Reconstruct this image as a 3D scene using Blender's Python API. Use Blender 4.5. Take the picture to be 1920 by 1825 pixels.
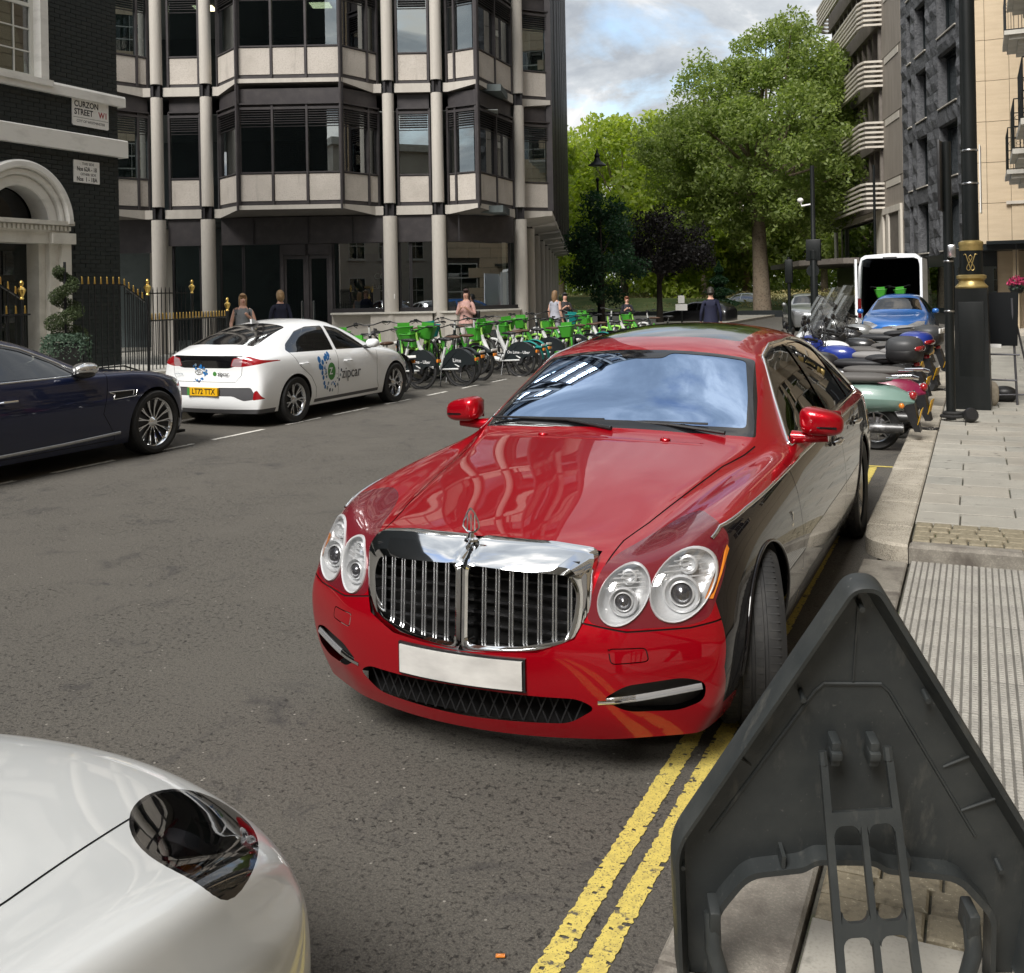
import bpy, bmesh, math, random
import numpy as np
from mathutils import Vector, Matrix
from mathutils.bvhtree import BVHTree
R = math.radians
PI = math.pi
rnd = random.Random(7)
scene = bpy.context.scene
for o in list(bpy.data.objects):
    bpy.data.objects.remove(o)

# ------------------------------------------------------------------ camera
CAMH = 1.80
cam_d = bpy.data.cameras.new('camera')
cam = bpy.data.objects.new('camera', cam_d)
scene.collection.objects.link(cam)
scene.camera = cam
cam_d.sensor_fit = 'HORIZONTAL'; cam_d.sensor_width = 36; cam_d.lens = 36
cam_d.shift_y = -(912.5 - 545) / 1920
cam_d.clip_start = 0.05; cam_d.clip_end = 2000
YAW = R(24.4)
fwd = Vector((-math.sin(YAW), math.cos(YAW), 0)); rgt = Vector((math.cos(YAW), math.sin(YAW), 0)); up = Vector((0, 0, 1))
rl = R(1.05)   # world-up leans left in the picture
cu = up * math.cos(rl) + rgt * math.sin(rl); cr = rgt * math.cos(rl) - up * math.sin(rl)
cam.matrix_world = Matrix(((cr.x, cu.x, -fwd.x, 0), (cr.y, cu.y, -fwd.y, 0), (cr.z, cu.z, -fwd.z, CAMH), (0, 0, 0, 1)))

# ------------------------------------------------------------------ world: hazy summer sky with broken cloud
SUN_EL, SUN_AZ = R(48), R(-176)      # azimuth from +Y towards +X
w = bpy.data.worlds.new('World'); scene.world = w; w.use_nodes = True
nt = w.node_tree; nt.nodes.clear()
def N(nt, t, **k):
    n = nt.nodes.new(t)
    for a, b in k.items(): setattr(n, a, b)
    return n
out = N(nt, 'ShaderNodeOutputWorld')
sky = N(nt, 'ShaderNodeTexSky', sky_type='NISHITA', sun_disc=False, sun_elevation=SUN_EL, sun_rotation=SUN_AZ)
sky.air_density = 1.2; sky.dust_density = 1.5
bg1 = N(nt, 'ShaderNodeBackground'); bg1.inputs['Strength'].default_value = 0.12
nt.links.new(sky.outputs[0], bg1.inputs[0])
tc = N(nt, 'ShaderNodeTexCoord')
sep = N(nt, 'ShaderNodeSeparateXYZ'); nt.links.new(tc.outputs['Generated'], sep.inputs[0])
mz = N(nt, 'ShaderNodeMath', operation='MAXIMUM'); nt.links.new(sep.outputs['Z'], mz.inputs[0]); mz.inputs[1].default_value = 0.0
az = N(nt, 'ShaderNodeMath', operation='ADD'); nt.links.new(mz.outputs[0], az.inputs[0]); az.inputs[1].default_value = 0.32
dx = N(nt, 'ShaderNodeMath', operation='DIVIDE'); nt.links.new(sep.outputs['X'], dx.inputs[0]); nt.links.new(az.outputs[0], dx.inputs[1])
dy = N(nt, 'ShaderNodeMath', operation='DIVIDE'); nt.links.new(sep.outputs['Y'], dy.inputs[0]); nt.links.new(az.outputs[0], dy.inputs[1])
cmb = N(nt, 'ShaderNodeCombineXYZ'); nt.links.new(dx.outputs[0], cmb.inputs[0]); nt.links.new(dy.outputs[0], cmb.inputs[1])
nz = N(nt, 'ShaderNodeTexNoise'); nz.inputs['Scale'].default_value = 2.5; nz.inputs['Detail'].default_value = 12; nz.inputs['Roughness'].default_value = 0.56; nz.inputs['Distortion'].default_value = 0.35
nt.links.new(cmb.outputs[0], nz.inputs['Vector'])
cov = N(nt, 'ShaderNodeValToRGB'); cov.color_ramp.elements[0].position = 0.34; cov.color_ramp.elements[1].position = 0.46
nt.links.new(nz.outputs['Fac'], cov.inputs[0])
nz2 = N(nt, 'ShaderNodeTexNoise'); nz2.inputs['Scale'].default_value = 3.2; nz2.inputs['Detail'].default_value = 9; nz2.inputs['Roughness'].default_value = 0.6; nz2.inputs['Distortion'].default_value = 0.5
mp = N(nt, 'ShaderNodeMapping'); mp.inputs['Location'].default_value = (3.3, 1.7, 0.4); nt.links.new(cmb.outputs[0], mp.inputs[0]); nt.links.new(mp.outputs[0], nz2.inputs['Vector'])
ccol = N(nt, 'ShaderNodeValToRGB'); e = ccol.color_ramp.elements
e[0].position = 0.37; e[0].color = (1.15, 1.1, 1.03, 1); e[1].position = 0.66; e[1].color = (0.36, 0.39, 0.43, 1)
m = e.new(0.43); m.color = (0.78, 0.78, 0.78, 1); m = e.new(0.52); m.color = (0.52, 0.55, 0.58, 1)
nt.links.new(nz2.outputs['Fac'], ccol.inputs[0])
bg2 = N(nt, 'ShaderNodeBackground'); bg2.inputs['Strength'].default_value = 0.68; nt.links.new(ccol.outputs[0], bg2.inputs[0])
mix = N(nt, 'ShaderNodeMixShader'); nt.links.new(cov.outputs[0], mix.inputs[0]); nt.links.new(bg1.outputs[0], mix.inputs[1]); nt.links.new(bg2.outputs[0], mix.inputs[2])
nt.links.new(mix.outputs[0], out.inputs[0])

# ------------------------------------------------------------------ sun behind thin cloud
sd = bpy.data.lights.new('sun', 'SUN'); sd.energy = 2.6; sd.angle = R(25); sd.color = (1, 0.965, 0.92)
sun = bpy.data.objects.new('sun', sd); scene.collection.objects.link(sun)
sv = Vector((math.sin(SUN_AZ) * math.cos(SUN_EL), math.cos(SUN_AZ) * math.cos(SUN_EL), math.sin(SUN_EL)))
sun.rotation_euler = sv.to_track_quat('Z', 'Y').to_euler()
sun.location = (0, 0, 30)

# ------------------------------------------------------------------ exposure
vs = scene.view_settings
vs.view_transform = 'Standard'; vs.look = 'None'; vs.gamma = 1; vs.use_curve_mapping = False
vs.exposure = 0.96
scene.render.resolution_x = 1024; scene.render.resolution_y = 973
# ================================================================== helpers
COL = scene.collection
def link(o): COL.objects.link(o); return o
def tag(o, label=None, cat=None, group=None, kind=None):
    if label: o['label'] = label
    if cat: o['category'] = cat
    if group: o['group'] = group
    if kind: o['kind'] = kind
    return o
def thing(name, label, cat, loc=(0, 0, 0), rz=0.0, group=None):
    o = link(bpy.data.objects.new(name, None)); o.location = loc; o.rotation_euler = (0, 0, rz)
    o.empty_display_size = 0.1
    return tag(o, label, cat, group)
def copy_tree(o, parent=None, kids=None):
    if kids is None:
        kids = {}
        for x in bpy.data.objects:
            if x.parent: kids.setdefault(x.parent.name, []).append(x)
    c = link(o.copy())
    if parent is not None: c.parent = parent
    for ch in kids.get(o.name, []): copy_tree(ch, c, kids)
    return c
def dup(o, loc, rz, label=None, group=None):
    c = copy_tree(o); c.location = loc; c.rotation_euler = (0, 0, rz)
    if label: c['label'] = label
    if group: c['group'] = group
    return c

class MB:
    """collects shapes, links them as one mesh object"""
    def __init__(s): s.v = []; s.f = []; s.m = []; s.sm = []; s.mi = 0
    def add(s, vs, fs, smooth=False, M=None):
        b = len(s.v)
        if M is not None: vs = [tuple(M @ Vector(p)) for p in vs]
        s.v += [tuple(p) for p in vs]; s.f += [tuple(i + b for i in f) for f in fs]
        s.m += [s.mi] * len(fs); s.sm += [smooth] * len(fs); return s
    def box(s, a, b, M=None):
        x0, y0, z0 = a; x1, y1, z1 = b
        return s.add([(x0, y0, z0), (x1, y0, z0), (x1, y1, z0), (x0, y1, z0), (x0, y0, z1), (x1, y0, z1), (x1, y1, z1), (x0, y1, z1)],
              [(0, 3, 2, 1), (4, 5, 6, 7), (0, 1, 5, 4), (1, 2, 6, 5), (2, 3, 7, 6), (3, 0, 4, 7)], M=M)
    def cbox(s, a, b, c=0.01, M=None):
        """box with chamfered edges (rounded look)"""
        bm = bmesh.new(); bmesh.ops.create_cube(bm, size=1)
        for v in bm.verts:
            v.co = Vector([(a[i] + b[i]) / 2 + v.co[i] * (b[i] - a[i]) for i in range(3)])
        bmesh.ops.bevel(bm, geom=list(bm.edges), offset=c, segments=2, profile=0.5, affect='EDGES')
        s.addbm(bm, True, M); bm.free(); return s
    def addbm(s, bm, smooth=False, M=None):
        bm.verts.index_update()
        return s.add([v.co[:] for v in bm.verts], [[v.index for v in f.verts] for f in bm.faces], smooth, M)
    def prism(s, poly, d0, d1, axis='z', M=None, smooth=False):
        """extrude a 2D polygon; axis is the extrusion direction, poly in the other two (xy, xz or yz)"""
        n = len(poly)
        def p3(p, d): return (p[0], p[1], d) if axis == 'z' else ((p[0], d, p[1]) if axis == 'y' else (d, p[0], p[1]))
        vs = [p3(p, d0) for p in poly] + [p3(p, d1) for p in poly]
        fs = [tuple(range(n))[::-1], tuple(range(n, 2 * n))] + [(i, (i + 1) % n, n + (i + 1) % n, n + i) for i in range(n)]
        return s.add(vs, fs, smooth, M)
    def lathe(s, prof, n=20, M=None, smooth=True, cap=True):
        vs = []; fs = []
        for r, z in prof:
            for i in range(n):
                a = 2 * PI * i / n; vs.append((r * math.cos(a), r * math.sin(a), z))
        for j in range(len(prof) - 1):
            for i in range(n):
                k = (i + 1) % n; fs.append((j * n + i, j * n + k, (j + 1) * n + k, (j + 1) * n + i))
        if cap: fs.append(tuple(range(n))[::-1]); fs.append(tuple(range((len(prof) - 1) * n, len(prof) * n)))
        return s.add(vs, fs, smooth, M)
    def tube(s, path, r, n=8, M=None, closed=False, cap=True):
        P = [Vector(p) for p in path]; rs = r if isinstance(r, (list, tuple)) else [r] * len(P)
        vs = []; fs = []; prev = None; L = len(P)
        for i, p in enumerate(P):
            if closed: t = P[(i + 1) % L] - P[i - 1]
            else: t = P[min(i + 1, L - 1)] - P[max(i - 1, 0)]
            t.normalize()
            if prev is None:
                u = t.orthogonal().normalized()
            else:
                u = (prev - t * prev.dot(t))
                u = u.normalized() if u.length > 1e-6 else t.orthogonal().normalized()
            prev = u; v = t.cross(u)
            for k in range(n):
                a = 2 * PI * k / n; vs.append(p + (u * math.cos(a) + v * math.sin(a)) * rs[i])
        for i in range(L - (0 if closed else 1)):
            j = (i + 1) % L
            for k in range(n):
                q = (k + 1) % n; fs.append((i * n + k, i * n + q, j * n + q, j * n + k))
        if cap and not closed: fs.append(tuple(range(n))[::-1]); fs.append(tuple(range((L - 1) * n, L * n)))
        return s.add([tuple(x) for x in vs], fs, True, M)
    def ball(s, c, r, n=12, m=8, M=None):
        if not isinstance(r, (tuple, list)): r = (r, r, r)
        prof = [(math.sin(PI * j / m), -math.cos(PI * j / m)) for j in range(m + 1)]
        vs = []; fs = []
        for a, z in prof:
            for i in range(n):
                t = 2 * PI * i / n; vs.append((c[0] + r[0] * a * math.cos(t), c[1] + r[1] * a * math.sin(t), c[2] + r[2] * z))
        for j in range(m):
            for i in range(n):
                k = (i + 1) % n; fs.append((j * n + i, j * n + k, (j + 1) * n + k, (j + 1) * n + i))
        return s.add(vs, fs, True, M)
    def grid(s, P, smooth=True, M=None, closed_u=False):
        """P[i][j] points"""
        a = len(P); b = len(P[0]); vs = [tuple(p) for row in P for p in row]; fs = []
        for i in range(a if closed_u else a - 1):
            i2 = (i + 1) % a
            for j in range(b - 1): fs.append((i * b + j, i2 * b + j, i2 * b + j + 1, i * b + j + 1))
        return s.add(vs, fs, smooth, M)
    def mesh(s, name, mats, sharp=38, merge=False):
        me = bpy.data.meshes.new(name); me.from_pydata(s.v, [], s.f)
        if not isinstance(mats, (list, tuple)): mats = [mats]
        for m_ in mats: me.materials.append(m_)
        me.polygons.foreach_set('material_index', s.m); me.polygons.foreach_set('use_smooth', s.sm)
        me.update()
        if any(s.sm): me.set_sharp_from_angle(angle=R(sharp))
        return me
    def build(s, name, mats, parent=None, sharp=38):
        o = link(bpy.data.objects.new(name, s.mesh(name, mats, sharp)))
        if parent is not None: o.parent = parent
        return o
def inst(name, me, parent, loc=(0, 0, 0), rot=(0, 0, 0), scale=(1, 1, 1)):
    o = link(bpy.data.objects.new(name, me)); o.parent = parent; o.location = loc; o.rotation_euler = rot; o.scale = scale; return o
def TR(loc=(0, 0, 0), rz=0, rx=0, ry=0, sc=(1, 1, 1)):
    return Matrix.Translation(loc) @ Matrix.Rotation(rz, 4, 'Z') @ Matrix.Rotation(ry, 4, 'Y') @ Matrix.Rotation(rx, 4, 'X') @ Matrix.Diagonal((*sc, 1))

# ------------------------------------------------------------------ materials
MATS = {}
def mat(name, col=(0.5, 0.5, 0.5), rough=0.5, metal=0.0, coat=0.0, coat_r=0.03, spec=0.5, noise=None, bump=None, rrange=None, trans=0, emit=None, estr=0, ior=1.45, alpha=1, sheen=0):
    """noise: list of (scale, colour2, lo, hi[, detail]) layers in object space; bump: (scale, strength, dist)"""
    m_ = bpy.data.materials.new(name); m_.use_nodes = True; t = m_.node_tree
    b = t.nodes['Principled BSDF']; MATS[name] = m_
    b.inputs['Base Color'].default_value = (*col, 1); b.inputs['Roughness'].default_value = rough; b.inputs['Metallic'].default_value = metal
    b.inputs['Coat Weight'].default_value = coat; b.inputs['Coat Roughness'].default_value = coat_r
    b.inputs['Specular IOR Level'].default_value = spec; b.inputs['Transmission Weight'].default_value = trans; b.inputs['IOR'].default_value = ior
    b.inputs['Alpha'].default_value = alpha; b.inputs['Sheen Weight'].default_value = sheen
    if emit: b.inputs['Emission Color'].default_value = (*emit, 1); b.inputs['Emission Strength'].default_value = estr
    if noise or bump or rrange:
        tc = N(t, 'ShaderNodeTexCoord'); vec = tc.outputs['Object']
        last = None
        for k, L in enumerate(noise or []):
            nz = N(t, 'ShaderNodeTexNoise'); nz.inputs['Scale'].default_value = L[0] if not isinstance(L[0], tuple) else 1
            nz.inputs['Detail'].default_value = L[4] if len(L) > 4 else 6; nz.inputs['Roughness'].default_value = 0.6
            if isinstance(L[0], tuple):
                mp = N(t, 'ShaderNodeMapping'); mp.inputs['Scale'].default_value = L[0]; t.links.new(vec, mp.inputs[0]); t.links.new(mp.outputs[0], nz.inputs['Vector'])
            else: t.links.new(vec, nz.inputs['Vector'])
            rp = N(t, 'ShaderNodeMapRange'); rp.inputs['From Min'].default_value = L[2]; rp.inputs['From Max'].default_value = L[3]
            t.links.new(nz.outputs['Fac'], rp.inputs['Value'])
            mx = N(t, 'ShaderNodeMix', data_type='RGBA'); t.links.new(rp.outputs[0], mx.inputs[0])
            if last is None: mx.inputs[6].default_value = (*col, 1)
            else: t.links.new(last, mx.inputs[6])
            mx.inputs[7].default_value = (*L[1], 1); last = mx.outputs[2]
        if last is not None: t.links.new(last, b.inputs['Base Color'])
        if rrange:
            nz = N(t, 'ShaderNodeTexNoise'); nz.inputs['Scale'].default_value = rrange[0]; nz.inputs['Detail'].default_value = 5; t.links.new(vec, nz.inputs['Vector'])
            rp = N(t, 'ShaderNodeMapRange'); rp.inputs['From Min'].default_value = 0.35; rp.inputs['From Max'].default_value = 0.65
            rp.inputs['To Min'].default_value = rrange[1]; rp.inputs['To Max'].default_value = rrange[2]
            t.links.new(nz.outputs['Fac'], rp.inputs['Value']); t.links.new(rp.outputs[0], b.inputs['Roughness'])
        if bump:
            nz = N(t, 'ShaderNodeTexNoise'); nz.inputs['Scale'].default_value = bump[0]; nz.inputs['Detail'].default_value = 6; nz.inputs['Roughness'].default_value = 0.65
            t.links.new(vec, nz.inputs['Vector'])
            bp = N(t, 'ShaderNodeBump'); bp.inputs['Strength'].default_value = bump[1]; bp.inputs['Distance'].default_value = bump[2]
            t.links.new(nz.outputs['Fac'], bp.inputs['Height']); t.links.new(bp.outputs[0], b.inputs['Normal'])
    return m_
def glass(name, tint=(0.5, 0.55, 0.53), refl=0.12, rough=0.0, reflcol=(1, 1, 1), rmax=1.0):
    """thin pane: tinted see-through mixed with a mirror by angle"""
    m_ = bpy.data.materials.new(name); m_.use_nodes = True; t = m_.node_tree; t.nodes.clear(); MATS[name] = m_
    o = N(t, 'ShaderNodeOutputMaterial'); a = N(t, 'ShaderNodeBsdfTransparent'); a.inputs[0].default_value = (*tint, 1)
    g = N(t, 'ShaderNodeBsdfGlossy'); g.inputs['Roughness'].default_value = rough; g.inputs[0].default_value = (*reflcol, 1)
    lw = N(t, 'ShaderNodeFresnel'); lw.inputs['IOR'].default_value = 1.5
    mr = N(t, 'ShaderNodeMapRange'); mr.inputs['From Min'].default_value = 0.04; mr.inputs['From Max'].default_value = 1
    mr.inputs['To Min'].default_value = refl; mr.inputs['To Max'].default_value = rmax
    t.links.new(lw.outputs[0], mr.inputs['Value'])
    mx = N(t, 'ShaderNodeMixShader'); t.links.new(mr.outputs[0], mx.inputs[0]); t.links.new(a.outputs[0], mx.inputs[1]); t.links.new(g.outputs[0], mx.inputs[2])
    t.links.new(mx.outputs[0], o.inputs[0]); return m_

M = {}
M['white_paint'] = mat('white_paint', (0.74, 0.73, 0.69), 0.5, noise=[((2, 2, 6), (0.55, 0.54, 0.50), 0.5, 0.75)], bump=(40, 0.1, 0.01))
M['cream_stone'] = mat('cream_stone', (0.62, 0.60, 0.54), 0.7, noise=[(3, (0.45, 0.43, 0.38), 0.45, 0.75), (60, (0.5, 0.48, 0.42), 0.5, 0.8)], bump=(60, 0.15, 0.01))
M['black_iron'] = mat('black_iron', (0.012, 0.013, 0.014), 0.35, noise=[(30, (0.03, 0.03, 0.03), 0.55, 0.8)])
M['gold'] = mat('gold', (0.80, 0.55, 0.16), 0.28, 1.0, noise=[(25, (0.55, 0.36, 0.1), 0.5, 0.75)])
M['gold_paint'] = mat('gold_paint', (0.48, 0.36, 0.14), 0.38, 0.6, noise=[(20, (0.34, 0.25, 0.1), 0.5, 0.75)])
M['chrome'] = mat('chrome', (0.85, 0.86, 0.87), 0.05, 1.0)
M['satin_metal'] = mat('satin_metal', (0.55, 0.56, 0.57), 0.28, 1.0, noise=[(40, (0.42, 0.43, 0.44), 0.5, 0.8)])
M['rubber'] = mat('rubber', (0.018, 0.018, 0.018), 0.72, noise=[(14, (0.035, 0.034, 0.032), 0.5, 0.75)], bump=(80, 0.1, 0.004))
M['black_plastic'] = mat('black_plastic', (0.014, 0.014, 0.015), 0.42, noise=[(20, (0.03, 0.03, 0.03), 0.5, 0.8)])
M['black_gloss'] = mat('black_gloss', (0.006, 0.006, 0.007), 0.08, coat=0.5)
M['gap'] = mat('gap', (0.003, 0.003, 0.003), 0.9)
M['interior'] = mat('interior', (0.03, 0.028, 0.027), 0.8, noise=[(8, (0.05, 0.045, 0.04), 0.45, 0.7)])
M['skin'] = mat('skin', (0.58, 0.34, 0.25), 0.5, noise=[(12, (0.45, 0.22, 0.16), 0.5, 0.8)])
# ================================================================== ground
def sheet(name, x0, y0, x1, y1, z, m_, n=1):
    mb = MB()
    P = [[(x0 + (x1 - x0) * i / n, y0 + (y1 - y0) * j / n, z) for i in range(n + 1)] for j in range(n + 1)]
    mb.grid(P, False); o = mb.build(name, m_); o['kind'] = 'structure'; return o
def asphalt_mat():
    m_ = bpy.data.materials.new('asphalt'); m_.use_nodes = True; t = m_.node_tree; b = t.nodes['Principled BSDF']
    g = N(t, 'ShaderNodeNewGeometry'); P = g.outputs['Position']
    def noise(sc, det=6, ro=0.6, dist=0):
        n = N(t, 'ShaderNodeTexNoise'); n.inputs['Scale'].default_value = sc; n.inputs['Detail'].default_value = det; n.inputs['Roughness'].default_value = ro; n.inputs['Distortion'].default_value = dist
        t.links.new(P, n.inputs['Vector']); return n.outputs['Fac']
    def rng(s, a, c, d=0, e=1):
        r = N(t, 'ShaderNodeMapRange'); r.inputs['From Min'].default_value = a; r.inputs['From Max'].default_value = c; r.inputs['To Min'].default_value = d; r.inputs['To Max'].default_value = e
        t.links.new(s, r.inputs['Value']); return r.outputs[0]
    def mixc(f, a, c):
        x = N(t, 'ShaderNodeMix', data_type='RGBA')
        t.links.new(f, x.inputs[0])
        for s, i in ((a, 6), (c, 7)):
            if isinstance(s, tuple): x.inputs[i].default_value = (*s, 1)
            else: t.links.new(s, x.inputs[i])
        return x.outputs[2]
    c = mixc(rng(noise(0.55, 5), 0.35, 0.68), (0.088, 0.081, 0.069), (0.068, 0.063, 0.055))
    c = mixc(rng(noise(130, 3, 0.7), 0.42, 0.58), c, (0.130, 0.120, 0.102)); c = mixc(rng(noise(60, 5, 0.85), 0.52, 0.60), c, (0.040, 0.037, 0.033)); c = mixc(rng(noise(240, 2, 0.6), 0.60, 0.66), c, (0.19, 0.175, 0.15))
    c = mixc(rng(noise(2.2, 8, 0.7, 1.0), 0.56, 0.72), c, (0.045, 0.042, 0.041))
    v = N(t, 'ShaderNodeTexVoronoi'); v.inputs['Scale'].default_value = 26; t.links.new(P, v.inputs['Vector'])
    vs_ = N(t, 'ShaderNodeSeparateColor'); t.links.new(v.outputs['Color'], vs_.inputs[0])
    a1 = rng(v.outputs['Distance'], 0.10, 0.16, 1, 0); a2 = rng(vs_.outputs[0], 0.93, 0.94)
    mm = N(t, 'ShaderNodeMath', operation='MULTIPLY'); t.links.new(a1, mm.inputs[0]); t.links.new(a2, mm.inputs[1])
    c = mixc(mm.outputs[0], c, (0.33, 0.31, 0.27))
    # worn pits, dark
    pit = rng(noise(30, 6, 0.85, 0.3), 0.57, 0.66, 0, .8)
    msk = rng(noise(1.1, 3), 0.42, 0.56)
    pm = N(t, 'ShaderNodeMath', operation='MULTIPLY'); t.links.new(pit, pm.inputs[0]); t.links.new(msk, pm.inputs[1])
    c = mixc(pm.outputs[0], c, (0.034, 0.032, 0.029))
    t.links.new(c, b.inputs['Base Color'])
    t.links.new(rng(noise(3), 0.3, 0.7, 0.72, 0.92), b.inputs['Roughness'])
    ad = N(t, 'ShaderNodeMath', operation='ADD'); t.links.new(noise(75, 5, 0.8), ad.inputs[0])
    sb = N(t, 'ShaderNodeMath', operation='MULTIPLY'); t.links.new(pm.outputs[0], sb.inputs[0]); sb.inputs[1].default_value = -1.2; t.links.new(sb.outputs[0], ad.inputs[1])
    bp = N(t, 'ShaderNodeBump'); bp.inputs['Strength'].default_value = 0.9; bp.inputs['Distance'].default_value = 0.010
    t.links.new(ad.outputs[0], bp.inputs['Height']); t.links.new(bp.outputs[0], b.inputs['Normal'])
    return m_
M['asphalt'] = asphalt_mat()
M['grass'] = mat('grass', (0.07, 0.11, 0.025), 0.9, noise=[(0.6, (0.16, 0.17, 0.06), 0.4, 0.65), (8, (0.04, 0.07, 0.02), 0.45, 0.7)])
M['dry_grass'] = mat('dry_grass', (0.42, 0.38, 0.2), 0.9, noise=[(1.2, (0.2, 0.22, 0.08), 0.45, 0.65)])
M['kerb_granite'] = mat('kerb_granite', (0.43, 0.39, 0.315), 0.75, noise=[(120, (0.17, 0.155, 0.13), 0.45, 0.6, 3), (5, (0.46, 0.42, 0.35), 0.45, 0.7)], bump=(150, 0.35, 0.004))
M['kerb_dark'] = mat('kerb_dark', (0.25, 0.232, 0.198), 0.8, noise=[(110, (0.32, 0.295, 0.25), 0.5, 0.62, 3), (6, (0.12, 0.105, 0.09), 0.45, 0.7)], bump=(90, 0.8, 0.006))
slab_mats = [mat('paving_slab_%s' % k, c, 0.8, noise=[(1.3, tuple(x * 0.72 for x in c), 0.4, 0.66), (90, tuple(x * 0.72 for x in c), 0.5, 0.7, 3), (9, tuple(x * 0.55 for x in c), 0.60, 0.68)], bump=(90, 0.2, 0.003))
             for k, c in (('a', (0.385, 0.37, 0.325)), ('b', (0.40, 0.383, 0.335)), ('c', (0.365, 0.355, 0.315)), ('d', (0.395, 0.37, 0.318)))]
M['joint'] = mat('joint', (0.10, 0.095, 0.075), 0.95, noise=[(6, (0.07, 0.09, 0.03), 0.55, 0.65), (40, (0.05, 0.045, 0.04), 0.5, 0.7)])
M['sett'] = mat('sett', (0.26, 0.225, 0.155), 0.6, noise=[(80, (0.55, 0.50, 0.36), 0.58, 0.68, 3), (40, (0.14, 0.12, 0.08), 0.5, 0.7)], bump=(60, 0.7, 0.006))
M['tactile_groove'] = mat('tactile_groove', (0.15, 0.142, 0.125), .9, noise=[(9, (.10, .095, .085), .45, .7)])
M['tactile'] = mat('tactile', (0.36, 0.345, 0.31), 0.82, noise=[(3, (0.24, 0.23, 0.21), 0.45, 0.7), (70, (0.2, 0.19, 0.17), 0.5, 0.75)], bump=(80, 0.2, 0.003))

ground = sheet('ground', -400, -200, 400, 700, -0.03, M['asphalt'])
road = sheet('road', -10.6, -12, -0.62, 62, 0.0, M['asphalt'])
park = MB(); park.grid([[(-110 + i * 8, 66 + j * 10, -0.25 + (0.8 if j == 0 else 1.25) * min(1, j * .8) + 0.4 * math.sin(i * 0.7 + j)) for i in range(26)] for j in range(13)], True)
park = park.build('park_lawn', M['grass']); park['kind'] = 'structure'

# right footway: kerb stones, slabs, setts, ribbed tactile slabs
foot = MB(); foot.box((-0.42, 7.28, -0.02), (6, 62, 0.100)); foot = foot.build('footway_right', M['joint']); foot['kind'] = 'structure'
def piece(name, parent, x0, y0, x1, y1, z0, z1, m_, c=0.006, rz=0):
    mb = MB(); mb.box((x0, y0, z0), (x1, y1, z1 - c)); s = c
    mb = MB()
    mb.add([(x0, y0, z0), (x1, y0, z0), (x1, y1, z0), (x0, y1, z0), (x0, y0, z1 - c), (x1, y0, z1 - c), (x1, y1, z1 - c), (x0, y1, z1 - c),
            (x0 + s, y0 + s, z1), (x1 - s, y0 + s, z1), (x1 - s, y1 - s, z1), (x0 + s, y1 - s, z1)],
           [(0, 1, 5, 4), (1, 2, 6, 5), (2, 3, 7, 6), (3, 0, 4, 7), (4, 5, 9, 8), (5, 6, 10, 9), (6, 7, 11, 10), (7, 4, 8, 11), (8, 9, 10, 11)])
    return mb.build(name, m_, parent)
kerb = MB(); kerb.box((-0.70, 7.3, -0.02), (-0.45, 62, 0.09)); kerb = kerb.build('kerb', M['joint']); kerb['kind'] = 'structure'
y = 7.55
# rounded end stone
pts = [(-0.43, 7.02)] + [(-0.43 - 0.285 * math.sin(a), 7.32 - 0.30 * math.cos(a)) for a in [R(10 + 8 * k) for k in range(11)]] + [(-0.725, 7.55), (-0.43, 7.55)]
mb = MB(); c = 0.02
inn = [(x + (0.018 if x < -0.5 else 0), yy + (0.018 if yy < 7.3 else 0)) for x, yy in pts]
n = len(pts)
mb.add([(p[0], p[1], 0) for p in pts] + [(p[0], p[1], 0.105) for p in pts] + [(p[0], p[1], 0.122) for p in inn],
       [(i, (i + 1) % n, n + (i + 1) % n, n + i) for i in range(n)] + [(n + i, n + (i + 1) % n, 2 * n + (i + 1) % n, 2 * n + i) for i in range(n)] + [tuple(range(2 * n, 3 * n))], True)
mb.build('kerb_stone', M['kerb_granite'], kerb, 30)
while y < 44:
    L = rnd.uniform(0.75, 1.05)
    piece('kerb_stone', kerb, -0.725 + rnd.uniform(-.004, .004), y + 0.006, -0.43, y + L - 0.006, 0, 0.122 + rnd.uniform(-.003, .003), M['kerb_granite'], 0.012)
    y += L
# kerb along the flank of the crossing
piece('kerb_stone', kerb, -0.425, 7.03, 0.25, 7.16, 0, 0.119, M['kerb_dark'], 0.02)
piece('kerb_stone', kerb, 0.255, 7.06, 1.2, 7.19, 0, 0.119, M['kerb_dark'], 0.02)
piece('kerb_stone', kerb, 1.205, 7.09, 2.4, 7.22, 0, 0.119, M['kerb_dark'], 0.02)
# low flush kerb of the crossing and of the near footway
for (a, b_) in ((6.30, 6.98), (5.3, 6.29), (4.3, 5.29), (3.36, 4.29)):
    piece('kerb_stone', kerb, -0.70, a + .006, -0.43, b_ - .006, -0.02, 0.022, M['kerb_dark'], 0.008)
for (a, b_) in ((2.62, 3.35), (1.75, 2.61), (0.8, 1.74), (-0.2, 0.79), (-1.2, -0.21)):
    piece('kerb_stone', kerb, -0.80, a + .006, -0.47, b_ - .006, -0.02, 0.026, M['kerb_dark'], 0.010)
# setts
for row in range(4):
    x = -0.415
    while x < 1.3:
        L = rnd.uniform(0.10, 0.17)
        if row == 0 or True:
            piece('sett', foot, x + .004, 7.19 + row * 0.135, x + L - .004, 7.19 + (row + 1) * 0.135 - .008, 0.09, 0.12 + rnd.uniform(-.004, .004), M['sett'], 0.008)
        x += L
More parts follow.
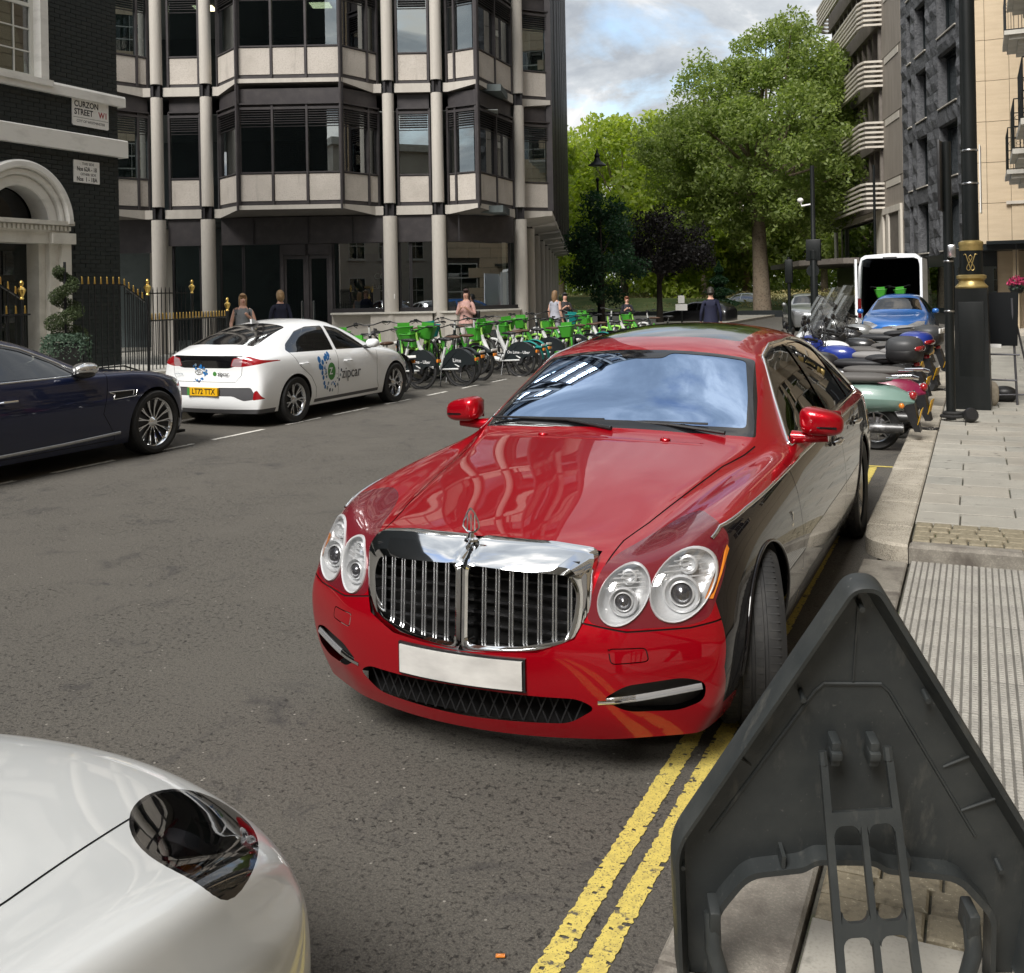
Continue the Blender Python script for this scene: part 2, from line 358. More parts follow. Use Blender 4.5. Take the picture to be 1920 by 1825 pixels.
# slabs: rows of varying depth, staggered
yy = 7.735; cnt = 0; rows = [0.36, 0.33, 0.40, 0.42, 0.38, 0.38, 0.41, 0.42, 0.40]
ri = 0
while yy < 19.5:
    d = rows[ri % len(rows)]; x = -0.425 - (0 if ri % 2 else 0.0); first = 0.30 + 0.32 * (ri % 2) + rnd.uniform(-.05, .05)
    while x < 2.3:
        L = first if first else rnd.uniform(0.56, 0.72); first = 0
        piece('paving_slab', foot, x + .005, yy + .010, x + L - .005, yy + d - .010, 0.08, 0.12 + rnd.uniform(-.0025, .0025), rnd.choice(slab_mats), 0.004); x += L; cnt += 1
    yy += d; ri += 1
far = MB()
while yy < 60:
    x = -0.425
    while x < 5.5:
        L = rnd.uniform(0.56, 0.75); far.box((x + .006, yy + .006, 0.09), (x + L - .006, yy + 0.44, 0.118)); x += L
    yy += 0.45
far = far.build('paving_slab', slab_mats[0], foot); far['kind'] = 'stuff'
# crossing bed + tactile slabs with ribs
bed = MB(); bed.box((-0.42, 3.4, -0.02), (6, 7.03, 0.0)); bed.box((-0.46, -8, -0.02), (6, 3.39, 0.0)); bed.box((2.4, 7.0, -0.02), (6, 7.4, 0.1))
bed = bed.build('footway_crossing', M['joint']); bed['kind'] = 'structure'
def tactile(x0, y0, x1, y1):
    mb = MB(); mb.mi = 1; mb.box((x0, y0, 0), (x1, y1, 0.014)); mb.mi = 0
    nx = 11; w_ = (x1 - x0) / nx
    for i in range(nx):
        xc = x0 + (i + .5) * w_
        ny = 15; h = (y1 - y0) / ny
        for j in range(ny):
            a = y0 + j * h + .004; b2 = a + h - .009
            mb.add([(xc - .0135, a, .0141), (xc + .0135, a, .0141), (xc + .0135, b2, .0141), (xc - .0135, b2, .0141), (xc - .011, a + .003, .0195), (xc + .011, a + .003, .0195), (xc + .011, b2 - .003, .0195), (xc - .011, b2 - .003, .0195)],
                   [(4, 5, 6, 7), (0, 1, 5, 4), (1, 2, 6, 5), (2, 3, 7, 6), (3, 0, 4, 7)])
    return mb.mesh('tactile_slab', [M['tactile'], M['tactile_groove']])
tm = tactile(0.002, 0.002, 0.398, 0.398)
for i in range(5):
    for j in range(9):
        inst('tactile_slab', tm, bed, (-0.415 + i * 0.4, 6.63 - j * 0.4, 0.002 * rnd.random()))
# near footway: setts strip then slabs (below the road sign)
for row in range(3):
    x = -0.45
    while x < 1.6:
        L = rnd.uniform(0.12, 0.18); piece('sett', bed, x + .004, 3.36 - (row + 1) * 0.128, x + L - .004, 3.36 - row * 0.128 - .006, 0, 0.024 + rnd.uniform(-.003, .003), M['sett'], 0.007); x += L
yy = 2.965
for ri in range(9):
    d = 0.42; x = -0.455 - 0.0; first = 0.42 + .25 * (ri % 2)
    while x < 2.3:
        L = first if first else rnd.uniform(0.5, 0.62); first = 0
        piece('paving_slab', bed, x + .005, yy - d + .005, x + L - .005, yy - .005, 0, 0.024 + rnd.uniform(-.002, .002), rnd.choice(slab_mats[1::2]), 0.004); x += L
    yy -= d
# left footway
lf = MB(); lf.box((-30, -12, -0.02), (-10.9, 64, 0.12)); lf = lf.build('footway_left', slab_mats[0]); lf['kind'] = 'structure'
lk = MB(); y = -12
while y < 62: lk.box((-10.898, y + .005, -.01), (-10.6, y + .895, 0.123)); y += 0.9
lk = lk.build('kerb_left', M['kerb_granite']); lk['kind'] = 'structure'

# painted lines: broken, worn edges built as ragged sheets
def ragged(name, m_, x0, x1, y0, y1, step=0.012, jit=0.0035, z=0.004, holes=0.03):
    mb = MB(); y = y0; L = []; 
    nl = max(2, int((y1 - y0) / step)); cols = 5
    xs = lambda j, i: x0 + (x1 - x0) * j / cols + ((rnd.uniform(-jit, jit) * (2.2 if rnd.random() < .15 else 1)) if j in (0, cols) else 0)
    P = [[(xs(j, i), y0 + (y1 - y0) * i / nl + rnd.uniform(-.3, .3) * step, z) for j in range(cols + 1)] for i in range(nl + 1)]
    vs = [p for r in P for p in r]; fs = []
    for i in range(nl):
        for j in range(cols):
            if rnd.random() < holes * (1.8 if j in (0, cols - 1) else .5): continue
            a = i * (cols + 1) + j; fs.append((a, a + 1, a + cols + 2, a + cols + 1))
    mb.add(vs, fs); o = mb.build(name, m_); o['kind'] = 'structure'; return o
M['yellow_line'] = mat('yellow_line', (0.62, 0.50, 0.12), 0.7, noise=[(30, (0.45, 0.36, 0.10), 0.45, 0.7), (160, (0.13, 0.11, 0.06), 0.58, 0.66, 2), (22, (0.10, 0.09, 0.07), 0.60, 0.66, 8)], bump=(80, 0.5, 0.004))
M['white_line'] = mat('white_line', (0.62, 0.60, 0.55), 0.7, noise=[(25, (0.2, 0.19, 0.17), 0.55, 0.68)])
ragged('yellow_line', M['yellow_line'], -1.10, -1.03, 1.2, 10.6)
ragged('yellow_line', M['yellow_line'], -0.985, -0.915, 1.2, 10.6)
ragged('yellow_line', M['yellow_line'], -1.15, -0.73, 10.63, 10.69)
k = 0; yd = 5.2
for (a, b_) in ((5.0, 5.9), (6.3, 7.2), (7.65, 8.5), (9.0, 9.75), (10.1, 11.1), (11.6, 12.4), (12.75, 13.7), (14.2, 15.0), (15.6, 16.3), (16.9, 17.6), (18.2, 18.9), (19.5, 20.2), (20.8, 21.5)):
    ragged('bay_line', M['white_line'], -8.76, -8.69, a, b_, 0.04, 0.004, holes=0.02)
# ================================================================== black brick townhouse on the left
M['black_brick'] = mat('black_brick', (0.017, 0.023, 0.024), 0.45, noise=[(7, (0.029, 0.036, 0.036), 0.5, 0.75), (60, (0.006, 0.007, 0.007), 0.5, 0.75)], bump=(60, 0.35, 0.006))
M['black_mortar'] = mat('black_mortar', (0.013, 0.017, 0.018), 0.6, bump=(50, 0.4, 0.005))
M['window_white'] = mat('window_white', (0.66, 0.66, 0.61), 0.45)
M['house_glass'] = glass('house_glass', (0.42, 0.48, 0.44), 0.16)
M['net_curtain'] = mat('net_curtain', (0.42, 0.45, 0.41), 0.9, noise=[((9, 9, 0.4), (0.28, 0.31, 0.28), 0.45, 0.65)])
M['door_black'] = mat('door_black', (0.010, 0.014, 0.014), 0.22, coat=0.3)
M['sign_white'] = mat('sign_white', (0.80, 0.79, 0.76), 0.4, noise=[(12, (0.62, 0.6, 0.56), 0.55, 0.8)])
M['ink'] = mat('ink', (0.01, 0.01, 0.012), 0.5)
M['ink_red'] = mat('ink_red', (0.35, 0.02, 0.025), 0.5)

def text_obj(txt, size, M4, m_, name='lettering', parent=None, ext=0.001, align='CENTER', sx=1.0, bold=0.0):
    cd = bpy.data.curves.new(name, 'FONT'); cd.body = txt; cd.size = size; cd.extrude = ext; cd.align_x = align; cd.align_y = 'CENTER'; cd.offset = bold; cd.resolution_u = 3
    tmp = bpy.data.objects.new('tmp', cd); COL.objects.link(tmp)
    dg = bpy.context.evaluated_depsgraph_get(); me = bpy.data.meshes.new_from_object(tmp.evaluated_get(dg))
    bpy.data.objects.remove(tmp); bpy.data.curves.remove(cd)
    me.transform(M4 @ Matrix.Diagonal((sx, 1, 1, 1))); me.name = name; me.materials.clear(); me.materials.append(m_)
    o = link(bpy.data.objects.new(name, me)); o.parent = parent; return o

HX = -14.0
house = thing('brick_house', 'black painted brick townhouse with white arched doorway and white string courses', 'house', (HX, 11.8, 0))
# local frame: x = world x - HX (outwards +x), y = world y - 11.8
def hy(y): return y - 11.8
H1 = 13.85      # corner
arch_c, arch_r, sp = 11.76, 0.98, 3.06
wz0, wz1, wy0, wy1 = 5.42, 7.9, 10.86, 12.20
core = MB()
core.box((-9, hy(-11), 0), (-0.55, hy(H1) - 0.03, 15))
# backing wall with doorway and window left open
def wallbox(y0, y1, z0, z1): core.box((-0.549, hy(y0), z0), (-0.012, hy(y1), z1))
wallbox(-11, arch_c - 0.85, 0, 4.2); wallbox(arch_c + 0.85, H1, 0, 4.2); wallbox(-11, H1, 4.201, wz0 - .02)
wallbox(-11, wy0, wz0 - .02, wz1); wallbox(wy1 + .1, H1, wz0 - .02, wz1); wallbox(-11, H1, wz1 + .001, 15)
core.build('wall', M['black_mortar'], house)
# bricks
bm_ = MB(); bm_.box((-0.05, 0.004, 0.004), (0.0, 0.221, 0.071)); brick_me = bm_.mesh('brick', M['black_brick'])
bh_ = MB(); bh_.box((-0.05, 0.004, 0.004), (0.0, 0.108, 0.071)); half_me = bh_.mesh('brick', M['black_brick'])
rest = MB(); nb = 0; z = 0.6; course = 0
def open_at(y, z):
    if z < 4.3 and abs(y - arch_c) < 0.98 and (z < sp or (y - arch_c) ** 2 + (z - sp) ** 2 < 0.94 ** 2): return True
    if wz0 - 0.1 < z < wz1 + 0.05 and wy0 - .06 < y < wy1 + .16: return True
    return False
while z < 14.9:
    y = H1 - (0.112 if course % 2 else 0.225)
    if course % 2: 
        pass
    first = True
    yy = H1
    while yy > 5.0:
        L = 0.1125 if (first and course % 2) else 0.225; y0 = yy - L
        if not open_at(y0 + L / 2, z + .035):
            px = rnd.uniform(0, 0.0045)
            if nb < 300 and 3.0 < z < 6.2 and y0 > 12.15:
                inst('brick', half_me if L < .2 else brick_me, house, (px, hy(y0), z)); nb += 1
            else: rest.box((-0.05, hy(y0) + .004, z + .004), (px, hy(y0) + L - .004, z + .071))
        yy -= L; first = False
    # return wall round the corner
    x = -0.0 if course % 2 else -0.1125
    while x > -2.2:
        rest.box((x - 0.221, hy(H1) - .05, z + .004), (x - .004, hy(H1) + rnd.uniform(0, .004), z + .071)); x -= .225
    z += 0.075; course += 1
r_ = rest.build('brickwork', M['black_brick'], house); r_['kind'] = 'stuff'
# string courses
b = MB(); b.prism([(0.0, 5.22), (0.10, 5.22), (0.10, 5.37), (0.08, 5.41), (0, 5.42)], hy(-11), hy(H1) + .1, 'y'); b.box((-2, hy(H1), 5.22), (-0.001, hy(H1) + .1, 5.40)); b.build('string_course', M['white_paint'], house)
b = MB(); b.prism([(0.0, 4.31), (0.12, 4.31), (0.12, 4.60), (0.10, 4.62), (0, 4.62)], hy(-11), hy(H1) + .12, 'y'); b.box((-2, hy(H1), 4.31), (-0.001, hy(H1) + .12, 4.62)); b.build('string_course', M['white_paint'], house)
# sash window (1 seen, one more further left)
def sash(yc0, yc1):
    w_ = MB(); t = 0.05
    for (a, b2, c, d) in ((yc0, yc1, wz0, wz0 + .09), (yc0, yc1, wz1 - .07, wz1), (yc0, yc0 + .07, wz0 + .09, wz1 - .07), (yc1 - .07, yc1, wz0 + .09, wz1 - .07), (yc0 + .07, yc1 - .07, 6.62, 6.68)):
        w_.box((-0.20, hy(a), c), (-0.14, hy(b2), d))
    wo = w_.build('window', M['window_white'], house)
    g = MB()
    n = 4; ww = (yc1 - yc0 - .14)
    for i in range(1, n): g.box((-0.19, hy(yc0 + .07 + ww * i / n - .011), wz0 + .091), (-0.155, hy(yc0 + .07 + ww * i / n + .011), wz1 - .071))
    for zz in (wz0 + .09 + .37, wz0 + .09 + .74, 6.62 + .06 + .38, 6.62 + .06 + .76):
        g.box((-0.188, hy(yc0 + .07), zz - .011), (-0.157, hy(yc1 - .07), zz + .011))
    g.build('glazing_bar', M['window_white'], wo)
    p = MB(); p.box((-0.176, hy(yc0 + .06), wz0 + .05), (-0.172, hy(yc1 - .06), wz1 - .05)); p.build('pane', M['house_glass'], wo)
    p = MB(); P = [[(-0.34 + .02 * math.sin(j * 2.1), hy(yc0 + .02 + (yc1 - yc0 - .04) * j / 40), zz) for j in range(41)] for zz in (wz0, wz1)]; p.grid(P); p.build('curtain', M['net_curtain'], wo)
    s_ = MB()
    s_.box((-0.14, hy(yc1), wz0), (0.03, hy(yc1 + .155), wz1)); s_.box((-0.14, hy(yc0 - .155), wz0), (0.03, hy(yc0), wz1)); s_.box((-0.14, hy(yc0 - .155), wz0 - .1), (0.13, hy(yc1 + .155), wz0 - .003))
    s_.build('window_surround', M['white_paint'], house)
sash(10.86, 12.19)
# arch: moulded rings
def arch_ring(r0, r1, x0, x1, name='arch_moulding'):
    m2 = MB(); n = 36; P = []
    prof = [(r0, x0), (r0, x1 - .02), (r0 + .02, x1), (r1 - .03, x1), (r1, x1 - .03), (r1, x0)]
    for i in range(n + 1):
        a = PI * i / n; P.append([(xx, hy(arch_c) + rr * math.cos(a), sp + rr * math.sin(a)) for rr, xx in prof])
    m2.grid(P, True); return m2.build(name, M['white_paint'], house, 30)
arch_ring(0.86, 0.99, -.3, 0.12); arch_ring(0.76, 0.86, -.3, 0.05); arch_ring(0.58, 0.76, -.42, -0.02)
# reveal behind arch, fanlight
f = MB(); P = []
for i in range(37):
    a = PI * i / 36; P.append([(-.5, hy(arch_c) + .62 * math.cos(a), sp + .62 * math.sin(a)), (-.3, hy(arch_c) + .62 * math.cos(a), sp + .62 * math.sin(a)), (-.3, hy(arch_c) + .85 * math.cos(a), sp + .85 * math.sin(a))])
f.grid(P); f.build('arch_reveal', M['door_black'], house)
f = MB(); pts = [(hy(arch_c) + .62 * math.cos(PI * i / 24), sp + .62 * math.sin(PI * i / 24)) for i in range(25)]; f.prism(pts, -.46, -.45, 'x'); f.build('fanlight', M['black_gloss'], house)
# entablature with dentils
e_ = MB(); e_.box((-.4, hy(10.6), 3.03), (0.10, hy(12.76), 3.10)); e_.box((-.4, hy(10.65), 2.90), (0.03, hy(12.70), 3.03)); e_.box((-.4, hy(10.65), 2.72), (0.0, hy(12.70), 2.899))
e_.box((-.2, hy(12.30), 2.719), (0.10, hy(12.78), 2.899))
ent = e_.build('entablature', M['cream_stone'], house)
dm = MB(); dm.box((0, 0, 0), (0.04, 0.045, 0.07)); dme = dm.mesh('dentil', M['cream_stone'])
k = 10.7
while k < 12.7: inst('dentil', dme, ent, (0.031, hy(k), 2.94)); k += .085
# pilasters and jambs
p_ = MB(); p_.box((-.3, hy(12.52), .6), (0.05, hy(12.72), 2.718)); p_.box((-.3, hy(12.33), .6), (-.02, hy(12.519), 2.718)); p_.box((-.4, hy(12.20), .6), (-.12, hy(12.329), 2.718)); p_.box((-.3, hy(12.33), .6), (0.08, hy(12.76), .85))
p_.box((-.3, hy(10.80), .6), (0.05, hy(11.0), 2.718)); p_.box((-.3, hy(11.001), .6), (-.02, hy(11.19), 2.718)); p_.box((-.4, hy(11.191), .6), (-.12, hy(11.32), 2.718))
p_.build('pilaster', M['cream_stone'], house)
# door
d_ = MB(); d_.box((-.5, hy(11.15), .6), (-.4, hy(12.22), 2.72)); door = d_.build('door', M['door_black'], house)
for (a, b2) in ((11.28, 11.6), (11.72, 12.04)):
    for (c, d) in ((.75, 1.3), (1.42, 2.1), (2.2, 2.6)):
        q = MB(); q.cbox((-.41, hy(a), c), (-.375, hy(b2), d), .012); q.cbox((-.40, hy(a) + .05, c + .05), (-.365, hy(b2) - .05, d - .05), .01); q.build('door_panel', M['door_black'], door)
q = MB(); q.ball((-.35, hy(11.66), 1.36), (.03, .05, .03)); q.build('door_knob', M['black_gloss'], door)
# landing and steps
s_ = MB(); s_.box((0.001, hy(8.5), 0), (2.0, hy(13.9), .6)); 
for i in range(3): s_.box((2.001 + i * .3, hy(10.6), 0), (2.3 + i * .3, hy(12.2), .45 - i * .15))
s_.build('step', M['cream_stone'], house)

# signs
sg = thing('street_sign', 'white enamel street nameplate reading CURZON STREET W1 between the string courses', 'sign', (HX + .012, 13.21, 5.0))
def plate(mb, w_, h, t=.012, r=.03):
    pts = []
    for cx, cz, a0 in ((w_ / 2 - r, h / 2 - r, 0), (-w_ / 2 + r, h / 2 - r, 90), (-w_ / 2 + r, -h / 2 + r, 180), (w_ / 2 - r, -h / 2 + r, 270)):
        for k in range(4): pts.append((cx + r * math.cos(R(a0 + 30 * k)), cz + r * math.sin(R(a0 + 30 * k))))
    mb.prism(pts, 0, t, 'x'); return mb
plate(MB(), .80, .47, .02, .03).build('plate', M['sign_white'], sg)
FX = Matrix(((0, 0, 1, 0), (1, 0, 0, 0), (0, 1, 0, 0), (0, 0, 0, 1)))   # text plane facing +x
def sx_text(t, size, y, z, m_, p, x=.021, sx=1, align='CENTER', bold=.0): return text_obj(t, size, Matrix.Translation((x, y, z)) @ FX, m_, 'lettering', p, .001, align, sx, bold)
sx_text('CURZON', .145, -.36, .135, M['ink'], sg, sx=.86, align='LEFT', bold=.003)
sx_text('STREET', .145, -.36, .0, M['ink'], sg, sx=.86, align='LEFT', bold=.003)
sx_text('W1', .145, .17, .0, M['ink_red'], sg, sx=.9, align='LEFT', bold=.003)
b = MB(); b.box((.0205, -.385, -.095), (.0215, .385, -.089)); b.build('rule', M['ink'], sg)
sx_text('CITY OF WESTMINSTER', .062, 0, -.155, M['ink'], sg, sx=.95)
sg = thing('house_number_sign', 'white plaque with house numbers below the lower string course', 'sign', (HX + .012, 13.10, 3.98))
plate(MB(), .56, .38, .02, .006).build('plate', M['sign_white'], sg)
sx_text('THIS SIDE', .062, .03, .135, M['ink'], sg); sx_text('Nos 62A - 18', .105, .0, .045, M['ink'], sg, sx=.75, bold=.002)
sx_text('OTHER SIDE', .062, .03, -.045, M['ink'], sg); sx_text('Nos  1 - 18A', .105, .0, -.13, M['ink'], sg, sx=.8, bold=.002)

# ------------------------------------------------------------------ railings
def finial_mesh():
    m2 = MB(); m2.lathe([(.022, 0), (.03, .01), (.018, .03), (.03, .055), (.048, .10), (.052, .12), (.03, .145), (.016, .16), (.02, .17), (.028, .19), (.026, .21), (.012, .228), (.004, .235)], 14); return m2.mesh('post_finial', M['gold'])
FIN = finial_mesh()
sp_ = MB(); sp_.lathe([(.009, 0), (.016, .008), (.014, .03), (.010, .10), (.005, .115)], 8); SPK = sp_.mesh('spear_tip', M['gold'])
sb_ = MB(); sb_.lathe([(.010, 0), (.010, .05), (.003, .11)], 6); SPB = sb_.mesh('spear_tip', M['black_iron'])
def railing(label, pts, spacing=0.115, tip=SPK, posts=(), group=None, mid=None, bar=.009):
    """pts: list of (x,y,zbase,ztop) ; bars between"""
    t = thing('iron_railing', label, 'railing', (pts[0][0], pts[0][1], pts[0][2]), 0, group)
    o = Vector((pts[0][0], pts[0][1], pts[0][2])); rail = MB(); k = 0
    bm2 = {}
    for a, b2 in zip(pts[:-1], pts[1:]):
        A = Vector(a[:2]); B = Vector(b2[:2]); L = (B - A).length; n = max(1, round(L / spacing))
        ta = Vector((a[0], a[1], a[3])) - o; tb = Vector((b2[0], b2[1], b2[3])) - o
        d = (tb - ta).normalized(); pz = Vector((0, 0, 1)); s2 = d.cross(pz).normalized() * .02
        rail.add([ta - s2, tb - s2, tb + s2, ta + s2, ta - s2 + pz * .022, tb - s2 + pz * .022, tb + s2 + pz * .022, ta + s2 + pz * .022], [(0, 3, 2, 1), (4, 5, 6, 7), (0, 1, 5, 4), (1, 2, 6, 5), (2, 3, 7, 6), (3, 0, 4, 7)])
        fa = Vector((a[0], a[1], a[2] + .12)) - o; fb = Vector((b2[0], b2[1], b2[2] + .12)) - o
        rail.add([fa - s2, fb - s2, fb + s2, fa + s2, fa - s2 + pz * .02, fb - s2 + pz * .02, fb + s2 + pz * .02, fa + s2 + pz * .02], [(0, 3, 2, 1), (4, 5, 6, 7), (0, 1, 5, 4), (1, 2, 6, 5), (2, 3, 7, 6), (3, 0, 4, 7)])
        for i in range(n):
            f2 = (i + .5) / n; x = a[0] + (b2[0] - a[0]) * f2 - o.x; y = a[1] + (b2[1] - a[1]) * f2 - o.y
            z0 = a[2] + (b2[2] - a[2]) * f2 - o.z; z1 = a[3] + (b2[3] - a[3]) * f2 - o.z
            h = round(z1 - z0, 2)
            if h not in bm2:
                q = MB(); q.lathe([(bar, 0), (bar, 1)], 6); bm2[h] = q.mesh('bar', M['black_iron'])
            inst('bar', bm2[h], t, (x, y, z0), scale=(1, 1, h)); 
            if tip: inst('spear_tip', tip, t, (x, y, z1 + .02))
    rail.build('rail', M['black_iron'], t)
    pm = MB(); pm.lathe([(.035, 0), (.035, .1), (.024, .13), (.024, .93), (.03, .97), (.02, 1)], 12); pme = pm.mesh('post', M['black_iron'])
    for (x, y, z0, z1) in posts:
        inst('post', pme, t, (x - o.x, y - o.y, z0 - o.z), scale=(1, 1, z1 - z0)); inst('post_finial', FIN, t, (x - o.x, y - o.y, z1 - o.z), scale=(1.15, 1.15, 1.15))
    return t
railing('raised black railing with gilt tips beside the topiary, stepping down towards the lower railing', [(-12.2, 11.25, .6, 1.99), (-12.2, 12.10, .6, 1.99), (-12.25, 12.62, .45, 1.72)], .115, posts=[(-12.28, 12.72, .12, 1.83)])
railing('black stair railing with gilt tips left of the door panels', [(-12.2, 9.6, .6, 2.15), (-12.2, 10.2, .6, 1.82)], .13, posts=[(-12.2, 10.24, .6, 1.80)])
railing('short low black railing with two gilt tips at the left picture edge', [(-12.0, 9.75, .6, 1.58), (-12.0, 10.2, .6, 1.58)], .13)
railing('long low black railing with gilt tips behind the white hatchback', [(-12.36, 12.85, .12, 1.40), (-13.35, 15.9, .12, 1.38)], .135, posts=[(-13.4, 16.0, .12, 1.50)])
railing('taller black railing with plain black spikes behind the low railing', [(-14.0, 13.95, .12, 1.86), (-14.05, 15.6, .12, 1.86)], .11, tip=SPB, posts=[(-14.06, 15.75, .12, 1.86)])
railing('black side railing with plain tips running back from the gilt end post', [(-13.45, 16.1, .12, 1.36), (-15.2, 17.0, .12, 1.36)], .09, tip=SPB)

# topiary
M['box_leaf'] = mat('box_leaf', (0.05, 0.075, 0.026), 0.6, noise=[(30, (0.09, 0.12, 0.045), 0.5, 0.7)])
M['ivy'] = mat('ivy', (0.09, 0.15, 0.10), 0.55, noise=[(25, (0.15, 0.22, 0.15), 0.5, 0.68)])
M['pot'] = mat('pot', (0.014, 0.016, 0.018), 0.55)
def leaves(pts, size, name, m_, parent, seed=1, flat=0.0, kind=None):
    r = np.random.default_rng(seed); P = np.array(pts); n = len(P)
    d = r.normal(size=(n, 3)); d /= np.linalg.norm(d, axis=1)[:, None]; e2 = r.normal(size=(n, 3)); e2 -= (e2 * d).sum(1)[:, None] * d; e2 /= np.linalg.norm(e2, axis=1)[:, None]
    s = size * r.uniform(.6, 1.3, (n, 1))
    V = np.concatenate([P - d * s, P + e2 * s * .5, P + d * s, P - e2 * s * .5], 1).reshape(-1, 3)
    me = bpy.data.meshes.new(name); me.vertices.add(4 * n); me.vertices.foreach_set('co', V.ravel())
    me.loops.add(4 * n); me.loops.foreach_set('vertex_index', np.arange(4 * n)); me.polygons.add(n); me.polygons.foreach_set('loop_start', np.arange(0, 4 * n, 4)); me.polygons.foreach_set('loop_total', np.full(n, 4))
    me.materials.append(m_); me.update(); me.validate()
    o = link(bpy.data.objects.new(name, me)); o.parent = parent
    if kind: o['kind'] = kind
    return o
tp = thing('potted_topiary', 'spiral clipped bush with trailing ivy in a dark pot beside the white doorway', 'plant', (-12.45, 11.22, .6))
b = MB(); b.lathe([(.15, 0), (.17, .02), (.27, .50), (.29, .52), (.26, .53), (.24, .48)], 24); b.build('pot', M['pot'], tp)
b = MB(); b.tube([(0, 0, .4), (0, 0, 1.75)], .02); b.build('trunk', M['pot'], tp)
pts = []
g_ = np.random.default_rng(3)
for k in range(9000):
    u = g_.uniform(); a = 2.6 * 2 * PI * u + .6; Rr = .19 * (1 - u * .55); rr = .155 * (1 - .42 * u); c = Vector((Rr * math.cos(a), Rr * math.sin(a), .62 + 1.02 * u))
    d = Vector(g_.normal(size=3)).normalized() * rr * g_.uniform(.75, 1.02); d.z *= .8; pts.append(tuple(c + d))
leaves(pts, .016, 'crown', M['box_leaf'], tp, 4)
pts = []
for k in range(3600):
    a = g_.uniform(0, 2 * PI); r = g_.uniform(.05, .36); z = .60 - max(0, r - .25) * g_.uniform(.2, 2.8) + g_.uniform(-.04, .08)
    pts.append((r * math.cos(a), r * math.sin(a), z))
for k in range(14):
    a = g_.uniform(0, 2 * PI)
    for j in range(50): pts.append((.33 * math.cos(a) + g_.normal() * .012, .33 * math.sin(a) + g_.normal() * .012, .52 - j * g_.uniform(.001, .006)))
leaves(pts, .020, 'ivy', M['ivy'], tp, 5)
# ================================================================== office building with bays
M['precast'] = mat('precast', (0.52, 0.48, 0.43), 0.85, noise=[(1.2, (0.42, 0.385, 0.34), 0.4, 0.7), (30, (0.38, 0.34, 0.30), 0.5, 0.72, 4), ((5, 5, .7), (0.32, 0.29, 0.26), 0.58, 0.8)], bump=(22, 0.6, 0.02))
M['precast_smooth'] = mat('precast_smooth', (0.50, 0.47, 0.42), 0.75, noise=[((3, 3, .8), (0.40, 0.37, 0.33), 0.45, 0.75), (25, (0.44, 0.41, 0.37), 0.5, 0.7)], bump=(60, 0.1, 0.01))
M['bronze'] = mat('bronze', (0.055, 0.050, 0.052), 0.45, 0.3, noise=[(4, (0.075, 0.068, 0.068), 0.45, 0.7)])
M['bronze_dark'] = mat('bronze_dark', (0.028, 0.026, 0.028), 0.5, 0.3)
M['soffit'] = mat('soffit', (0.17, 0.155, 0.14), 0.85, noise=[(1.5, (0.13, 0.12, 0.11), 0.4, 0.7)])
M['office_glass'] = glass('office_glass', (0.42, 0.50, 0.49), 0.28, reflcol=(0.85, 0.9, 0.92))
M['office_inner'] = mat('office_inner', (0.11, 0.13, 0.13), 0.9, noise=[(.5, (0.05, 0.06, 0.062), 0.45, 0.6)])
M['ceiling_tile'] = mat('ceiling_tile', (0.30, 0.32, 0.31), 0.9)
M['lamp_on'] = mat('lamp_on', (1, .9, .6), 0.5, emit=(1, .88, .55), estr=1.6)
OA = Vector((math.cos(YAW), math.sin(YAW))); ON_ = Vector((math.sin(YAW), -math.cos(YAW)))   # along facade, outwards
O0 = Vector((-15.6, 25.87))
office = thing('office_building', 'concrete office block with round columns, bronze mullions and projecting window bays', 'building', (O0.x, O0.y, 0), YAW)
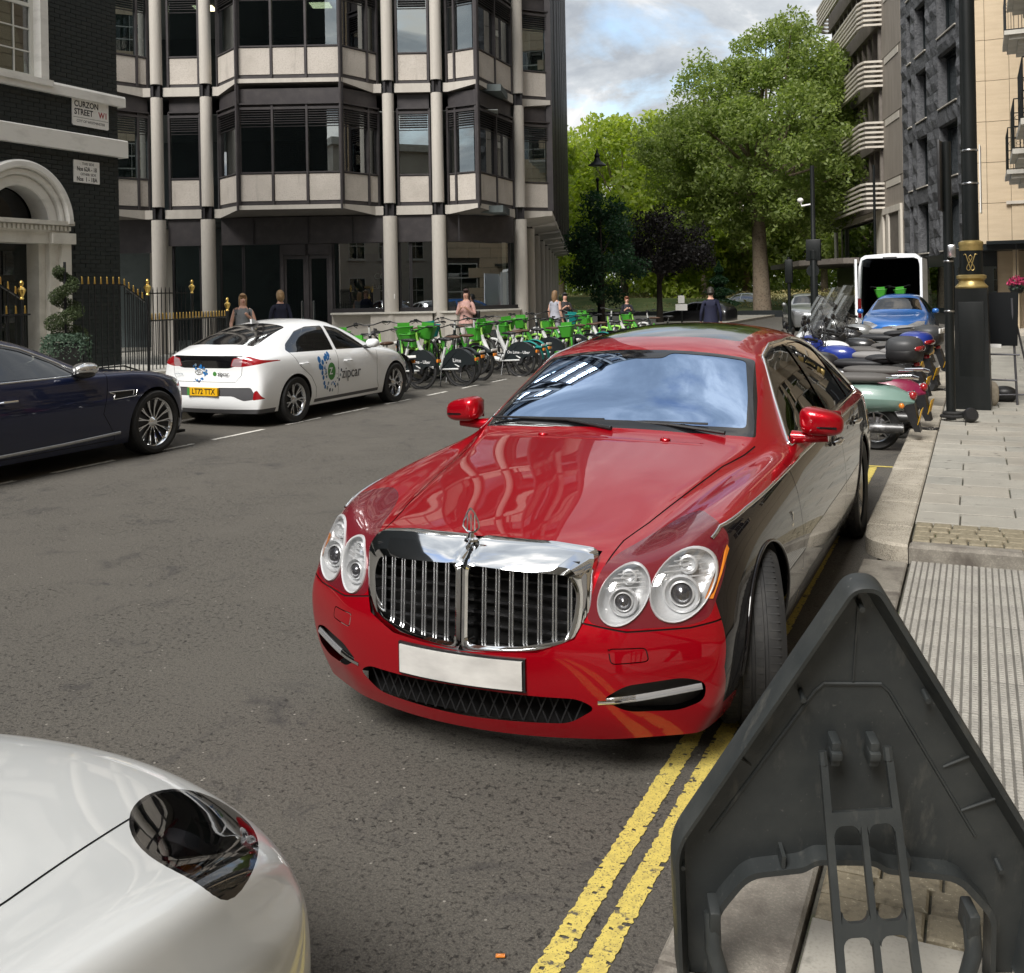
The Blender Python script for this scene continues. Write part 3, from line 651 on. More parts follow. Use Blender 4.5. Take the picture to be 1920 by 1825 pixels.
# local frame: x along facade, y = inwards (so outwards is -y)
ST = 3.57; ZB = 4.07      # storey height, underside of first band
NS = 7
def seg_frame(A, B):
    A = Vector(A); B = Vector(B); d = (B - A); L = d.length; d.normalize(); n = Vector((d.y, -d.x))   # outward normal (right-hand of travel)
    return A, d, n, L
def panel_box(mb, A, d, n, s0, s1, z0, z1, o0, o1):
    """box along segment from s0..s1, offset outwards o0..o1"""
    P = []
    for s, o in ((s0, o0), (s1, o0), (s1, o1), (s0, o1)):
        p = A + d * s + n * o; P.append((p.x, p.y))
    mb.add([(p[0], p[1], z0) for p in P] + [(p[0], p[1], z1) for p in P], [(0, 1, 2, 3), (4, 7, 6, 5), (0, 4, 5, 1), (1, 5, 6, 2), (2, 6, 7, 3), (3, 7, 4, 0)])
louv_cache = {}
def window_seg(A, B, lights, zb, parts=True, band=(0.0, 0.26), pipe_end=False):
    A, d, n, L = seg_frame(A, B)
    fr = MB(); sp = []; 
    # channel, frame rails, fascia
    panel_box(fr, A, d, n, 0, L, zb + .27, zb + .37, -.12, -.02)
    panel_box(fr, A, d, n, 0, L, zb + 1.16, zb + 1.20, -.10, .02)
    panel_box(fr, A, d, n, 0, L, zb + 2.96, zb + 3.03, -.10, .03)
    panel_box(fr, A, d, n, 0, L, zb + 3.04, zb + 3.56, -.12, -.04)
    panel_box(fr, A, d, n, 0, L, zb + 3.10, zb + 3.14, -.04, .06)
    if not isinstance(lights, (list, tuple)): lights = [1 / lights] * lights
    s = 0; bars = [0]
    for f in lights: s += f * L; bars.append(s)
    for b_ in bars: panel_box(fr, A, d, n, b_ - .03, b_ + .03, zb + .28, zb + 3.12, -.09, .035)
    fo = fr.build('window_frame', M['bronze'], office)
    for i in range(len(lights)):
        a, c = bars[i] + .045, bars[i + 1] - .045
        q = MB(); panel_box(q, A, d, n, a, c, zb + .385, zb + 1.14, -.10, -.005); q.build('spandrel_panel', M['precast'], office)
        q = MB(); panel_box(q, A, d, n, a - .012, c + .012, zb + 1.205, zb + 2.955, -.065, -.058); q.build('pane', M['office_glass'], fo)
        q = MB(); panel_box(q, A, d, n, a, c, zb + 2.48, zb + 2.50, -.055, -.03)
        for k in range(6):
            z = zb + 2.56 + k * .068
            p0 = A + d * (a + .01); p1 = A + d * (c - .01); i0 = n * -.05; i1 = n * .03
            q.add([(*(p0 + i0), z + .028), (*(p1 + i0), z + .028), (*(p1 + i1), z), (*(p0 + i1), z), (*(p0 + i0), z + .036), (*(p1 + i0), z + .036), (*(p1 + i1), z + .008), (*(p0 + i1), z + .008)],
                  [(0, 1, 2, 3), (4, 7, 6, 5), (3, 2, 6, 7), (0, 4, 5, 1), (0, 3, 7, 4), (1, 5, 6, 2)])
        q.build('louvre', M['bronze'], fo)
def band_poly(outer, inner_y, zb, thick=(0.26, 0.13)):
    """pale floor band: outer polyline (x,y,thin?)"""
    q = MB(); k = len(outer)
    top = zb + .26
    vs = []; 
    for (x, y, t) in outer: vs.append((x, y, top - t)); vs.append((x, y, top))
    fs = [(2 * i, 2 * i + 2, 2 * i + 3, 2 * i + 1) for i in range(k - 1)]
    q.add(vs, fs); o = q.build('floor_band', M['precast_smooth'], office)
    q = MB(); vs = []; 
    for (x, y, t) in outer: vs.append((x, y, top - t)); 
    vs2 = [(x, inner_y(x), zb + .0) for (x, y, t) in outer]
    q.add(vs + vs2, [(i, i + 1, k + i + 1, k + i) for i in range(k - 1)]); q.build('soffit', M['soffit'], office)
    q = MB(); vs = [(x, y + .004, top) for (x, y, t) in outer] + [(x, inner_y(x), top) for (x, y, t) in outer]
    q.add(vs, [(i, i + 1, k + i + 1, k + i) for i in range(k - 1)]); q.build('ledge', M['precast_smooth'], office)
cR = 0.17
cols = [(-6.75, 0), (-5.31, 0), (0, 0), (1.42, 0), (3.82, 2.35)]
SD = Vector((-math.sin(R(4.2)) * -1, 0)).normalized() if False else None
sa = R(90 - 4.0)                                      # side facade heading in local frame: mostly inwards (+y) with slight +x
sdir = Vector((math.cos(sa), math.sin(sa)))
side_cols = [(3.82 + sdir.x * 4.95 * k, 2.35 + sdir.y * 4.95 * k) for k in range(1, 9)]
cm = MB(); cm.lathe([(cR, 0), (cR, 1)], 20); col_up = cm.mesh('column', M['precast_smooth'])
cm = MB(); cm.box((-.13, -.10, 0), (-.06, .1, .34)); cm.box((.06, -.10, 0), (.13, .1, .34)); cm.box((-.06, -.02, 0), (.06, .02, .34)); cm.box((-.15, -.12, -.02), (.15, .12, 0)); cm.box((-.15, -.12, .34), (.15, .12, .36)); conn = cm.mesh('column_joint', M['bronze_dark'])
for i, (x, y) in enumerate(cols + side_cols):
    yo = y - .12
    inst('column', col_up, office, (x, yo, 0), scale=(1.22, 1.22, ZB - .04))
    for s in range(NS):
        inst('column_joint', conn, office, (x, yo, ZB - .02 + s * ST)); inst('column', col_up, office, (x, yo, ZB + .34 + s * ST), scale=(1, 1, ST - .38))
P_ = 1.10
bayA = [(-5.0, .02), (-4.14, -P_), (-1.21, -P_), (-.32, .02)]
bayB = [(1.72, .02), (2.62, -.5), (3.62, 2.05)]
left_bay = [(-9.4, -P_), (-8.2, -P_), (-7.05, .02)]
inner = lambda x: .35
for s in range(NS):
    zb = ZB + s * ST
    window_seg((-6.45, .02), (-5.6, .02) if False else (-5.55, .02), [1], zb)
    window_seg(bayA[0], bayA[1], [1], zb); window_seg(bayA[1], bayA[2], 3, zb); window_seg(bayA[2], bayA[3], [.72, .28], zb)
    window_seg((.25, .02), (1.18, .02), 1, zb)
    window_seg(bayB[0], bayB[1], [.26, .74], zb); window_seg(bayB[1], bayB[2], [.5, .5], zb)
    window_seg(left_bay[1], left_bay[2], [.8, .2], zb); window_seg(left_bay[0], left_bay[1], 1, zb)
    band_poly([(-9.4, -P_ - .05, .12), (-8.2, -P_ - .05, .12), (-7.15, -.12, .26), (-6.93, -.12, .26)], inner, zb)
    band_poly([(-6.56, -.12, .26), (-5.50, -.12, .26)], inner, zb)
    band_poly([(-5.12, -.12, .26), (-4.95, -.12, .26), (-4.17, -P_ - .06, .12), (-1.18, -P_ - .06, .12), (-.42, -.12, .26), (-.19, -.12, .26)], inner, zb)
    band_poly([(.19, -.12, .26), (1.24, -.12, .26)], inner, zb)
    band_poly([(1.61, -.12, .26), (1.75, -.12, .26), (2.62, -.56, .12), (3.66, 2.0, .26)], lambda x: .35 if x < 2.7 else 2.6, zb)
    # corner downpipe-like mullion posts on the bay corners
# bay corner posts and rod hangers
for (x, y) in (bayA[1], bayA[2], bayB[1], left_bay[1]):
    q = MB(); q.box((x - .06, y - .03, ZB + .2), (x + .06, y + .06, ZB + NS * ST)); q.build('mullion', M['bronze'], office)
    q = MB(); q.tube([(x, y - .13, ZB + .1), (x, y - .13, ZB + NS * ST)], .035); q.build('downpipe', M['bronze'], office)
# side facade bays, seen edge-on
def side_pt(k, a, out): # a: fraction along bay k, out: outwards (+x-ish)
    o = Vector((sdir.y, -sdir.x)); p = Vector((3.82, 2.35)) + sdir * (4.95 * (k + a)) + o * out; return (p.x, p.y)
for k in range(8):
    for s in range(NS if k < 2 else 5):
        zb = ZB + s * ST
        a = side_pt(k, .05, 0.0); b_ = side_pt(k, .16, .95); c_ = side_pt(k, .84, .95); d_ = side_pt(k, .95, 0.0)
        window_seg(a, b_, [1], zb)
        A, d, n, L = seg_frame(b_, c_)
        q = MB()
        for i in range(13): panel_box(q, A, d, n, L * i / 12 - .05, L * i / 12 + .05, zb + .27, zb + ST + .27, -.1, .09)
        panel_box(q, A, d, n, 0, L, zb + 1.16, zb + 2.0, -.1, -.02)
        q.build('mullion', M['bronze'], office)
        q = MB(); panel_box(q, A, d, n, 0, L, zb + .27, zb + 3.5, -.16, -.11); q.build('pane', M['office_glass'], office)
        q = MB(); A2, d2, n2, L2 = seg_frame(a, b_)
        band = [(a[0], a[1], .26), (b_[0] + .04, b_[1] - .05, .14), (c_[0] + .05, c_[1], .14), (d_[0], d_[1], .26)]
        top = zb + .26; vs = []
        for (x, y, t) in band: vs += [(x, y - .04, top - t), (x, y - .04, top)]
        q.add(vs, [(0, 2, 3, 1), (2, 4, 5, 3), (4, 6, 7, 5)]); q.add([(x, y - .04, top - t) for x, y, t in band], [(0, 3, 2, 1)]); q.add([(x, y - .04, top) for x, y, t in band], [(0, 1, 2, 3)]); q.build('floor_band', M['precast_smooth'], office)
# inside: floors, back wall, roof, ceilings with lights
core = MB(); core.box((-12, 5.5, 0), (3.6, 9, ZB + NS * ST + .8)); core.prism([(-12, 9.001), (3.7, 9.001), (3.0, 4.6), (3.4, 4.0), (6.2, 42), (-12, 42)], 0, ZB + NS * ST + .5, 'z')
core.box((-12.0, .3, ZB + NS * ST), (3.5, 6, ZB + NS * ST + .9)); core.build('core_wall', M['office_inner'], office)
for s in range(NS + 1):
    q = MB(); z = ZB + s * ST
    q.prism([(-12, .1), (3.3, .1), (3.6, 2.4), (3.6, 5.6), (-12, 5.6)], z + .04, z + .24, 'z'); q.prism([(-4.95, .1), (-4.15, -P_ + .1), (-1.2, -P_ + .1), (-.4, .1)], z + .14, z + .25, 'z'); q.prism([(1.8, .1), (2.6, -.4), (3.4, 1.9), (3.2, 2.0)], z + .14, z + .25, 'z')
    q.build('floor_slab', M['office_inner'], office)
    if 0 < s: 
        q = MB(); q.box((-12, .12, z - .52), (3.2, 5.4, z - .50)); q.build('ceiling', M['ceiling_tile'], office)
lm = MB(); lm.box((-.3, -.3, -.02), (.3, .3, 0)); lme = lm.mesh('ceiling_light', M['lamp_on'])
for (x, y, s) in ((-5.8, 1.6, 2), (-2.2, 1.5, 2), (-.9, 1.6, 2), (-3.3, 2.6, 3), (2.2, 1.8, 3)): inst('ceiling_light', lme, office, (x, y, ZB + s * ST - .522))
bl = MB()
# ---------------- ground floor
q = MB(); q.box((-4.95, -.05, 3.28), (-.2, .14, ZB - .001)); q.box((.2, -.05, 3.28), (1.22, .1, ZB - .001)); q.prism([(1.62, -.05), (3.6, -.05 + 1.6), (3.6, 1.75), (1.62, .15)], 3.28, ZB - .002, 'z'); q.box((-6.5, -.05, 3.28), (-5.5, .1, ZB - .001)); q.box((-9.4, .2, 3.1), (-6.9, .3, ZB - .001)); q.build('fascia', M['bronze'], office)
for x in (-4.0, -2.4, -1.1, 2.0): q = MB(); q.box((x - .02, -.075, 3.30), (x + .02, -.052, ZB - .01)); q.build('fascia_joint', M['bronze_dark'], office)
q = MB(); q.box((-.6, -.3, .12), (1.2, .12, 1.18)); q.prism([(1.4, -.28), (1.9, -.28), (3.75, 1.75), (3.75, 2.2), (1.4, .1)], .12, 1.18, 'z'); q.box((-1.75, -.12, .12), (-.5, .1, 1.18)); q.build('plinth', M['precast_smooth'], office)
q = MB(); q.box((-1.75, -.36, 1.19), (1.3, .14, 1.24)); q.prism([(1.4, -.34), (1.95, -.34), (3.8, 1.7), (3.8, 2.2), (1.4, .12)], 1.19, 1.24, 'z'); q.build('sill', M['cream_stone'], office)
q = MB(); q.box((-1.75, -.05, 1.245), (1.25, .1, 1.36)); q.prism([(1.5, -.04), (1.85, -.04), (3.7, 1.95), (3.55, 2.05)], 1.245, 1.36, 'z'); q.build('window_base', M['bronze_dark'], office)
gf = []
def gpane(x0, x1, z0, z1, y=.06, yb=None):
    q = MB(); yb = y if yb is None else yb; q.add([(x0, y, z0), (x1, yb, z0), (x1, yb, z1), (x0, y, z1)], [(0, 1, 2, 3)]); q.build('pane', M['office_glass'], office)
    f = MB()
    for (a, b2, c, d) in ((x0 - .03, x0 + .03, z0, z1),): f.box((a, y - .04, c), (b2, y + .04, d))
    f.box((x1 - .03, yb - .04, z0), (x1 + .03, yb + .04, z1)); f.build('window_frame', M['bronze_dark'], office)
gpane(-6.4, -5.6, .2, 3.27); gpane(-5.0, -4.35, .3, 3.27); gpane(-4.33, -3.25, .3, 3.27); gpane(-1.70, -.25, 1.36, 3.27); gpane(.25, .55, 1.36, 3.27); gpane(.58, 1.2, 1.36, 3.27); gpane(1.62, 3.45, 1.36, 3.27, .06, 1.85)
q = MB(); q.box((-5.05, -.02, .12), (-3.2, .08, .42)); q.build('window_base', M['bronze_dark'], office)
dr = MB(); 
for x in (-3.2, -2.47, -1.78): dr.box((x - .045, -.02, .12), (x + .045, .1, 3.27))
dr.box((-3.2, -.02, 2.95), (-1.78, .1, 3.27)); dr.build('door_frame', M['bronze'], office)
for (a, b2, hs) in ((-3.15, -2.52, 1), (-2.42, -1.83, -1)):
    q = MB(); q.box((a, .02, .14), (a + .07, .07, 2.94)); q.box((b2 - .07, .02, .14), (b2, .07, 2.94)); q.box((a + .07, .02, .14), (b2 - .07, .07, .36)); q.box((a + .07, .02, 2.84), (b2 - .07, .07, 2.94)); dl = q.build('door', M['bronze'], office)
    q = MB(); q.box((a + .07, .04, .36), (b2 - .07, .045, 2.84)); q.build('pane', M['office_glass'], dl)
    hx = b2 - .12 if hs > 0 else a + .12; q = MB(); q.tube([(hx, .01, 1.0), (hx, -.07, 1.02), (hx, -.07, 1.58), (hx, .01, 1.6)], .013); q.build('handle', M['satin_metal'], dl)
q = MB(); q.box((-1.45, 1.2, 1.45), (-.2, 1.25, 3.0)); M['navy_panel'] = mat('navy_panel', (0.012, 0.016, 0.06), 0.6); q.build('display_board', M['navy_panel'], office)
M['pale_ink'] = mat('pale_ink', (.55, .58, .62), .6)
FY = Matrix(((1, 0, 0, 0), (0, 0, -1, 0), (0, 1, 0, 0), (0, 0, 0, 1)))   # text facing -y
text_obj('CC', .26, Matrix.Translation((-.50, 1.19, 2.30)) @ FY, M['pale_ink'], 'lettering', office, .001); text_obj('Euro', .22, Matrix.Translation((-.52, 1.19, 2.0)) @ FY, M['pale_ink'], 'lettering', office, .001)
q = MB(); q.box((-12, 4.5, 0), (3.2, 4.6, ZB)); q.box((-12, .4, .0), (3.2, 4.5, .10)); q.build('lobby_wall', M['office_inner'], office)
q = MB(); q.box((-9.5, .8, 0), (-8.6, 1.1, ZB - .3)); q.box((-7.6, 1.5, 0), (-6.9, 1.8, ZB - .2)); q.build('pier', M['precast_smooth'], office)
q = MB(); q.box((.02 - .09, -.30, 1.62), (.12, -.285, 1.76)); q.build('notice', M['sign_white'], office)
# ground floor, side: recessed wall behind the colonnade
q = MB(); A = side_pt(0, 0, -.6); B = side_pt(8, 0, -.6); q.add([(A[0], A[1], 0), (B[0], B[1], 0), (B[0], B[1], ZB), (A[0], A[1], ZB)], [(0, 1, 2, 3)]); q.build('side_wall', M['precast_smooth'], office)
# ================================================================== right side of the street
M['concrete'] = mat('concrete', (0.30, 0.265, 0.225), 0.85, noise=[((2, 2, .5), (0.22, 0.19, 0.16), 0.4, 0.75), (20, (0.26, 0.23, 0.2), 0.5, 0.7)], bump=(40, 0.3, 0.01))
M['concrete_pale'] = mat('concrete_pale', (0.58, 0.54, 0.47), 0.8, noise=[((2, 2, .5), (0.46, 0.42, 0.36), 0.45, 0.8)])
M['fin'] = mat('fin', (0.17, 0.15, 0.13), 0.7, noise=[(2, (0.12, 0.105, 0.09), 0.4, 0.7)])
M['dark_stone'] = mat('dark_stone', (0.105, 0.108, 0.115), 0.75, noise=[(6, (0.06, 0.062, 0.068), 0.45, 0.65), (25, (0.17, 0.172, 0.18), 0.55, 0.72)], bump=(9, 1.0, 0.06))
M['dark_frame'] = mat('dark_frame', (0.02, 0.025, 0.027), 0.3, 0.4)
M['street_glass'] = glass('street_glass', (0.16, 0.2, 0.2), 0.25, reflcol=(.8, .88, .9))
M['limestone'] = mat('limestone', (0.60, 0.49, 0.345), 0.8, noise=[((1.0, 1.0, 7), (0.53, 0.425, 0.295), 0.4, 0.7), (40, (0.5, 0.4, 0.28), 0.55, 0.75)], bump=(60, .12, .01))
M['stucco'] = mat('stucco', (0.62, 0.58, 0.50), 0.8, noise=[(1.4, (0.54, 0.50, 0.43), 0.4, 0.7)])
M['dark_joint'] = mat('dark_joint', (0.10, 0.085, 0.065), 0.9)  # plain dark joint colour, also on the core walls behind the stone panels

def wall_frame(p, heading):
    """matrix: local x runs along heading (away from viewer), local y = into the building, z up. The facade looks to -y (street side)"""
    h = R(heading); d = Vector((math.sin(h), math.cos(h), 0)); n_in = Vector((math.cos(h), -math.sin(h), 0))
    return d, n_in
# --- concrete block with sunshade louvres (far) and dark stone block share the street line, heading -16.5
HD = -16.5; d_, n_ = wall_frame(None, HD); ang = math.atan2(d_.y, d_.x)
def line_pt(s): return (-1.2 + d_.x * s, 47.8 + d_.y * s)
# local frame for these: origin at line_pt(0), rotated so x=d_, y=left of travel (= out to the street, since building is on the right => street is +y)
def thing_at(name, label, cat, s): p = line_pt(s); return thing(name, label, cat, (p[0], p[1], 0), ang)
s0 = 0.0
ds = thing_at('stone_building', 'dark grey rough stone block with tall recessed windows behind the lamp post', 'building', 0)
X0, X1 = -4.5, 7.2           # along street
g_ = np.random.default_rng(11)
core = MB(); core.box((X0, -10, 0), (X1, -.56, 26)); core.build('core_wall', M['dark_frame'], ds)
ZS = [3.17 + 3.08 * k for k in range(7)]       # sill heights
wins = [(-2.1, .67), (2.59, 4.48), (5.28, 6.01)]
# piers, rough blocks as parts
def rough_block(x0, x1, z0, z1, proud):
    mb = MB(); nx = max(2, int((x1 - x0) / .3)); nz_ = max(2, int((z1 - z0) / .3)); P = []
    for j in range(nz_ + 1):
        row = []
        for i in range(nx + 1):
            edge = i in (0, nx) or j in (0, nz_)
            row.append((x0 + .008 + (x1 - x0 - .016) * i / nx, (-.0 if edge else proud + g_.uniform(-.05, .07)), z0 + .008 + (z1 - z0 - .016) * j / nz_))
        P.append(row)
    mb.grid(P, False)
    a, b2, c, d = x0 + .008, x1 - .008, z0 + .008, z1 - .008
    mb.add([(a, 0, c), (b2, 0, c), (b2, 0, d), (a, 0, d), (a, -.2, c), (b2, -.2, c), (b2, -.2, d), (a, -.2, d)], [(0, 4, 5, 1), (1, 5, 6, 2), (2, 6, 7, 3), (3, 7, 4, 0)])
    return mb.build('stone_block', M['dark_stone'], ds)
piers = [(X0, -2.1), (.67, 2.59), (4.48, 5.28), (6.01, X1)]
for (a, b2) in piers:
    z = 3.0
    while z < 24:
        h = .8; sp = a + (b2 - a) * (.38 if int(z / .8) % 2 else .62)
        if b2 - a > 1.3: rough_block(a, sp, z, z + h, .06); rough_block(sp, b2, z, z + h, .06)
        else: rough_block(a, b2, z, z + h, .06)
        z += h
back = MB()
for (a, b2) in piers: back.box((a, -.55, 3.0), (b2, -.02, 24))
for zs in ZS:
    for (a, b2) in wins: back.box((a, -.55, zs - .77), (b2, -.02, zs - .02))
back.build('wall', M['dark_stone'], ds)
for zs in ZS:
    for (a, b2) in wins:
        rough_block(a, b2, zs - .75, zs - .05, .02)
        q = MB(); q.box((a, -.5, zs - .03), (b2, .06, zs + .02)); q.build('sill', M['satin_metal'] if False else M['concrete_pale'], ds)
        f = MB(); zt = zs + 2.3
        for (u, v, c, d) in ((a, a + .08, zs, zt), (b2 - .08, b2, zs, zt), (a, b2, zt - .12, zt), ((a * .55 + b2 * .45) - .04, (a * .55 + b2 * .45) + .04, zs, zt)): f.box((u, -.5, c), (v, -.38, d))
        for k in range(3): f.box((a, -.44 + k * .1, zt - .05 - .0), (b2, -.40 + k * .1, zt + .06))
        fo = f.build('window', M['dark_frame'], ds)
        q = MB(); q.box((a + .05, -.45, zs), (b2 - .05, -.44, zt)); q.build('pane', M['street_glass'], fo)
q = MB(); q.box((X0, -.4, 0), (X1, .05, 3.0)); q.build('shopfront', M['dark_frame'], ds)
for k in range(4):
    q = MB(); q.box((X0 + .4 + k * 3.6, .052, .5), (X0 + 3.4 + k * 3.6, .06, 2.5)); q.build('shop_window', M['street_glass'], ds)

# concrete block with louvres
cb = thing_at('concrete_building', 'grey brown concrete block with curved bands of pale sunshade louvres', 'building', 7.25)
q = MB(); q.box((0, -9, 0), (19.3, -.35, 32)); q.build('core_wall', M['concrete'], cb)
q = MB(); q.box((0.02, -.36, 3.2), (4.3, .0, 32)); q.build('end_pier', M['concrete'], cb)
for k in range(9):
    zb = 5.85 + 3.3 * k
    # vertical fins between the bands
    f = MB(); f.box((4.35, -.34, zb + 1.4), (19, -.28, zb + 3.3)); f.build('window_band', M['street_glass'], cb)
    for i in range(11):
        q = MB(); x = 4.5 + i * 1.4; q.box((x, -.34, zb + 1.3), (x + .22, .12, zb + 3.35)); q.build('fin', M['fin'], cb)
    q = MB(); q.box((4.32, -.3, zb), (19.2, .25, zb + 1.35)); q.build('floor_band', M['fin'], cb)
    for j in range(6 if k else 6):
        z = zb + .0 + j * .262
        q = MB(); P = []
        path = [(4.1, .0), (4.15, .95), (4.9, 1.15), (18.6, 1.15), (19.4, .6), (19.5, 0)]
        pth_in = [(4.32, .27), (4.34, .80), (4.95, .97), (18.5, .97), (19.2, .45), (19.3, .27)]
        n = 6; vs = [(x, y, z) for x, y in path] + [(x, y, z + .02) for x, y in pth_in] + [(x, y, z + .11) for x, y in path] + [(x, y, z + .13) for x, y in pth_in]
        fs = []
        for i in range(n - 1): fs += [(i, n + i, n + i + 1, i + 1), (2 * n + i, 2 * n + i + 1, 3 * n + i + 1, 3 * n + i), (i, i + 1, 2 * n + i + 1, 2 * n + i), (n + i, 3 * n + i, 3 * n + i + 1, n + i + 1)]
        q.add(vs, fs); q.build('louvre', M['concrete_pale'], cb)
for k in range(8): q = MB(); q.box((.5, .013, 6.9 + 3.3 * k), (3.6, .03, 7.25 + 3.3 * k)); q.build('lintel', M['concrete_pale'], cb)
for k in range(9): q = MB(); q.box((.02, .001, 7.3 + 3.3 * k), (4.3, .012, 7.33 + 3.3 * k)); q.build('joint', M['dark_joint'], cb)
q = MB()
for (a, b2) in ((.2, .6), (2.9, 3.4), (4.2, 6.2), (18.4, 19.3)): q.box((a, 0.001, 3.2), (b2, .12, 5.5))
q.box((.2, 0, 5.5), (19.3, .13, 5.84)); q.build('window_surround', M['concrete_pale'], cb)
q = MB(); q.box((.6, 0.002, 3.2), (2.9, .03, 5.5)); q.build('grille', M['fin'], cb)
q = MB(); q.box((6.2, -.36, 3.2), (18.4, -.3, 5.5)); q.build('shop_window', M['street_glass'], cb)
q = MB(); q.prism([(-.5, 4.05), (13.5, 4.05), (13.5, 3.6), (-.5, 3.2)], 0.01, 4.4, 'y') if False else q.prism([(2.0, .0), (20.3, .0), (20.3, 4.3), (6.0, 4.3), (2.0, 2.6)], 2.9, 3.19, 'z'); q.build('canopy', M['fin'], cb)
q = MB(); q.box((.2, -.3, 0), (19.2, -.02, 2.88)); q.build('shopfront', M['dark_frame'], cb)
# --- pale limestone building: flank facing the viewer at y = 36, street front running back to the camera
ls = thing('limestone_building', 'pale limestone block with iron balconies on its street front', 'building', (0, 36, 0))
FXE = .06
q = MB(); q.box((FXE, .1, 3.0), (9, 9, 24)); q.box((2.6, 0.1, 0), (9, 9, 3.0)); q.build('core_wall', M['dark_joint'], ls)
cols_x = [FXE, .36, 1.05, 3.2]; z = 3.0; k = 0
while z < 16:
    for i in range(len(cols_x) - 1):
        a, b2 = cols_x[i], cols_x[i + 1]
        q = MB(); q.box((a + .006, -.02 if i != 1 else .03, z + .008), (b2 - .006, .2, z + 1.3 - .008)); q.build('stone_panel', M['limestone'], ls)
    q = MB(); q.box((FXE - .02, .0, z + .008), (FXE + .004, 6, z + 1.292)); q.build('stone_panel', M['limestone'], ls)
    z += 1.3
q = MB(); q.box((.9, -.09, 4.24), (3.2, -.021, 4.34)); q.build('ledge', M['concrete_pale'], ls)
# stepped soffit and entrance with pale columns
q = MB(); q.box((.1, -1.0, 2.78), (7, .1, 2.95)); q.box((.3, -1.4, 2.95), (7, .1, 3.05)); q.build('canopy', M['dark_frame'], ls)
q = MB()
for x, y in ((1.05, -.3), (1.42, -.1), (1.8, .0)): q.box((x, y, .12), (x + .16, y + .3, 2.78))
q.box((.62, .6, .12), (2.6, .9, 2.78)); q.build('entrance_pier', M['limestone'], ls)
q = MB(); q.box((-.55, .5, .1), (.6, .55, 2.3)); q.build('shop_window', M['street_glass'], ls)
q = MB(); q.box((-.65, .56, .1), (.62, 1.6, 2.9)); q.box((.0, -.9, .12), (.0 + .01, 0, .13)); q.build('shopfront', M['dark_frame'], ls)
q = MB(); q.box((.6, -1.2, .12), (4, -.4, .22)); q.box((.75, -.9, .22), (4, 0, .32)); q.build('step', M['concrete_pale'], ls)

# --- near limestone front with balconies, to the right of the frame
fb = thing('mansion_block', 'pale stone mansion block with projecting iron balconies at the right picture edge', 'building', (1.75, 0, 0))
q = MB(); q.box((.06, -14, 0), (10, 35.5, 20)); q.build('core_wall', M['dark_joint'], fb)
rr = random.Random(5); blocks = MB()
z = 0.12; row = 0
wy = [(-11 + 3.1 * k, -9.9 + 3.1 * k) for k in range(15)]
while z < 19:
    y = -14 + (.0 if row % 2 else .55)
    while y < 35.5:
        L = 1.1; c = y + L / 2
        fl = (z - 1.1) % 3.3
        inw = any(a - .3 < c < b2 + .3 for a, b2 in wy) and fl < 1.9 and z > .5
        if not inw: blocks.box((0 + rr.uniform(-.004, .004), y + .008, z + .008), (.1, y + L - .008, z + .46 - .008))
        y += L
    z += .46; row += 1
o = blocks.build('stone_block', M['limestone'], fb); o['kind'] = 'stuff'
for k, (a, b2) in enumerate(wy):
    for fl in range(5):
        zs = 1.1 + fl * 3.3
        q = MB(); q.box((.055, a - .25, zs), (.07, b2 + .25, zs + 2.0)); w1 = q.build('window', M['window_white'], fb)
        q = MB()
        for i in range(2):
            for j in range(3): q.box((.045, a - .2 + i * (b2 - a + .42) / 2, zs + .08 + j * .64), (.05, a - .23 + (i + 1) * (b2 - a + .42) / 2, zs + .66 + j * .64))
        q.build('pane', M['house_glass'], w1)
def balcony(y0, y1, z, out=1.05):
    q = MB(); q.box((-out, y0, z), (0, y1, z + .10)); q.box((-out + .1, y0 + .1, z - .10), (0, y1 - .1, z)); q.box((-out + .3, y0 + .25, z - .22), (0, y1 - .25, z - .1)); q.box((-out + .55, y0 + .35, z - .4), (0, y1 - .35, z - .22))
    b = q.build('balcony', M['cream_stone'], fb)
    r = MB(); H_ = 1.0
    def bar(p, q2, w2=.012): r.tube([p, q2], w2, 6)
    e = [(-out + .04, y0 + .04), (-out + .04, y1 - .04)]
    for zz in (.12, .55, H_ + .1): bar((e[0][0], e[0][1], z + zz), (e[1][0], e[1][1], z + zz)); bar((e[0][0], e[0][1], z + zz), (0, e[0][1], z + zz)); bar((e[1][0], e[1][1], z + zz), (0, e[1][1], z + zz))
    n = int((y1 - y0) / .16)
    for i in range(n + 1): yy = y0 + .04 + (y1 - y0 - .08) * i / n; bar((e[0][0], yy, z + .1), (e[0][0], yy, z + H_ + .1), .008)
    for i in range(6):
        xx = -out + .04 + (out - .04) * i / 6
        for yy in (y0 + .04, y1 - .04): bar((xx, yy, z + .1), (xx, yy, z + H_ + .1), .008)
        for k in range(6): 
            a0 = k * PI / 3; r.tube([(xx + .06 + .05 * math.cos(a0), y0 + .03, z + .72 + .05 * math.sin(a0)), (xx + .06 + .05 * math.cos(a0 + PI / 3), y0 + .03, z + .72 + .05 * math.sin(a0 + PI / 3))], .006, 4)
    r.build('balustrade', M['black_iron'], b)
for y0 in (18.6, 22.8, 27.0):
    for z in (4.35, 7.65): balcony(y0, y0 + 2.0, z + (0 if y0 > 20 else 0))

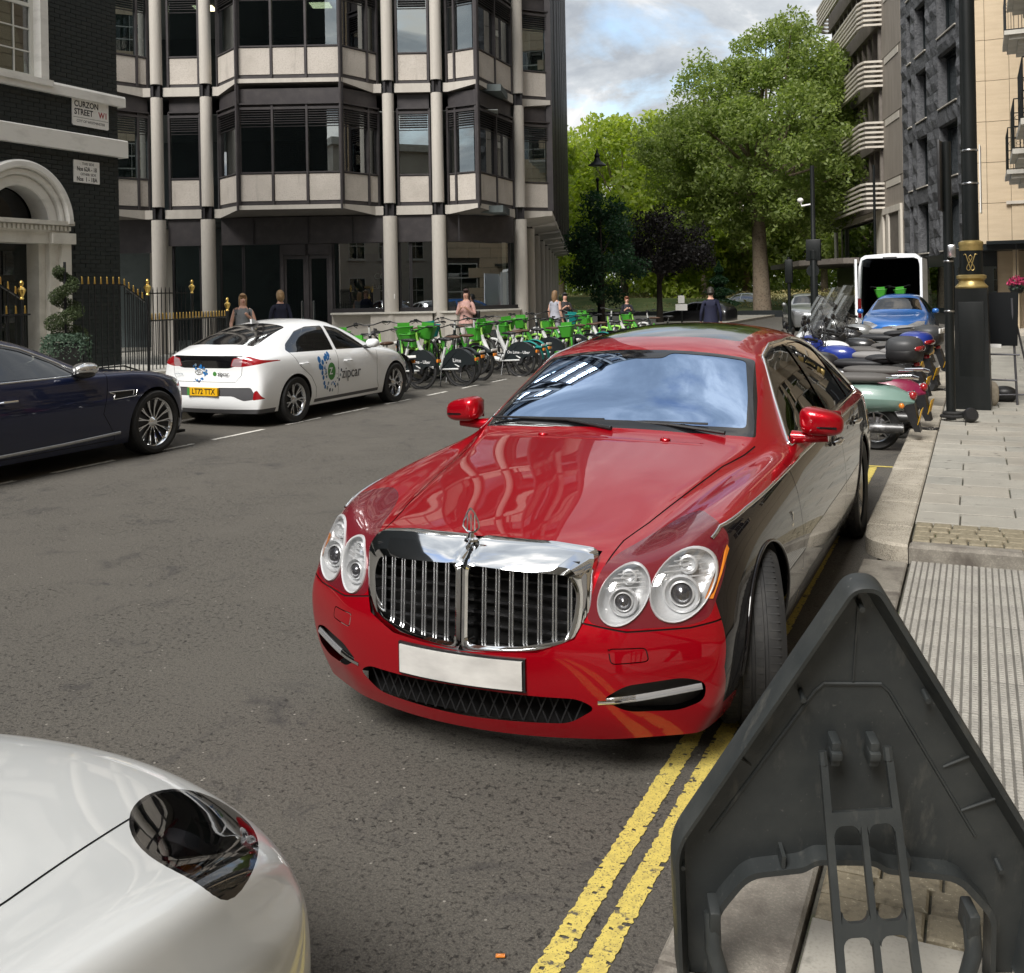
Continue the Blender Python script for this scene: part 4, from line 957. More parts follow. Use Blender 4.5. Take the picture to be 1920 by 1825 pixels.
# --- houses behind the viewer, seen only as reflections
M['red_brick'] = mat('red_brick', (0.27, 0.10, 0.06), 0.85, noise=[(8, (0.2, 0.075, 0.05), 0.45, 0.7)], bump=(30, .3, .01))
def back_house(label, m_, x0, y0, w2, h, rz, name='brick_house'):
    t = thing(name, label, 'house', (x0, y0, 0), rz)
    q = MB(); q.box((0, 0, 0), (w2, 8, h)); q.build('wall', m_, t)
    n = int(w2 / 2.2)
    for fl in range(int(h / 3.2)):
        for i in range(n):
            a = .6 + i * 2.2; z = 1 + fl * 3.2
            q = MB(); q.box((a, -.06, z), (a + 1.2, .05, z + 1.9)); q.box((a - .1, -.14, z - .1), (a + 1.3, .05, z)); w1 = q.build('window', M['window_white'], t)
            q = MB()
            for u in range(2):
                for v in range(2): q.box((a + .06 + u * .56, -.07, z + .06 + v * .92), (a + .58 + u * .56, -.062, z + .92 + v * .92))
            q.build('pane', M['house_glass'], w1)
    q = MB(); q.box((-.2, -.4, h), (w2 + .2, 8, h + .5)); q.build('cornice', M['cream_stone'], t)
    return t
back_house('red brick house with white sash windows behind the camera, mirrored in the office glass', M['red_brick'], -9, -10, 16, 11, PI * .98)
back_house('cream stucco house with white windows behind the camera across the road', M['stucco'], 14, -16, 20, 12, PI)
# ================================================================== vehicle bodies: smooth shell, then panels cut out of it
class Shell:
    def __init__(s, st, zl, F, XN, XT, pn=2.2, pt=2.4, sub=3, creases=(), ynose=None):
        """st: stations front->rear: (x, W, ze, rung) rung = [(y,z[,dx])...] from next-to-edge to centre(y=0)
        zl: z of side levels 0..m-1 ; F: width factor of levels 0..m ; XN/XT: centreline x of nose/tail per level 0..m"""
        m = len(zl); k = len(st[0][3]); n = len(st)
        vid = {}; verts = []; faces = []
        def V(key, co):
            if key in vid: return vid[key]
            vid[key] = len(verts); verts.append(tuple(co)); return vid[key]
        ztop0 = zl[-1]
        def lev(i, ze, W, F=F): # side point (y,z)
            if i == m: return (W * F[m], ze)
            return (W * F[i], zl[i] if ze > zl[i] + .03 else ze - .03 * (m - i))
        FS = [q[4] if len(q) > 4 else F for q in st]; XO = [q[5] if len(q) > 5 else [0] * (m + 1) for q in st]; st = [q[:4] for q in st]
        def side(si, i, sg):
            x, W, ze, rg = st[si]; y, z = lev(i, ze, W, FS[si]); return (x + XO[si][i], y * sg, z)
        def rung(si, j, sg):
            x, W, ze, rg = st[si]; p = rg[j]; return (x + 0 + (p[2] if len(p) > 2 else 0), p[0] * sg, p[1])
        def key_side(si, i, sg): return ('s', si, i, sg)
        def key_rung(si, j, sg): return ('r', si, j, 0 if j == k - 1 else sg)
        for sg in (1, -1):
            for si in range(n - 1):
                for i in range(m):
                    q = [V(key_side(a, b, sg), side(a, b, sg)) for a, b in ((si, i), (si + 1, i), (si + 1, i + 1), (si, i + 1))]
                    faces.append(q if sg > 0 else q[::-1])
                q = [V(key_side(si, m, sg), side(si, m, sg)), V(key_side(si + 1, m, sg), side(si + 1, m, sg)), V(key_rung(si + 1, 0, sg), rung(si + 1, 0, sg)), V(key_rung(si, 0, sg), rung(si, 0, sg))]
                faces.append(q if sg > 0 else q[::-1])
                for j in range(k - 1):
                    q = [V(key_rung(a, b, sg), rung(a, b, sg)) for a, b in ((si, j), (si + 1, j), (si + 1, j + 1), (si, j + 1))]
                    faces.append(q if sg > 0 else q[::-1])
            for end, X, pw in ((0, XN, pn), (n - 1, XT, pt)):
                xc, W, ze, rg = st[end]; yt = W * FS[end][m]
                fr = [1.0] + [rg[j][0] / yt for j in range(k)]
                def fp(j, i):   # j=0 corner .. k centre ; level i
                    yc, zc = lev(i, ze, W, FS[end]); f = fr[j]
                    if i == m: z = ze if j == 0 else rg[j - 1][1]
                    else:
                        t = (i / m) ** 1.5; z = zc + (0 if j == 0 else (rg[j - 1][1] - ze) * t * .6)
                    return (X[i] + (xc + XO[end][i] - X[i]) * f ** pw, f * yc * sg, z)
                def kf(j, i):
                    if j == 0: return key_side(end, i, sg)
                    if i == m: return key_rung(end, j - 1, sg)
                    return ('f', end, j, i, 0 if j == k else sg)
                # the top row and corner column use their own coordinates
                if sg == 1 or True:
                    for j in range(1, k + 1): 
                        kk = kf(j, m); co = fp(j, m)
                        if kk in vid: verts[vid[kk]] = co
                for j in range(k):
                    for i in range(m):
                        def co(jj, ii): return side(end, ii, sg) if jj == 0 else fp(jj, ii)
                        q = [V(kf(a, b), co(a, b)) for a, b in ((j, i), (j, i + 1), (j + 1, i + 1), (j + 1, i))]
                        faces.append(q if (sg > 0) == (end == 0) else q[::-1])
        me = bpy.data.meshes.new('cage'); me.from_pydata(verts, [], faces); me.update()
        ob = bpy.data.objects.new('cage', me); COL.objects.link(ob)
        if creases:
            bm = bmesh.new(); bm.from_mesh(me); cl = bm.edges.layers.float.get('crease_edge') or bm.edges.layers.float.new('crease_edge'); bm.verts.ensure_lookup_table()
            for kind, idx, val, a, b in creases:
                for sg in (1, -1):
                    for si in range(a, b):
                        f_ = key_side if kind == 's' else key_rung
                        v1 = vid.get(f_(si, idx, sg)); v2 = vid.get(f_(si + 1, idx, sg))
                        if v1 is None: continue
                        e = bm.edges.get((bm.verts[v1], bm.verts[v2]))
                        if e: e[cl] = val
            bm.to_mesh(me); bm.free()
        md = ob.modifiers.new('s', 'SUBSURF'); md.levels = sub; md.render_levels = sub
        dg = bpy.context.evaluated_depsgraph_get(); dg.update()
        me2 = bpy.data.meshes.new_from_object(ob.evaluated_get(dg)); bpy.data.objects.remove(ob)
        s.bm = bmesh.new(); s.bm.from_mesh(me2); bpy.data.meshes.remove(me2)
        bm = s.bm; bm.normal_update()
        # outward orientation check
        c = max(bm.faces, key=lambda f: f.calc_center_median().z)
        if c.normal.z < 0: bmesh.ops.reverse_faces(bm, faces=bm.faces[:]); bm.normal_update()
        s.nl = bm.verts.layers.float_vector.new('nrm'); s.pl = bm.faces.layers.int.new('part')
        for v in bm.verts: v[s.nl] = v.normal
        s.bvh = BVHTree.FromBMesh(bm); s.parts = {0: ('body', None)}
        s.nid = 1
    def cast(s, o, d):
        """first hit of a ray"""
        h = s.bvh.ray_cast(Vector(o), Vector(d).normalized()); return h[0], h[1]
    def on(s, axis, a, b, side=1):
        """surface point: axis 'y': (x,z) seen from the side; 'x': (y,z) from the front; 'X' from the rear; 'z': (x,y) from above"""
        if axis == 'y': return s.cast((a, 3 * side, b), (0, -side, 0))
        if axis == 'x': return s.cast((6, a, b), (-1, 0, 0))
        if axis == 'X': return s.cast((-12, a, b), (1, 0, 0))
        return s.cast((a, b, 4), (0, 0, -1))
    AX = {'y': (0, 2), 'x': (1, 2), 'z': (0, 1)}
    def cut(s, poly, axis, flt, name=None, mat_=None, only=None, closed=True):
        """cut polygon outline into the shell, mark inside faces as part `name`. flt(center, normal) picks candidate faces"""
        i0, i1 = s.AX[axis]; bm = s.bm
        xs = [p[0] for p in poly]; ys = [p[1] for p in poly]; bb = (min(xs), min(ys), max(xs), max(ys)); mg = .004
        cand = []
        for f in bm.faces:
            c = f.calc_center_median()
            if not (bb[0] - .2 < c[i0] < bb[2] + .2 and bb[1] - .2 < c[i1] < bb[3] + .2): continue
            if only is not None and f[s.pl] not in only: continue
            if flt(c, f.normal): cand.append(f)
        n = len(poly)
        cs = set(cand)
        for a in range(n if closed else n - 1):
            p = poly[a]; q = poly[(a + 1) % n]
            x0, x1 = min(p[0], q[0]) - mg, max(p[0], q[0]) + mg; y0, y1 = min(p[1], q[1]) - mg, max(p[1], q[1]) + mg
            dx_, dy_ = q[0] - p[0], q[1] - p[1]; L = math.hypot(dx_, dy_)
            if L < 1e-6: continue
            nx, ny = -dy_ / L, dx_ / L; sel = []
            for f in cs:
                if not f.is_valid: continue
                vx = [v.co[i0] for v in f.verts]; vy = [v.co[i1] for v in f.verts]
                if max(vx) < x0 or min(vx) > x1 or max(vy) < y0 or min(vy) > y1: continue
                dd = [(X_ - p[0]) * nx + (Y_ - p[1]) * ny for X_, Y_ in zip(vx, vy)]
                if max(dd) <= 1e-5 or min(dd) >= -1e-5: continue
                sel.append(f)
            if not sel: continue
            co = [0, 0, 0]; no = [0, 0, 0]; co[i0], co[i1] = p; no[i0], no[i1] = nx, ny
            geom = set(sel)
            for f in sel: geom.update(f.edges); geom.update(f.verts)
            r = bmesh.ops.bisect_plane(bm, geom=list(geom), dist=1e-6, plane_co=co, plane_no=no)
            for g in r['geom']:
                if isinstance(g, bmesh.types.BMFace): cs.add(g)
            for g in r['geom_cut']:
                for f in g.link_faces:
                    if only is not None and f[s.pl] not in only: continue
                    f.normal_update()
                    if flt(f.calc_center_median(), f.normal): cs.add(f)
        if name is None: return
        pid = s.nid; s.nid += 1; s.parts[pid] = (name, mat_)
        cnt = 0
        for f in cs:
            if not f.is_valid: continue
            c = f.calc_center_median()
            if s.inside(poly, c[i0], c[i1]): f[s.pl] = pid; cnt += 1
        return pid
    @staticmethod
    def inside(poly, x, y):
        r = False; n = len(poly); j = n - 1
        for i in range(n):
            xi, yi = poly[i]; xj, yj = poly[j]
            if (yi > y) != (yj > y) and x < (xj - xi) * (y - yi) / (yj - yi) + xi: r = not r
            j = i
        return r
    def strip(s, path, width, axis, flt, name='panel_gap', only=None):
        """thin line along an open path"""
        L = len(path); off = []
        for i in range(L):
            a = path[max(i - 1, 0)]; b = path[min(i + 1, L - 1)]; dx_, dy_ = b[0] - a[0], b[1] - a[1]; q = math.hypot(dx_, dy_) or 1
            off.append((-dy_ / q * width / 2, dx_ / q * width / 2))
        poly = [(p[0] + o[0], p[1] + o[1]) for p, o in zip(path, off)] + [(p[0] - o[0], p[1] - o[1]) for p, o in list(zip(path, off))[::-1]]
        return s.cut(poly, axis, flt, name, M['gap'], only)
    def shrink_ok(s): pass
    def emit(s, parent, body_mat, drop=(), inset={}, single=('panel_gap',), names_mat={}):
        """make objects. parts with name None/drop are removed; inset: {name: depth}"""
        bm = s.bm; bm.verts.ensure_lookup_table(); bm.verts.index_update()
        groups = {}
        for f in bm.faces: groups.setdefault(f[s.pl], []).append(f)
        out = {}
        joined = {}
        for pid, fs in groups.items():
            nm, mt = s.parts[pid]
            if nm in drop: continue
            if nm in single: joined.setdefault(nm, []).extend(fs); continue
            out.setdefault(nm, []).append(s._mk(nm, fs, mt or body_mat, parent, inset.get(nm, 0)))
        for nm, fs in joined.items(): out[nm] = [tag(s._mk(nm, fs, M['gap'], parent, inset.get(nm, 0)), kind='stuff')]
        return out
    def _mk(s, nm, fs, mt, parent, dep):
        idx = {}; vs = []; ns = []; F_ = []
        for f in fs:
            q = []
            for v in f.verts:
                if v.index not in idx:
                    idx[v.index] = len(vs); nn = Vector(v[s.nl]).normalized(); ns.append(tuple(nn)); vs.append(tuple(v.co - nn * dep))
                q.append(idx[v.index])
            F_.append(q)
        me = bpy.data.meshes.new(nm); me.from_pydata(vs, [], F_); me.materials.append(mt)
        me.polygons.foreach_set('use_smooth', [True] * len(F_)); me.update()
        me.normals_split_custom_set_from_vertices(ns)
        o = link(bpy.data.objects.new(nm, me)); o.parent = parent; return o
    def ribbon(s, path, axis, side, w_, h, name, mt, parent, n_sub=4, lift=0.0, vdir=None):
        """raised trim along the shell: path 2D, width w_, height h"""
        pts = []
        for a, b in zip(path[:-1], path[1:]):
            for k in range(n_sub): pts.append((a[0] + (b[0] - a[0]) * k / n_sub, a[1] + (b[1] - a[1]) * k / n_sub))
        pts.append(path[-1]); P = []
        for (a, b) in pts:
            c, nn = s.on(axis, a, b, side)
            if c is not None: P.append((c, nn))
        return ribbon3([(c + nn * lift, nn) for c, nn in P], w_, h, name, mt, parent)
def ribbon3(P, w_, h, name, mt, parent):
    rows = []; L = len(P)
    for i, (c, nn) in enumerate(P):
        t = (P[min(i + 1, L - 1)][0] - P[max(i - 1, 0)][0]).normalized(); u = t.cross(nn).normalized()
        rows.append([c - u * w_ / 2 - nn * .004, c - u * w_ / 2 + nn * h * .5, c - u * w_ * .25 + nn * h, c + u * w_ * .25 + nn * h, c + u * w_ / 2 + nn * h * .5, c + u * w_ / 2 - nn * .004])
    mb = MB(); mb.grid(rows, True); return mb.build(name, mt, parent, 60)
def circle(cx, cy, r, a0=0, a1=360, n=32, ry=None):
    ry = ry or r; return [(cx + r * math.cos(R(a0 + (a1 - a0) * i / n)), cy + ry * math.sin(R(a0 + (a1 - a0) * i / n))) for i in range(n + (0 if abs(a1 - a0) == 360 else 1))]
def rounded(poly, r, n=4):
    """round the corners of a polygon"""
    out = []; L = len(poly)
    for i in range(L):
        p = Vector(poly[i]); a = Vector(poly[i - 1]); b = Vector(poly[(i + 1) % L]); rr = min(r, (a - p).length * .45, (b - p).length * .45)
        A = p + (a - p).normalized() * rr; B = p + (b - p).normalized() * rr
        for k in range(n + 1):
            t = k / n; q = A * (1 - t) ** 2 + p * 2 * t * (1 - t) + B * t * t; out.append((q.x, q.y))
    return out
# ------------------------------------------------------------------ wheels (axle along y, outer face +y)
def tyre_mesh(Rr, rim, w_, tread=True):
    m2 = MB(); h = w_ / 2
    prof = [(rim, -h * .86), (rim + (Rr - rim) * .35, -h * 1.0), (rim + (Rr - rim) * .75, -h * .98), (Rr - .012, -h * .86), (Rr, -h * .7)]
    if tread: 
        for g0 in (-.38, 0.0, .38): prof += [(Rr, h * g0 - .008), (Rr - .007, h * g0 - .006), (Rr - .007, h * g0 + .006), (Rr, h * g0 + .008)]
    prof += [(Rr, h * .7), (Rr - .012, h * .86), (rim + (Rr - rim) * .75, h * .98), (rim + (Rr - rim) * .35, h * 1.0), (rim, h * .86)]
    m2.lathe(prof, 64, Matrix.Rotation(-PI / 2, 4, 'X'), cap=False)
    if tread:
        for i in range(72):
            a = 2 * PI * i / 72
            for sg in (-1, 1): m2.box((-.0025, sg * h * .62 - .022, Rr - .004), (.0025, sg * h * .62 + .022, Rr + .0012), Matrix.Rotation(a, 4, 'Y'))
            for sg in (-.2, .2): m2.box((-.002, sg * h - .012, Rr - .004), (.002, sg * h + .012, Rr + .0010), Matrix.Rotation(a + .03, 4, 'Y'))
    return m2.mesh('tyre', M['rubber'], 30)
def rim_mesh(rim, w_, kind, n, m_main, m_dark):
    m2 = MB(); h = w_ / 2; X = Matrix.Rotation(-PI / 2, 4, 'X'); f = h * .80
    m2.mi = 0
    m2.lathe([(rim - .012, -h * .8), (rim - .03, -h * .5), (rim - .035, f - .05), (rim - .018, f - .015), (rim - .004, f), (rim + .003, f), (rim + .004, f - .012)], 48, X, cap=False)
    m2.mi = 1; m2.lathe([(.03, -.0), (rim - .03, -.0)], 32, X @ Matrix.Translation((0, 0, h * .1)), cap=False)   # dark brake backing
    m2.lathe([(.06, h * .15), (rim * .62, h * .18), (rim * .62, h * .12)], 32, X, cap=False)
    m2.mi = 0
    for i in range(n):
        a = 2 * PI * i / n; Mx = Matrix.Rotation(a, 4, 'Y')
        def quadspoke(w0, w1, twist=0, y0=f - .035, y1=f - .012, r0=.05, r1=rim - .01, mi=0, th=.02):
            m2.mi = mi; vs = []
            for (r, ww, yy, tw) in ((r0, w0, y0, 0), ((r0 + r1) / 2, (w0 + w1) / 2 * .85, (y0 + y1) / 2 - .01, twist * .55), (r1, w1, y1, twist)):
                for sx in (-1, 1): vs.append((sx * ww / 2 + tw, yy, r)); 
                for sx in (-1, 1): vs.append((sx * ww / 2 * 1.15 + tw, yy - th, r))
            fs = []
            for k in range(2): b = k * 4; fs += [(b, b + 4, b + 5, b + 1), (b + 1, b + 5, b + 7, b + 3), (b, b + 2, b + 6, b + 4)]
            m2.add(vs, fs, False, Mx)
        if kind == 'twin': 
            quadspoke(.022, .05, .0); 
        elif kind == 'blade':   # directional open spokes
            for dx_, tw in ((-.016, .035), (.016, .035)):
                Mx = Matrix.Rotation(a, 4, 'Y') @ Matrix.Translation((dx_ * 1.0, 0, 0)); quadspoke(.010, .016, tw + dx_ * 2.2, y1=f - .008)
            Mx = Matrix.Rotation(a, 4, 'Y'); quadspoke(.02, .075, .035, y0=f - .06, y1=f - .035, mi=1)
        elif kind == 'y':
            quadspoke(.03, .022, .035, y1=f - .01); quadspoke(.02, .018, -.03, y1=f - .014, r0=rim * .45)
        else: quadspoke(.035, .03, 0)
    m2.mi = 0; m2.lathe([(.0, f - .005), (.03, f - .006), (.045, f - .02), (.065, f - .04), (.07, f - .07)], 24, X, cap=False)
    return m2.mesh('rim', [m_main, m_dark], 35)
def make_wheel(parent, x, y, z, side, tyre, rim, steer=0, spin=0):
    """side=+1: outer face to +y"""
    w_ = link(bpy.data.objects.new('wheel', tyre)); w_.parent = parent; w_.location = (x, y, z)
    w_.rotation_euler = (0, spin, steer + (0 if side > 0 else PI))
    r_ = link(bpy.data.objects.new('rim', rim)); r_.parent = w_
    return w_
M['rim_silver'] = mat('rim_silver', (0.62, 0.63, 0.64), 0.22, 1.0)
M['rim_dark'] = mat('rim_dark', (0.03, 0.03, 0.032), 0.45, 0.3)
M['car_glass'] = glass('car_glass', (0.16, 0.18, 0.17), 0.14)
M['windscreen'] = glass('windscreen', (0.10, 0.11, 0.13), 0.62, reflcol=(0.50, 0.68, 1.0))
M['lamp_glass'] = glass('lamp_glass', (0.95, 0.95, 0.95), 0.06, rmax=.22)
M['lamp_red'] = mat('lamp_red', (0.30, 0.008, 0.012), 0.12, coat=1)
M['lamp_clear'] = mat('lamp_clear', (0.55, 0.56, 0.58), 0.12, 0.7, coat=1)
M['lamp_amber'] = mat('lamp_amber', (0.65, 0.20, 0.02), 0.15, coat=1)
M['reflector'] = mat('reflector', (0.62, 0.63, 0.64), 0.32, 0.35, coat=.6, bump=(90, .3, .002))
def arch_liner(parent, x, z, r, y0, y1, side):
    """dark wheel well"""
    m2 = MB(); P = []
    for i in range(25):
        a = PI * i / 24; P.append([(x + r * math.cos(a), yy * side, z + r * math.sin(a)) for yy in (y0, y1)])
    m2.grid(P); m2.prism([(x + r * math.cos(PI * i / 24), z + r * math.sin(PI * i / 24)) for i in range(25)], y0 * side, y0 * side + .01, 'y'); return m2.build('wheel_arch', M['gap'], parent)
# ================================================================== the dark red two-tone limousine
M['red_paint'] = mat('red_paint', (0.36, 0.001, 0.008), 0.36, 0.45, spec=.08, coat=1.0, coat_r=0.012, noise=[(900, (0.44, 0.003, 0.012), 0.5, 0.7, 1)])
M['black_paint'] = mat('black_paint', (0.006, 0.005, 0.006), 0.3, 0.0, spec=.05, coat=1.0, coat_r=0.015)
M['lamp_surround'] = mat('lamp_surround', (0.16, 0.012, 0.02), 0.22, 0.2, coat=1)
M['plate_white'] = mat('plate_white', (0.62, 0.61, 0.58), 0.45, noise=[((3, 3, 8), (0.45, 0.44, 0.42), 0.4, 0.65)])
def red_car():
    t = thing('parked_car', 'dark red and black luxury saloon with chrome slatted grille parked on the double yellow lines', 'car', (-1.755, 4.3, 0), R(-90.5))
    zl = [.17, .27, .40, .53, .63, .74]
    F = [.90, .955, .985, 1.0, 1.0, .99, .955]
    st = [
     (.60, .895, .805, [(.77, .855), (.56, .80), (.49, .80), (.25, .825), (0, .83)], [.92, .99, 1.03, 1.035, .985, .955, .90], [0, 0, 0, 0, -.01, -.035, -.065]),
     (.36, .94, .865, [(.79, .915), (.605, .850), (.535, .868), (.27, .893), (0, .90)], [.92, .975, 1.0, 1.0, 1.0, .985, .95]),
     (0.0, .962, .90, [(.82, .948), (.655, .90), (.59, .932), (.30, .962), (0, .972)]),
     (-.4, .975, .925, [(.85, .968), (.715, .945), (.65, .98), (.33, 1.012), (0, 1.022)]),
     (-.62, .980, .935, [(.868, .975), (.765, .965), (.705, 1.010), (.36, 1.040), (0, 1.050)]),
     (-.80, .984, .945, [(.88, .98), (.81, .99), (.745, 1.045), (.38, 1.062, .03), (0, 1.072, .05)]),
     (-.96, .985, .950, [(.885, .985), (.825, 1.05), (.72, 1.145), (.38, 1.175, .05), (0, 1.187, .07)]),
     (-1.42, .987, .96, [(.888, .992), (.80, 1.16), (.645, 1.375), (.36, 1.428, .03), (0, 1.438, .05)]),
     (-1.58, .987, .962, [(.889, .995), (.785, 1.21), (.628, 1.425), (.36, 1.485), (0, 1.497, .01)]),
     (-2.25, .987, .967, [(.89, 1.0), (.775, 1.24), (.60, 1.497), (.36, 1.567), (0, 1.585)]),
     (-2.95, .985, .967, [(.89, 1.0), (.775, 1.235), (.60, 1.47), (.36, 1.537), (0, 1.555)]),
     (-3.5, .98, .965, [(.885, 1.0), (.79, 1.18), (.635, 1.36), (.37, 1.43), (0, 1.45)]),
     (-3.95, .965, .962, [(.865, .995), (.80, 1.07), (.715, 1.14), (.40, 1.17), (0, 1.18)]),
     (-4.15, .95, .955, [(.85, .985), (.79, 1.015), (.72, 1.045), (.42, 1.07), (0, 1.08)]),
     (-4.6, .88, .90, [(.78, .93), (.70, .955), (.60, .975), (.40, .99), (0, 1.0)]),
    ]
    XN = [.90, .955, .965, .962, .915, .885, .85]; XT = [-4.68, -4.75, -4.80, -4.80, -4.78, -4.77, -4.74]
    S = Shell(st, zl, F, XN, XT, sub=3, creases=[('r', 2, .5, 0, 5), ('r', 1, .35, 0, 5), ('s', 3, .5, 0, 2), ('r', 2, .45, 5, 8), ('r', 2, .3, 8, 11)])
    side = lambda c, n: c.y * n.y > .0 and abs(n.y) > .15
    sideL = lambda sg: (lambda c, n: c.y * sg > 0 and n.y * sg > .15)
    front = lambda c, n: c.x > .2 and n.x > .12
    top = lambda c, n: n.z > .1
    P = M['red_paint']
    for sg in (1, -1):
        fl = sideL(sg)
        # two-tone flank below the chrome line
        line = [(.48, .80), (.45, .845), (.36, .872), (.1, .893), (-.4, .918), (-1.0, .945), (-2, .955), (-3, .955), (-4.0, .94), (-4.45, .90)]
        low = [(-4.62, .80), (-4.62, .36), (-4.0, .12), (.0, .12), (.42, .27), (.545, .27), (.60, .42), (.58, .65), (.56, .76)]
        S.cut(line + low, 'y', lambda c, n, sg=sg: c.y * sg > .80 and n.y * sg > .0, 'lower_flank', M['black_paint'])
        for wx, rr in ((0, .385), (-3.39, .385)):
            S.cut(circle(wx, .352, rr, n=36), 'y', fl, 'hole', None)
        lowid = [k for k, v in S.parts.items() if v[0] == 'lower_flank'] + [0]
        # windows
        fw = rounded([(-1.06, 1.012), (-1.56, 1.375), (-1.95, 1.428), (-2.24, 1.437), (-2.24, 1.018)], .035)
        rw = rounded([(-2.34, 1.018), (-2.34, 1.437), (-2.75, 1.425), (-3.12, 1.365), (-3.22, 1.02)], .035)
        qw = rounded([(-3.27, 1.02), (-3.20, 1.34), (-3.5, 1.21), (-3.72, 1.06), (-3.72, 1.025)], .03)
        sur = rounded([(-.98, .995), (-1.55, 1.398), (-1.95, 1.452), (-2.6, 1.458), (-2.9, 1.435), (-3.2, 1.375), (-3.55, 1.215), (-3.82, 1.05), (-3.80, 1.0)], .03)
        S.cut(sur, 'y', fl, 'window_surround', M['black_gloss'])
        sid = [S.nid - 1]
        for w_ in (fw, rw, qw): S.cut(w_, 'y', fl, 'side_window', M['car_glass'], only=sid)
        # door gaps
        S.strip([(-.66, .955), (-.70, .80), (-.72, .40), (-.62, .20)], .007, 'y', fl, only=lowid)
        S.strip([(-2.29, .99), (-2.29, .22)], .007, 'y', fl, only=lowid)
        S.strip([(-3.75, .99), (-3.60, .80), (-3.18, .66), (-2.98, .50), (-2.92, .24)], .007, 'y', fl, only=lowid)
        S.strip([(-.62, .20), (-2.92, .235)], .007, 'y', fl, only=lowid)
    # front cuts in the (y,z) view
    def mir(p, sg): return [(a * sg, b) for a, b in p]
    for sg in (1, -1):
        lamp = rounded(mir([(.455, .60), (.60, .578), (.80, .58), (.862, .60), (.885, .72), (.875, .845), (.82, .893), (.74, .905), (.66, .878), (.58, .835), (.50, .80)], sg), .05)
        S.cut(lamp, 'x', lambda c, n: c.x > .15 and n.x > .05, 'headlight_cover', M['lamp_surround'], only=[0] + [k for k, v in S.parts.items() if v[0] == 'lower_flank'])
        lid = [S.nid - 1]
        for (cy, cz, ry, rz_) in ((.580, .690, .082, .100), (.765, .712, .098, .118)):
            el = [(cy * sg + ry * .99 * math.cos(a) + sg * .015 * math.sin(a), cz + rz_ * .99 * math.sin(a)) for a in [2 * PI * k / 32 for k in range(32)]]
            S.cut(el, 'x', lambda c, n: c.x > .15 and n.x > .05, 'hole', None)
        slot = rounded(mir([(.52, .335), (.60, .385), (.78, .40), (.85, .375), (.84, .305), (.76, .275), (.60, .285)], sg), .03)
        S.cut(slot, 'x', front, 'vent', M['black_plastic'])
        S.cut(rounded(mir([(.52, .522), (.64, .525), (.65, .475), (.545, .462)], sg), .02), 'x', front)
        S.strip(rounded(mir([(.545, .515), (.665, .515), (.675, .468), (.555, .462)], sg), .015) + [mir([(.545, .515)], sg)[0]], .004, 'x', front)
        # bumper / wing joint
        S.strip(mir([(.455, .598), (.60, .570), (.80, .572), (.90, .59)], sg), .006, 'x', front, only=[0])
    intake = rounded([(-.44, .335), (-.50, .30), (-.40, .235), (0, .225), (.40, .235), (.50, .30), (.44, .335), (0, .345)], .04)
    S.cut(intake, 'x', front, 'intake', None)
    grill = [(-.465, .815), (-.465, .62), (-.43, .545), (-.30, .495), (0, .475), (.30, .495), (.43, .545), (.465, .62), (.465, .815), (.25, .838), (0, .842), (-.25, .838)]
    S.cut(grill, 'x', lambda c, n: c.x > .5, 'hole', None)
    # bonnet gap and windscreen from above
    bon = [(.78, .50), (.55, .512), (.36, .553), (0, .612), (-.4, .672), (-.62, .728), (-.74, .752)]
    for sg in (1, -1): S.strip([(a, b * sg) for a, b in bon], .006, 'z', top, only=[0])
    ws = rounded([(-.795, -.745), (-.755, -.4), (-.745, 0), (-.755, .4), (-.795, .745), (-1.10, .695), (-1.46, .612), (-1.435, .3), (-1.425, 0), (-1.435, -.3), (-1.46, -.612), (-1.10, -.695)], .03)
    S.cut(ws, 'z', lambda c, n: n.z > .1 and -1.8 < c.x < -.6, 'windscreen_surround', M['black_gloss'])
    wid = [S.nid - 1]
    wg = rounded([(-.855, -.685), (-.815, -.4), (-.805, 0), (-.815, .4), (-.855, .685), (-1.10, .645), (-1.425, .568), (-1.40, .3), (-1.395, .15), (-1.335, .12), (-1.325, 0), (-1.335, -.12), (-1.395, -.15), (-1.40, -.3), (-1.425, -.568), (-1.10, -.645)], .03)
    S.cut(wg, 'z', lambda c, n: n.z > .1, 'windscreen', M['windscreen'], only=wid)
    S.cut(rounded([(-1.74, -.47), (-1.70, 0), (-1.74, .47), (-2.42, .47), (-2.42, -.47)], .05), 'z', top, 'sunroof', M['black_gloss'], only=[0])
    S.cut(rounded([(-3.42, -.58), (-3.38, 0), (-3.42, .58), (-3.98, .66), (-4.0, 0), (-3.98, -.66)], .05), 'z', top, 'rear_window', M['car_glass'], only=[0])
    o = S.emit(t, P, drop=('hole', 'intake'), inset={'side_window': .006, 'windscreen': .002, 'panel_gap': .004, 'vent': .03})
    # ---- chrome line and window chrome
    for sg in (1, -1):
        S.ribbon(line[1:], 'y', sg, .014, .006, 'waist_trim', M['chrome'], t, 5)
        S.ribbon(sur + [sur[0]], 'y', sg, .016, .010, 'window_trim', M['chrome'], t, 2)
        S.ribbon([(-.62, .255), (-1.5, .265), (-2.9, .27)], 'y', sg, .03, .012, 'sill_trim', M['chrome'], t, 6) if False else None
        # door handles
        for hx in (-2.02, -3.02):
            c, nn = S.on('y', hx, .87, sg)
            if c is not None:
                q = MB(); q.tube([(c.x + .10, c.y + .012 * sg, c.z), (c.x + .07, c.y + .035 * sg, c.z + .004), (c.x - .07, c.y + .035 * sg, c.z + .004), (c.x - .10, c.y + .012 * sg, c.z)], [.012, .016, .016, .012], 10); q.build('door_handle', M['chrome'], t)
                q = MB(); q.ball((c.x, c.y, c.z), (.09, .01, .035)); q.build('handle_recess', M['black_gloss'], t)
